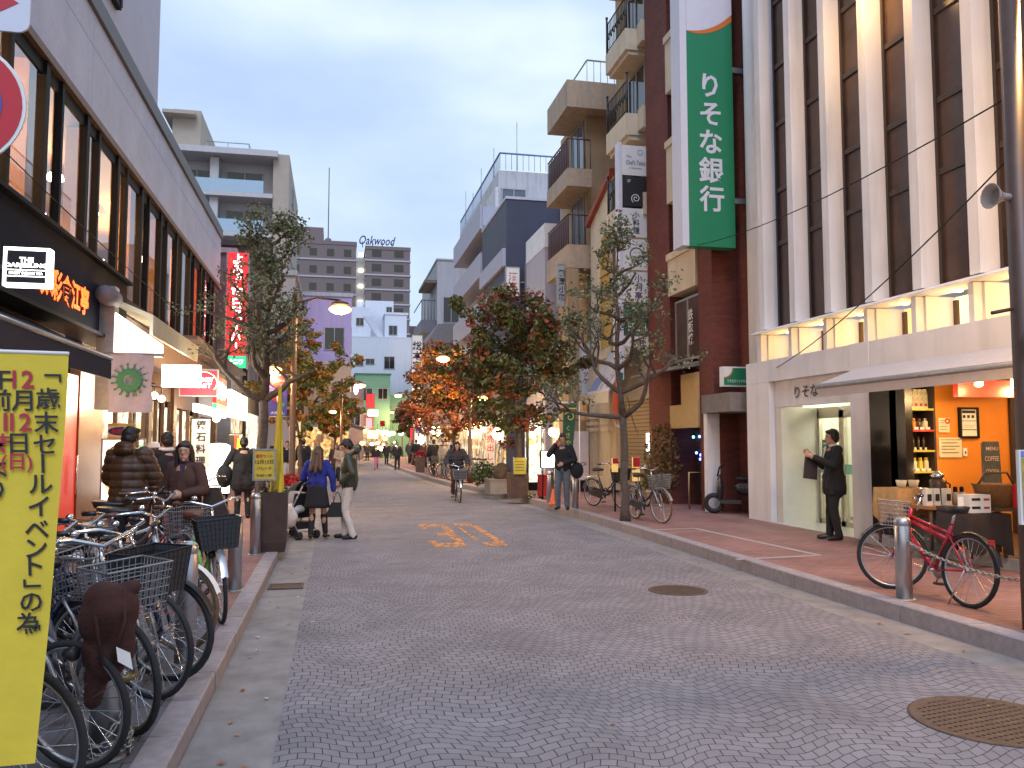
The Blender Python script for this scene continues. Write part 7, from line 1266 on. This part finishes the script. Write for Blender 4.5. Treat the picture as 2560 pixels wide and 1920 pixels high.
for (dx, lb) in ((-.32, 'dark leaning timber stake left of the right pollard tree'), (-.14, 'pale leaning timber stake against the right pollard tree')): mb = MB(); mb.tube([(0, 0, 0), (.22 if dx < -.2 else .12, 0, 1.35)], .05, 8); tag(mb.build('tree_stake', wood if dx < -.2 else mat('grey timber', (.2, .15, .12), .9, var=.2), at=(5.60 + dx, 15.45, .16)), lb, 'stake', 'tree stakes')
mb = MB(); rr = random.Random(3)
for i in range(260): a = rr.uniform(0, 6.28); d = rr.uniform(.05, .3); x, y = d * math.cos(a) - .15, d * .8 * math.sin(a); mb.add([(x, y, 0), (x + .012, y, 0), (x + rr.uniform(-.04, .04), y + rr.uniform(-.04, .04), rr.uniform(.05, .12))], [(0, 1, 2)])
o = mb.build('grass_tuft', leafmats('grass', [(.07, .14, .025)]), at=(5.45, 15.4, .16)); o['kind'] = 'stuff'
leaf_m = leafmats('fallen leaf', [(.38, .22, .05), (.30, .10, .03), (.55, .53, .5)]); mb = MB(); rr = random.Random(14)
for i in range(130):
    y = 4.2 + 26 * rr.random() ** 1.6; x = rr.choice((rr.uniform(-.75, -.35), rr.uniform(-.7, 5.2), rr.uniform(4.9, 5.26))); z = .0095; a = rr.uniform(0, 6.28); L_ = rr.uniform(.014, .032); c, s = math.cos(a) * L_, math.sin(a) * L_
    mb.add([(x - c, y - s, z), (x + s * .6, y - c * .6, z + .006), (x + c, y + s, z), (x - s * .6, y + c * .6, z + .008)], [(0, 1, 2, 3)], rr.choices((0, 1, 2), (6, 4, 1))[0])
o = mb.build('fallen_leaves', leaf_m); o['kind'] = 'stuff'
# ================================================================ bicycles
paints = {k: mat(k + ' bicycle paint', c, .25, .2, var=.06, coat=.4) for k, c in (('blue', (.03, .04, .34)), ('silver', (.45, .45, .47)), ('black', (.02, .02, .024)), ('grey', (.13, .13, .15)), ('green', (.16, .50, .04)), ('red', (.55, .01, .03)), ('wine', (.18, .02, .03)), ('navy', (.02, .03, .09)))}
GL = 'bicycles parked on the left pavement'; BX = lambda px, py, r, az, z=.12, wb=1.04: None
def park(px, py, az, label, fm, r=.33, **k):
    """front hub seen at px, py"""
    p = PZ(px, py, .12 + r); wb = 1.04 if r > .31 else .98; a = rad(az); return bike(label, (p.x - wb * math.sin(a), p.y - wb * math.cos(a), .12), az, fm, r, group=GL, **k)
park(40, 1850, 108, 'silver bicycle cut off at the bottom left corner beside the yellow banner', paints['silver'], fender=False, basket=None)
park(200, 1755, 109, 'blue framed bicycle with a thin tyred wheel at the front of the left row', paints['blue'], .315, basket=None, fender=False, steer=-8, lean=7)
park(330, 1690, 128, 'bicycle with a gold rimmed narrow wheel under the brown bag', paints['grey'], .305, rim=mat('gold rim', (.35, .26, .10), .35, .8), fender=False, bm=wire_l, steer=-10)
park(385, 1608, 120, 'black bicycle with a big dark lined basket behind the brown bag', paints['black'], .335, bm=wire_d, basket='solid', fender=False, steer=-5)
park(425, 1568, 115, 'navy bicycle with a thick black tyre and no basket', paints['navy'], .345, basket=None, fender=black_p, style='mtb', lean=6)
park(455, 1515, 118, 'bicycle with brown walled tyre and white front mudguard', paints['silver'], .33, tyre=tan_rub, fender=paper, basket=None, grip=leather, lean=2)
park(556, 1462, 158, 'lime green bicycle with a wide charcoal mesh basket and brown grips', paints['green'], .33, basket='solid', bm=wire_d, grip=leather, steer=-6, seat=leather, tyre=paper if False else rubber)
park(470, 1420, 112, 'wine red bicycle squeezed behind the lime green one', paints['wine'], .33, bm=wire_l); park(440, 1388, 110, 'grey bicycle far back in the left row by the walking couple', paints['grey'], .33, bm=wire_d, grip=leather); park(300, 1560, 112, 'black bicycle with a pink saddle cover deep inside the left row', paints['black'], .33, basket=None, seat=mat('pink saddle cover', (.6, .35, .38), .6)); park(240, 1620, 114, 'dark bicycle with a pale wire basket wedged between the blue framed and black ones', paints['navy'], .31, bm=wire_l, fender=black_p, lean=6)
bike('dark bicycle seen from behind beside the tall brown planter', (-1.72, 12.3, .118), -4, paints['grey'], .33, group=GL, basket='wire', bm=wire_d, lean=-5)
bag_m = mat('brown bag cloth', (.05, .014, .010), .85, var=.3, scale=12, bump=.3); mb = MB(); mb.ball((0, 0, .30), (.19, .17, .26), 0, None, 18, 12); mb.ball((-.04, -.02, .05), (.15, .12, .22)); mb.ball((.08, -.04, .18), (.12, .12, .2)); mb.ball((-.02, 0, .45), (.17, .14, .12)); capsule(mb, (-.1, 0, .5), (.12, .02, .52), .05, .05); capsule(mb, (-.08, .0, -.1), (-.1, .0, -.28), .1, .06)
t = thing('cloth_bag', 'bulky dark brown cloth bag hung over a front basket, white tag showing', 'bag', PY(272, 1650, 4.40)); mb.v = [(x * .70, y * .70, z * .66) for x, y, z in mb.v]; meshobj('pouch', remesh(mb, .012, 2, .035, 6.5), bag_m, t); mb = MB(); mb.quad((.07, -.125, .02), (.13, -.09, -.03), (.115, -.09, .05), (.06, -.125, .09)); mb.build('white_tag', paper, t); mb = MB(); mb.tube([(-.07, -.05, .33), (-.03, -.12, .2), (0, -.12, .0)], .009); mb.tube([(.07, -.05, .34), (.09, -.10, .2), (.04, -.11, .03)], .009); mb.build('straps', bag_m, t)
bike('red and black mountain bicycle with a grey basket chained near the coffee shop', (5.83, 6.78, .16), -2, paints['red'], .335, steer=52, basket='wire', bm=wire_l, style='mtb', fender=black_p, lean=5)
bike('old bicycle with a silver basket facing the road at the foot of the right tree', (5.98, 15.95, .16), 172, paints['black'], .33, bm=wire_l, lean=3, steer=8, tyre=tan_rub)
bike('black bicycle with a dark basket parked behind the man on the phone', (6.2, 19.4, .16), 157, paints['black'], .33, bm=wire_d, basket='solid')
for i, (y, c_, lb) in enumerate(((31.0, 'silver', 'nearest silver bicycle of the far right row'), (31.8, 'grey', 'grey bicycle second in the far right row'), (32.7, 'blue', 'blue bicycle in the middle of the far right row'), (33.8, 'silver', 'silver bicycle behind the blue one in the far right row'), (35.2, 'black', 'black bicycle near the end of the far right row'), (37.2, 'silver', 'last silver bicycle of the far right row by the red flower planter'))): bike(lb, (rk(y) + 1.4, y + .4, .16), -108 + 4 * (i % 3), paints[c_], .33, low=True, group='bicycles parked in the far right row', lean=5)
t = planter('far dark planter with red flowers at the end of the right bicycle row', 4.35, 43, .16, [(.3, 0), (.34, .8), (.3, .8)], wood); bush(t, (0, 0, .95), .3, 160, red_l, .14, 5, .6, 'red_flowers', [5, 4, 1])
# ================================================================ people
puff = fab('brown puffer nylon', (.085, .042, .022), .42, var=.2, scale=8, bump=.25); brown_c = fab('brown suede', (.075, .032, .022)); black_c = fab('black wool', (.014, .014, .017)); char = fab('charcoal wool', (.035, .034, .04)); blue_c = fab('royal blue wool', (.018, .03, .24)); olive = fab('dark olive nylon', (.035, .045, .03), .5); white_t = fab('cream cotton', (.60, .55, .50), bump=.06); jean = fab('grey blue denim', (.10, .13, .16)); beige_c = fab('beige coat wool', (.42, .31, .22)); grey_s = fab('grey shirt', (.22, .21, .24)); purple = fab('plum knit', (.05, .025, .05)); fur = fab('tan fur', (.30, .22, .15), .95, scale=60); pink = fab('pink cotton', (.50, .15, .25)); tanc = fab('tan knit', (.33, .2, .1))
bl_h = mat('black hair', (.014, .011, .011), .5, var=.3, scale=40); br_h = mat('chestnut hair', (.085, .036, .016), .45, var=.35, scale=40); dbr = mat('dark brown hair', (.03, .018, .013), .5, var=.3, scale=40)
person('man seen from behind in a quilted brown puffer jacket beyond the bicycles', (-2.36, 10.5, .118), -.25, 1.75, puff, char, hair=bl_h, pose=dict(head=(-25, 0), elR=(.26, .06, 1.13), elL=(-.26, .06, 1.13), wrR=(.20, .24, 1.0), wrL=(-.20, .22, .98)), puffer=33, girth=.98, hood=True, coat_len=.80, vox=.011)
person('woman in a brown jacket over a plum top walking toward the camera', (-1.68, 10.1, .118), 2.75, 1.58, brown_c, black_c, hair=dbr, hairstyle='long', pose=dict(head=(22, -4), elL=(-.28, .02, 1.12), wrL=(-.12, .2, 1.08), knR=(.1, .12, .5), anR=(.1, .05, .09)), girth=1.0, coat_len=.78, vox=.011, collar=purple)
t = thing('shoulder_bag', 'flared dark brown bag at the side of the woman in the brown jacket', 'bag', (-1.36, 10.05, .98)); mb = MB(); mb.prism([(-.10, 0, .2), (.06, 0, .2), (.2, 0, -.16), (-.12, 0, -.18)], (0, .12, 0)); mb.build('pouch', fab('dark brown leather', (.04, .022, .016), .5), t); mb = MB(); mb.tube([(-.08, .06, .2), (-.16, .06, .42), (-.2, .04, .5)], .012); mb.build('strap', leather, t)
person('man in a dark suit with white collar seen from behind at the left shop', (-2.42, 13.0, .118), .5, 1.72, black_c, black_c, hair=bl_h, collar=None, coat_len=.78, scarf=paper)
person('short person in a white cap between the puffer jacket and the dark suit', (-2.78, 13.9, .118), 3.0, 1.56, char, char, hat=paper, coat_len=.8)
person('person in a long dark coat with a wide bag walking away on the left pavement', (-1.87, 18.2, .118), .1, 1.68, black_c, black_c, hair=bl_h, coat_len=.62, girth=1.15, coatw=1.2, scarf=black_c, pose=dict(elL=(-.36, 0, 1.12), wrL=(-.38, .05, .9)))
t = thing('shoulder_bag', 'large black bag at the left side of the person in the long dark coat', 'bag', (-2.24, 18.2, 1.0)); mb = MB(); mb.ball((0, 0, 0), (.17, .2, .25)); mb.build('pouch', black_c, t); mb = MB(); mb.tube([(0, 0, .2), (.1, 0, .42), (.2, 0, .5)], .015); mb.build('strap', black_p, t)
person('woman with chestnut hair in a blue jacket and black skirt seen from behind', (-.29, 14.94, .004), -.12, 1.62, blue_c, None, hair=br_h, hairstyle='long', skirt=(1.02, .585, .235, black_c), boots=(mat('black suede boots', (.012, .012, .013), .7, var=.1), .44), coat_len=.93, pose=dict(elR=(.28, -.03, 1.13), wrR=(.30, .0, .90), elL=(-.27, .05, 1.13), wrL=(-.22, .25, 1.0), knR=(.12, .05, .5), anR=(.15, .10, .11), knL=(-.08, .03, .5), anL=(-.10, -.05, .11), head=(-4, -12)), girth=.9, vox=.0105)
t = thing('handbag', 'black leather handbag held by the woman in the blue jacket', 'bag', (.06, 14.92, .56)); mb = MB(); mb.prism([(-.17, 0, -.17), (.17, 0, -.17), (.19, 0, -.12), (.10, 0, .09), (-.10, 0, .09), (-.19, 0, -.12)], (0, .11, 0)); mb.build('body', mat('black handbag leather', (.014, .013, .013), .35, var=.1), t); mb = MB(); [mb.tube([(-.07, y_, .08), (-.04, y_, .22), (.0, y_, .27), (.04, y_, .22), (.07, y_, .08)], .009) for y_ in (.02, .09)]; mb.build('handles', black_p, t)
person('man in white trousers and a fur hooded dark jacket facing the woman in blue', (.27, 15.0, .004), 1.45, 1.74, olive, white_t, hair=bl_h, hood=fur, coat_len=.86, pose=dict(head=(6, -26), elL=(-.29, -.08, 1.13), wrL=(-.20, .12, .98), elR=(.27, -.05, 1.13), wrR=(.2, .14, .96), knL=(-.09, .06, .49), anL=(-.10, -.08, .085), knR=(.08, .10, .49), anR=(.09, .08, .085), lean=.06), girth=1.05, vox=.0105, shoe=mat('black canvas shoe', (.013, .013, .014), .7))
person('woman in a beige coat walking toward the camera on the road', (.24, 35.7, .004), 3.2, 1.60, beige_c, black_c, hair=bl_h, hairstyle='bob', coat_len=.66, pose=dict(elR=(.25, .05, 1.13), wrR=(.1, .2, 1.05), elL=(-.25, .05, 1.13), wrL=(-.1, .2, 1.08), knR=(.08, .14, .5), anR=(.08, .12, .1), anL=(-.08, -.15, .1)), coatw=1.1)
# cyclist
bk = bike('upright shopping bicycle with a front basket ridden toward the camera', (3.47, 24.15, .004), 181, paints['grey'], .33, bm=wire_l, basket='solid', lean=0)
mb = MB(); mb.box(-.05, .05, 1.22, 1.225, .72, .82)
person('black haired woman riding toward the camera in a dark quilted jacket', (3.47, 24.15, .004), math.pi - .017, 1.62, char, brown_c, hair=bl_h, hairstyle='bob', scarf=None, collar=brown_c, seated=True, coat_len=.92, pose=dict(pelvis=(0, .26, 1.02), lean=.28, head=(0, -6), elR=(.33, .42, 1.22), wrR=(.31, .60, 1.11), elL=(-.33, .42, 1.22), wrL=(-.31, .60, 1.11), knR=(.13, .68, .74), anR=(.14, .52, .30), knL=(-.13, .62, .82), anL=(-.14, .38, .56), toeR=(.0, .16, -.05), toeL=(0, .16, -.05)), puffer=30)
person('man in jeans and an open black jacket talking on a phone on the right kerb', (5.12, 18.32, .168), 2.72, 1.72, black_c, jean, hair=dbr, pose=dict(head=(14, -12), elR=(.30, .12, 1.24), wrR=(.15, .09, 1.47), elL=(-.28, .02, 1.12), wrL=(-.06, .19, 1.04), knR=(.11, .05, .49), knL=(-.09, .03, .49), anL=(-.10, .0, .085)), coat_len=.9, collar=grey_s, vox=.012)
t = thing('mobile_phone', 'small phone held to the ear of the man on the right kerb', 'phone', (4.99, 18.20, 1.67)); mb = MB(); mb.box(-.012, .012, -.025, .025, -.06, .06); mb.build('case', mat('orange red phone', (.5, .08, .03), .3, emit=.2), t); mb = MB(); mb.box(-.014, -.0121, -.02, .02, -.02, .05); mb.build('screen', black_p, t)
t = thing('shoulder_bag', 'black bag on the hip of the man on the phone', 'bag', (5.43, 18.22, 1.06)); mb = MB(); mb.ball((0, 0, 0), (.16, .10, .19)); mb.build('pouch', black_c, t); mb = MB(); mb.tube([(0, 0, .15), (-.1, -.02, .36), (-.2, -.03, .46)], .014); mb.build('strap', black_p, t)
person('man in a black overcoat facing left before the bank door, one hand raised', (7.77, 11.81, .165), 1.35, 1.73, black_c, black_c, hair=bl_h, pose=dict(head=(0, 0), elL=(-.25, .10, 1.15), wrL=(-.20, .36, 1.27), elR=(.24, .08, 1.14), wrR=(.18, .30, 1.30), knL=(-.08, .05, .49), anL=(-.09, -.02, .085), anR=(.09, .05, .085)), coat_len=.70, collar=paper, vox=.0105, coatw=1.05)
t = thing('document_case', 'dark flat case dangling from the raised hand of the man at the bank', 'bag', (7.34, 11.76, 1.30)); mb = MB(); mb.prism([(-.13, 0, -.16), (.10, 0, -.19), (.13, 0, .17), (-.08, 0, .20)], (0, .03, 0)); mb.build('case', mat('dark case', (.03, .022, .028), .4, var=.2), t); mb = MB(); mb.tube([(-.03, .015, .19), (.0, .015, .26), (.06, .015, .18)], .01); mb.build('handle', black_p, t)
person('person with brown hair and tan top at the right edge of the coffee shop', (8.55, 8.3, .305), -1.2, 1.62, tanc, char, hair=br_h, hairstyle='bob')
walk = dict(knR=(.09, .16, .5), anR=(.09, .14, .1), knL=(-.09, .05, .5), anL=(-.09, -.20, .12), elR=(.26, -.08, 1.13), wrR=(.25, -.1, .9), elL=(-.26, .04, 1.13), wrL=(-.25, .16, .92)); DV = .022
for (px, py, z, rz, h, tp, lg, hr, hs, cl, lb) in (
    (940, 1174, 0, 3.1, 1.5, black_c, pink, bl_h, 'short', None, 'far walker in bright pink trousers on the road'), (966, 1163, 0, 3.2, 1.68, black_c, black_c, bl_h, 'short', .7, 'far walker in black left of the suited man'), (993, 1175, 0, 3.0, 1.7, black_c, black_c, bl_h, 'short', .8, 'far man in a black suit and white shirt walking toward the camera'),
    (1024, 1160, .16, 3.3, 1.65, char, black_c, dbr, 'bob', .7, 'far person in charcoal behind the suited man near the lamp pole'), (1040, 1166, .16, .2, 1.7, black_c, black_c, bl_h, 'short', None, 'far person in black by the clothes rail on the right'), (905, 1147, 0, 0, 1.65, black_c, char, bl_h, 'short', None, 'tiny dark figure walking away on the left of the far road'), (918, 1152, 0, 3.1, 1.6, char, black_c, dbr, 'bob', .7, 'tiny charcoal coated figure facing the camera far down the road'), (930, 1147, 0, .1, 1.72, black_c, black_c, bl_h, 'short', .75, 'tiny figure in a long black coat under the far lamps'),
    (953, 1146, 0, 3.1, 1.65, beige_c, char, bl_h, 'bob', .7, 'tiny beige coated figure far down the road'), (980, 1148, 0, .2, 1.7, olive, black_c, bl_h, 'short', None, 'tiny olive jacketed figure at the far right kerb'), (1110, 1192, .16, 3.4, 1.6, grey_s, jean, br_h, 'bob', None, 'person in a grey sweater standing behind the right bicycle row'), (1084, 1190, .16, .3, 1.66, black_c, black_c, bl_h, 'short', .7, 'person in black bending over the right bicycle row'),
    (690, 1218, .118, .1, 1.7, black_c, black_c, bl_h, 'short', .72, 'dark coated walker left of the left lamp post'), (717, 1212, .118, 3.0, 1.62, black_c, white_t, bl_h, 'short', None, 'walker in white trousers beside the left lamp post'), (757, 1216, .118, .1, 1.7, black_c, black_c, bl_h, 'short', .7, 'dark walker holding a white carrier bag under the left autumn tree'), (838, 1200, 0, 3.3, 1.62, brown_c, black_c, dbr, 'bob', .7, 'walker in a brown coat just left of the beige coat'), (878, 1160, 0, 3.1, 1.66, char, char, bl_h, 'short', None, 'far dark walker between the beige coat and the white trousered man'),
    (895, 1153, .118, 3.0, 1.62, black_c, jean, bl_h, 'bob', None, 'far walker in jeans near the awning of the beige corner shop'), (1060, 1172, .16, 2.9, 1.6, brown_c, black_c, br_h, 'bob', .75, 'far shopper in brown by the lit window on the right')):
    p = PZ(px, py, z); person(lb, (p.x, p.y, z + .004), rz, h, tp, lg, hair=hr, hairstyle=hs, coat_len=cl, pose=walk if R.random() < .7 else None, vox=.03 if p.y > 45 else DV, group='passers by down the street', collar=paper if 'white shirt' in lb else None)
p = PZ(757, 1216, .118); t = thing('carrier_bag', 'white carrier bag held by the dark walker under the autumn tree', 'bag', (p.x + .28, p.y - .05, .55)); mb = MB(); mb.prism([(-.12, 0, -.2), (.12, 0, -.2), (.14, 0, .14), (-.14, 0, .14)], (0, .08, 0)); mb.build('pouch', paper, t); mb = MB(); mb.tube([(-.08, .04, .14), (0, .04, .28), (.08, .04, .14)], .008); mb.build('handles', paper, t)
# ================================================================ stroller
t = thing('stroller', 'black folding stroller with a white blanket pushed by the woman in blue', 'stroller', (-.62, 15.25, .004), .75); mb = MB()
for s in (-.2, .2): mb.tube([(s, -.35, .95), (s, -.05, .5), (s, .35, .12)], .013); mb.tube([(s, .1, .62), (s, -.25, .12)], .013)
mb.tube([(-.2, -.05, .42), (.2, -.05, .42)], .012); mb.tube([(-.2, -.25, .14), (.2, -.25, .14)], .012); mb.build('frame', galv, t)
for x in (-.2, .2):
    for y in (.35, -.25):
        mb = MB(); mb.tube([(x - .03, y + .055 * math.cos(a), .075 + .055 * math.sin(a)) for a in [2 * math.pi * i / 14 for i in range(14)]], .02, 6, closed=True); mb.tube([(x + .03, y + .055 * math.cos(a), .075 + .055 * math.sin(a)) for a in [2 * math.pi * i / 14 for i in range(14)]], .02, 6, closed=True); mb.tube([(x - .04, y, .075), (x + .04, y, .075)], .02, 6); mb.build('wheel', rubber, t)
mb = MB(); mb.prism([(-.19, -.12, .80), (-.19, -.02, .42), (-.19, .22, .38), (-.19, .24, .34), (-.19, -.06, .36), (-.19, -.17, .78)], (.38, 0, 0)); mb.build('seat', black_c, t)
mb = MB(); n = 8; vs = []
for i in range(n + 1):
    a = -.2 + 1.5 * i / n
    for j in range(7): b_ = math.pi * j / 6; vs.append((-.22 * math.cos(b_), -.13 + .30 * math.sin(a) * (.55 + .45 * math.sin(b_)), .76 + .26 * math.cos(a) * (.35 + .65 * math.sin(b_))))
mb.add(vs, [(i * 7 + j, i * 7 + j + 1, (i + 1) * 7 + j + 1, (i + 1) * 7 + j) for i in range(n) for j in range(6)], 0, True); mb.build('hood', black_c, t)
mb = MB(); [mb.tube([(s, -.35, .95), (s, -.42, .99), (s * .6, -.44, 1.0)], .018) for s in (-.2, .2)]; mb.build('handle', black_p, t); mb = MB(); mb.ball((-.08, .05, .52), (.19, .24, .10)); mb.ball((-.22, .0, .40), (.07, .22, .22)); mb.ball((-.1, .2, .38), (.15, .12, .16)); meshobj('blanket', remesh(mb, .014, 2, .03, 9), white_t, t); mb = MB(); mb.box(-.18, .18, -.22, .1, .18, .3); mb.build('under_basket', black_p, t)
# ================================================================ things before the right hand shops
t = thing('shop_banner', 'green vertical banner with a yellow curl hanging by the man on the phone', 'banner', PY(1428, 1110, 21.5)); a, b = PY(1407, 1010, 21.5), PY(1443, 1112, 21.5); mb = MB(); mb.quad((a.x + .02, 21.5, a.z), (a.x - .02, 21.47, b.z - .1), (b.x - .12, 21.5, b.z - .1), (b.x, 21.52, a.z)); mb.build('cloth', mat('bottle green cloth', (.03, .10, .055), .8, var=.1), t, True)
mb = MB(); cx, cz = (a.x + b.x) / 2 - .02, a.z - .35
for i in range(22): t0, t1 = i * .32, (i + 1) * .32; r0, r1 = .15 * (1 - i / 26), .15 * (1 - (i + 1) / 26); mb.quad(*[(cx + r * math.cos(q_ + 3.6), 21.45, cz - r * math.sin(q_ + 3.6)) for r, q_ in ((r0 - .014, t0), (r0 + .014, t0), (r1 + .014, t1), (r1 - .014, t1))])
text(mb, 'くさや', (cx - .05, 21.45, cz - .5), (1, 0, 0), (0, 0, 1), .16, vertical=True, step=1.2); mb.box(a.x + .03, b.x - .03, 21.45, 21.455, a.z - .14, a.z - .1); mb.build('yellow_curl', mat('yellow dye', (.55, .42, .04), .7), t, True); mb = MB(); mb.tube([(a.x - .15, 21.5, a.z + .05), (b.x + .1, 21.5, a.z + .05)], .014); mb.tube([(b.x + .08, 21.55, .16), (b.x + .08, 21.55, a.z + .1)], .014); mb.build('pole', paper, t, True)
t = thing('flag_banner', 'limp red white and green cloth flag hanging beside the right pollard trunk', 'flag', PY(1548, 1000, 17.5)); a = PY(1536, 915, 17.5); mb = MB()
for i in range(9):
    for j in range(14):
        f = lambda i, j: (a.x + .04 * i / 2 * (1 - .02 * j) + .035 * math.sin(j * .5 + i), 17.5 + .05 * math.sin(i * 1.3 + j * .2), a.z - .09 * j - .02 * i)
        mb.quad(f(i, j), f(i, j + 1), f(i + 1, j + 1), f(i + 1, j), 0 if i < 3 else 1 if i < 6 else 2)
mb.sm = [True] * len(mb.sm); mb.build('cloth', [mat('flag red', (.55, .08, .03), .7, var=.05), white_t, mat('flag green', (.02, .2, .1), .7, var=.05)], t, True); mb = MB(); mb.tube([(a.x, 17.5, a.z + 1.3), (a.x, 17.5, a.z - .1)], .012); mb.build('pole', paper, t, True)
t, a, b = bx('light_box', 'glowing white slanted menu board left of the man on the phone', 1354, 1389, 1128, 1168, 21.6, lit_white, 'sign', .1, dark); mb = MB(); [mb.tube([(x, 21.7, .16), (x, 21.65, b.z)], .02) for x in (a.x + .05, b.x - .05)]; mb.build('legs', dark, t, True)
t = thing('storage_box', 'red boxy cabinet under the glowing menu board', 'cabinet', (5.7, 22.2, .16)); mb = MB(); mb.box(-.17, .17, -.2, .2, .06, .62); mb.build('body', mat('red cabinet', (.45, .02, .02), .5, var=.1), t); mb = MB(); mb.box(-.19, .19, -.22, .22, .62, .66); mb.build('lid', mat('red cabinet'), t); mb = MB(); [mb.box(x - .02, x + .02, -.15, .15, 0, .06) for x in (-.13, .13)]; mb.build('feet', dark, t)
t, a, b = bx('lit_display', 'tall bright lit display case with yellow tags behind the timber planter', 1322, 1353, 1062, 1205, 26, lit_window('lit display goods', [(1, .95, .8), (1, .9, .6), (.9, .8, .6), (1, 1, .9), (.8, .6, .2)], 1.9, .15, .2), 'display case', .3, dark); mb = MB(); mb.box(a.x, b.x, 26.0, 26.3, .16, b.z - .03); mb.build('base', dark, t, True)
t, a, b = bx('white_partition', 'white upright partition board behind the green banner', 1428, 1472, 1078, 1200, 24.9, mat('lilac white board', (.5, .47, .52), .6), 'board', .06); mb = MB(); text(mb, 'LUNCH', ((a.x + b.x) / 2, 24.89, b.z + .5), (1, 0, 0), (0, 0, 1), .14, width=.4); mb.build('letters', ink, t, True); mb = MB(); mb.box(a.x, b.x, 24.9, 24.96, .16, b.z - .001); mb.build('foot', dark, t, True)
for i, (px, py, y_, lb, e_) in enumerate(((1381, 1080, 22.5, 'bright round wall lamp above the glowing menu board', 55), (1092, 1078, 36, 'big glowing globe lamp in the shop behind the cyclist', 60), (1180, 1083, 37, 'row of glowing globes deep in the shop beside the orange maple', 60), (1245, 1085, 30, 'glowing globe lamp behind the dark maple trunk', 40))):
    p = PY(px, py, y_); t = thing('globe_lamp', lb, 'lamp', p, 0, 'globe lamps on the right shop fronts'); mb = MB(); mb.ball((0, 0, 0), .12 if i == 0 else .22); mb.build('globe', mat('glowing globe'), t); mb = MB(); mb.tube([(0, 0, .1), (.0, .0, .3), (.8, .1, .35)], .015); mb.build('bracket', dark, t); lamp(t, p + Vector((-.3, -.35, -.1)), e_, (1, .66, .3), .15)
bx('box_sign', 'upright glowing white box sign on a post in the far right row', 1048, 1060, 1088, 1108, 47, lit_white); bx('facade_sign', 'long glowing white shop sign over the far right clothes shop', 1073, 1097, 1067, 1080, 48, lit_white, depth=.3); bx('poster', 'orange lit poster on the far right shop window', 1082, 1100, 1107, 1124, 50, shop_amber, 'poster')
t = thing('clothes_rail', 'rail of dark and pale clothes standing outside the far right shop', 'clothes rail', (5.6, 43, .16)); mb = MB(); mb.tube([(-.9, 0, 0), (-.9, 0, 1.5), (.9, 0, 1.5), (.9, 0, 0)], .02); mb.build('rail', chrome, t)
for i in range(9): mb = MB(); x = -.75 + i * .19; mb.prism([(x - .06, -.2, 1.42), (x + .06, -.2, 1.42), (x + .07, -.22, .55), (x - .07, -.22, .55)], (0, .4, 0)); mb.build('garment', (char, white_t, black_c, brown_c)[i % 4], t)
t = thing('shop_banner', 'tall white vertical banner with red characters by the orange maple', 'banner', (5.9, 31.5, .16)); mb = MB(); mb.box(-.17, .17, -.01, .01, .7, 2.3); mb.build('cloth', white_t, t); mb = MB(); text(mb, '大売出し', (0, -.016, 1.5), (1, 0, 0), (0, 0, 1), .3, vertical=True, step=1.15); mb.build('letters', red_ink, t); mb = MB(); mb.tube([(.2, 0, 0), (.2, 0, 2.4), (-.2, 0, 2.35)], .014); mb.build('pole', galv, t)
# far cluster of glowing signs where the road bends
far = [(916, 936, 985, 1020, 74, 'lit red', 'red and amber striped lit sign at the far bend'), (920, 945, 1025, 1040, 76, 'lit_white', 'pair of bright white lit strips under the red striped sign'), (915, 930, 1045, 1070, 72, 'pink', 'small pink lit poster below the white strips'), (918, 945, 1076, 1096, 78, 'warm', 'amber lit shop sign over the far left doorway'), (948, 966, 1090, 1100, 92, 'warm', 'small amber sign low among the far crowd'), (960, 976, 1086, 1096, 95, 'yellow', 'yellow lit sign in the far cluster'), (978, 990, 1088, 1100, 95, 'blue', 'bluish white lit sign right of the yellow one'), (950, 962, 1052, 1066, 90, 'lit red', 'tiny red lit sign above the far crowd'), (1026, 1031, 1070, 1100, 55, 'lit red', 'thin red neon upright sign by the right lamp pole'), (936, 962, 1106, 1118, 96, 'warm', 'lit doorway sign behind the far crowd'), (985, 1004, 1104, 1118, 98, 'lit_white', 'white lit doorway sign behind the suited man')]
fm_ = {'lit red': lit_red, 'lit_white': lit_white, 'pink': mat('lit pink acrylic', (.8, .3, .35), .4, var=0, emit=.9, ecol=(1, .35, .42)), 'warm': mat('lit amber acrylic', (.9, .6, .2), .4, var=.0, emit=2.6, ecol=(1, .62, .22)), 'yellow': mat('lit yellow acrylic', (.9, .8, .1), .4, var=0, emit=2.2, ecol=(1, .78, .08)), 'blue': mat('lit bluish acrylic', (.8, .9, 1), .4, var=0, emit=2.4, ecol=(.75, .9, 1))}
for x0, x1, y0, y1, y_, m_, lb in far: bx('facade_sign', lb, x0, x1, y0, y1, y_, fm_[m_], frame=dark if y_ < 80 else None, group='lit signs at the far bend')

rr = random.Random(17)
for i in range(26):
    px, py = rr.uniform(900, 1012), rr.uniform(1066, 1122); y_ = rr.uniform(66, 86); p = PY(px, py, y_); t = thing('shop_lantern', 'tiny warm lamp glowing among the shop fronts at the far end of the street', 'lamp', p, 0, 'tiny warm lamps at the far end of the street'); mb = MB(); s = rr.uniform(.10, .24); mb.ball((0, 0, 0), (s, s, s * .8), 0, None, 8, 5); mb.build('globe', (lit_warm, lit_warm, lit_bulb, lit_white)[i % 4], t); mb = MB(); mb.tube([(0, 0, s * .7), (0, 0, s * .7 + .5)], .015, 4); mb.build('cord', dark, t)
for (x, y, e_) in ((3.4, 74, 500), (5.2, 84, 700)): lamp(t, (x, y, 3.2), e_, (1, .62, .28), .3)
bpy.data.scenes.remove(TMP)
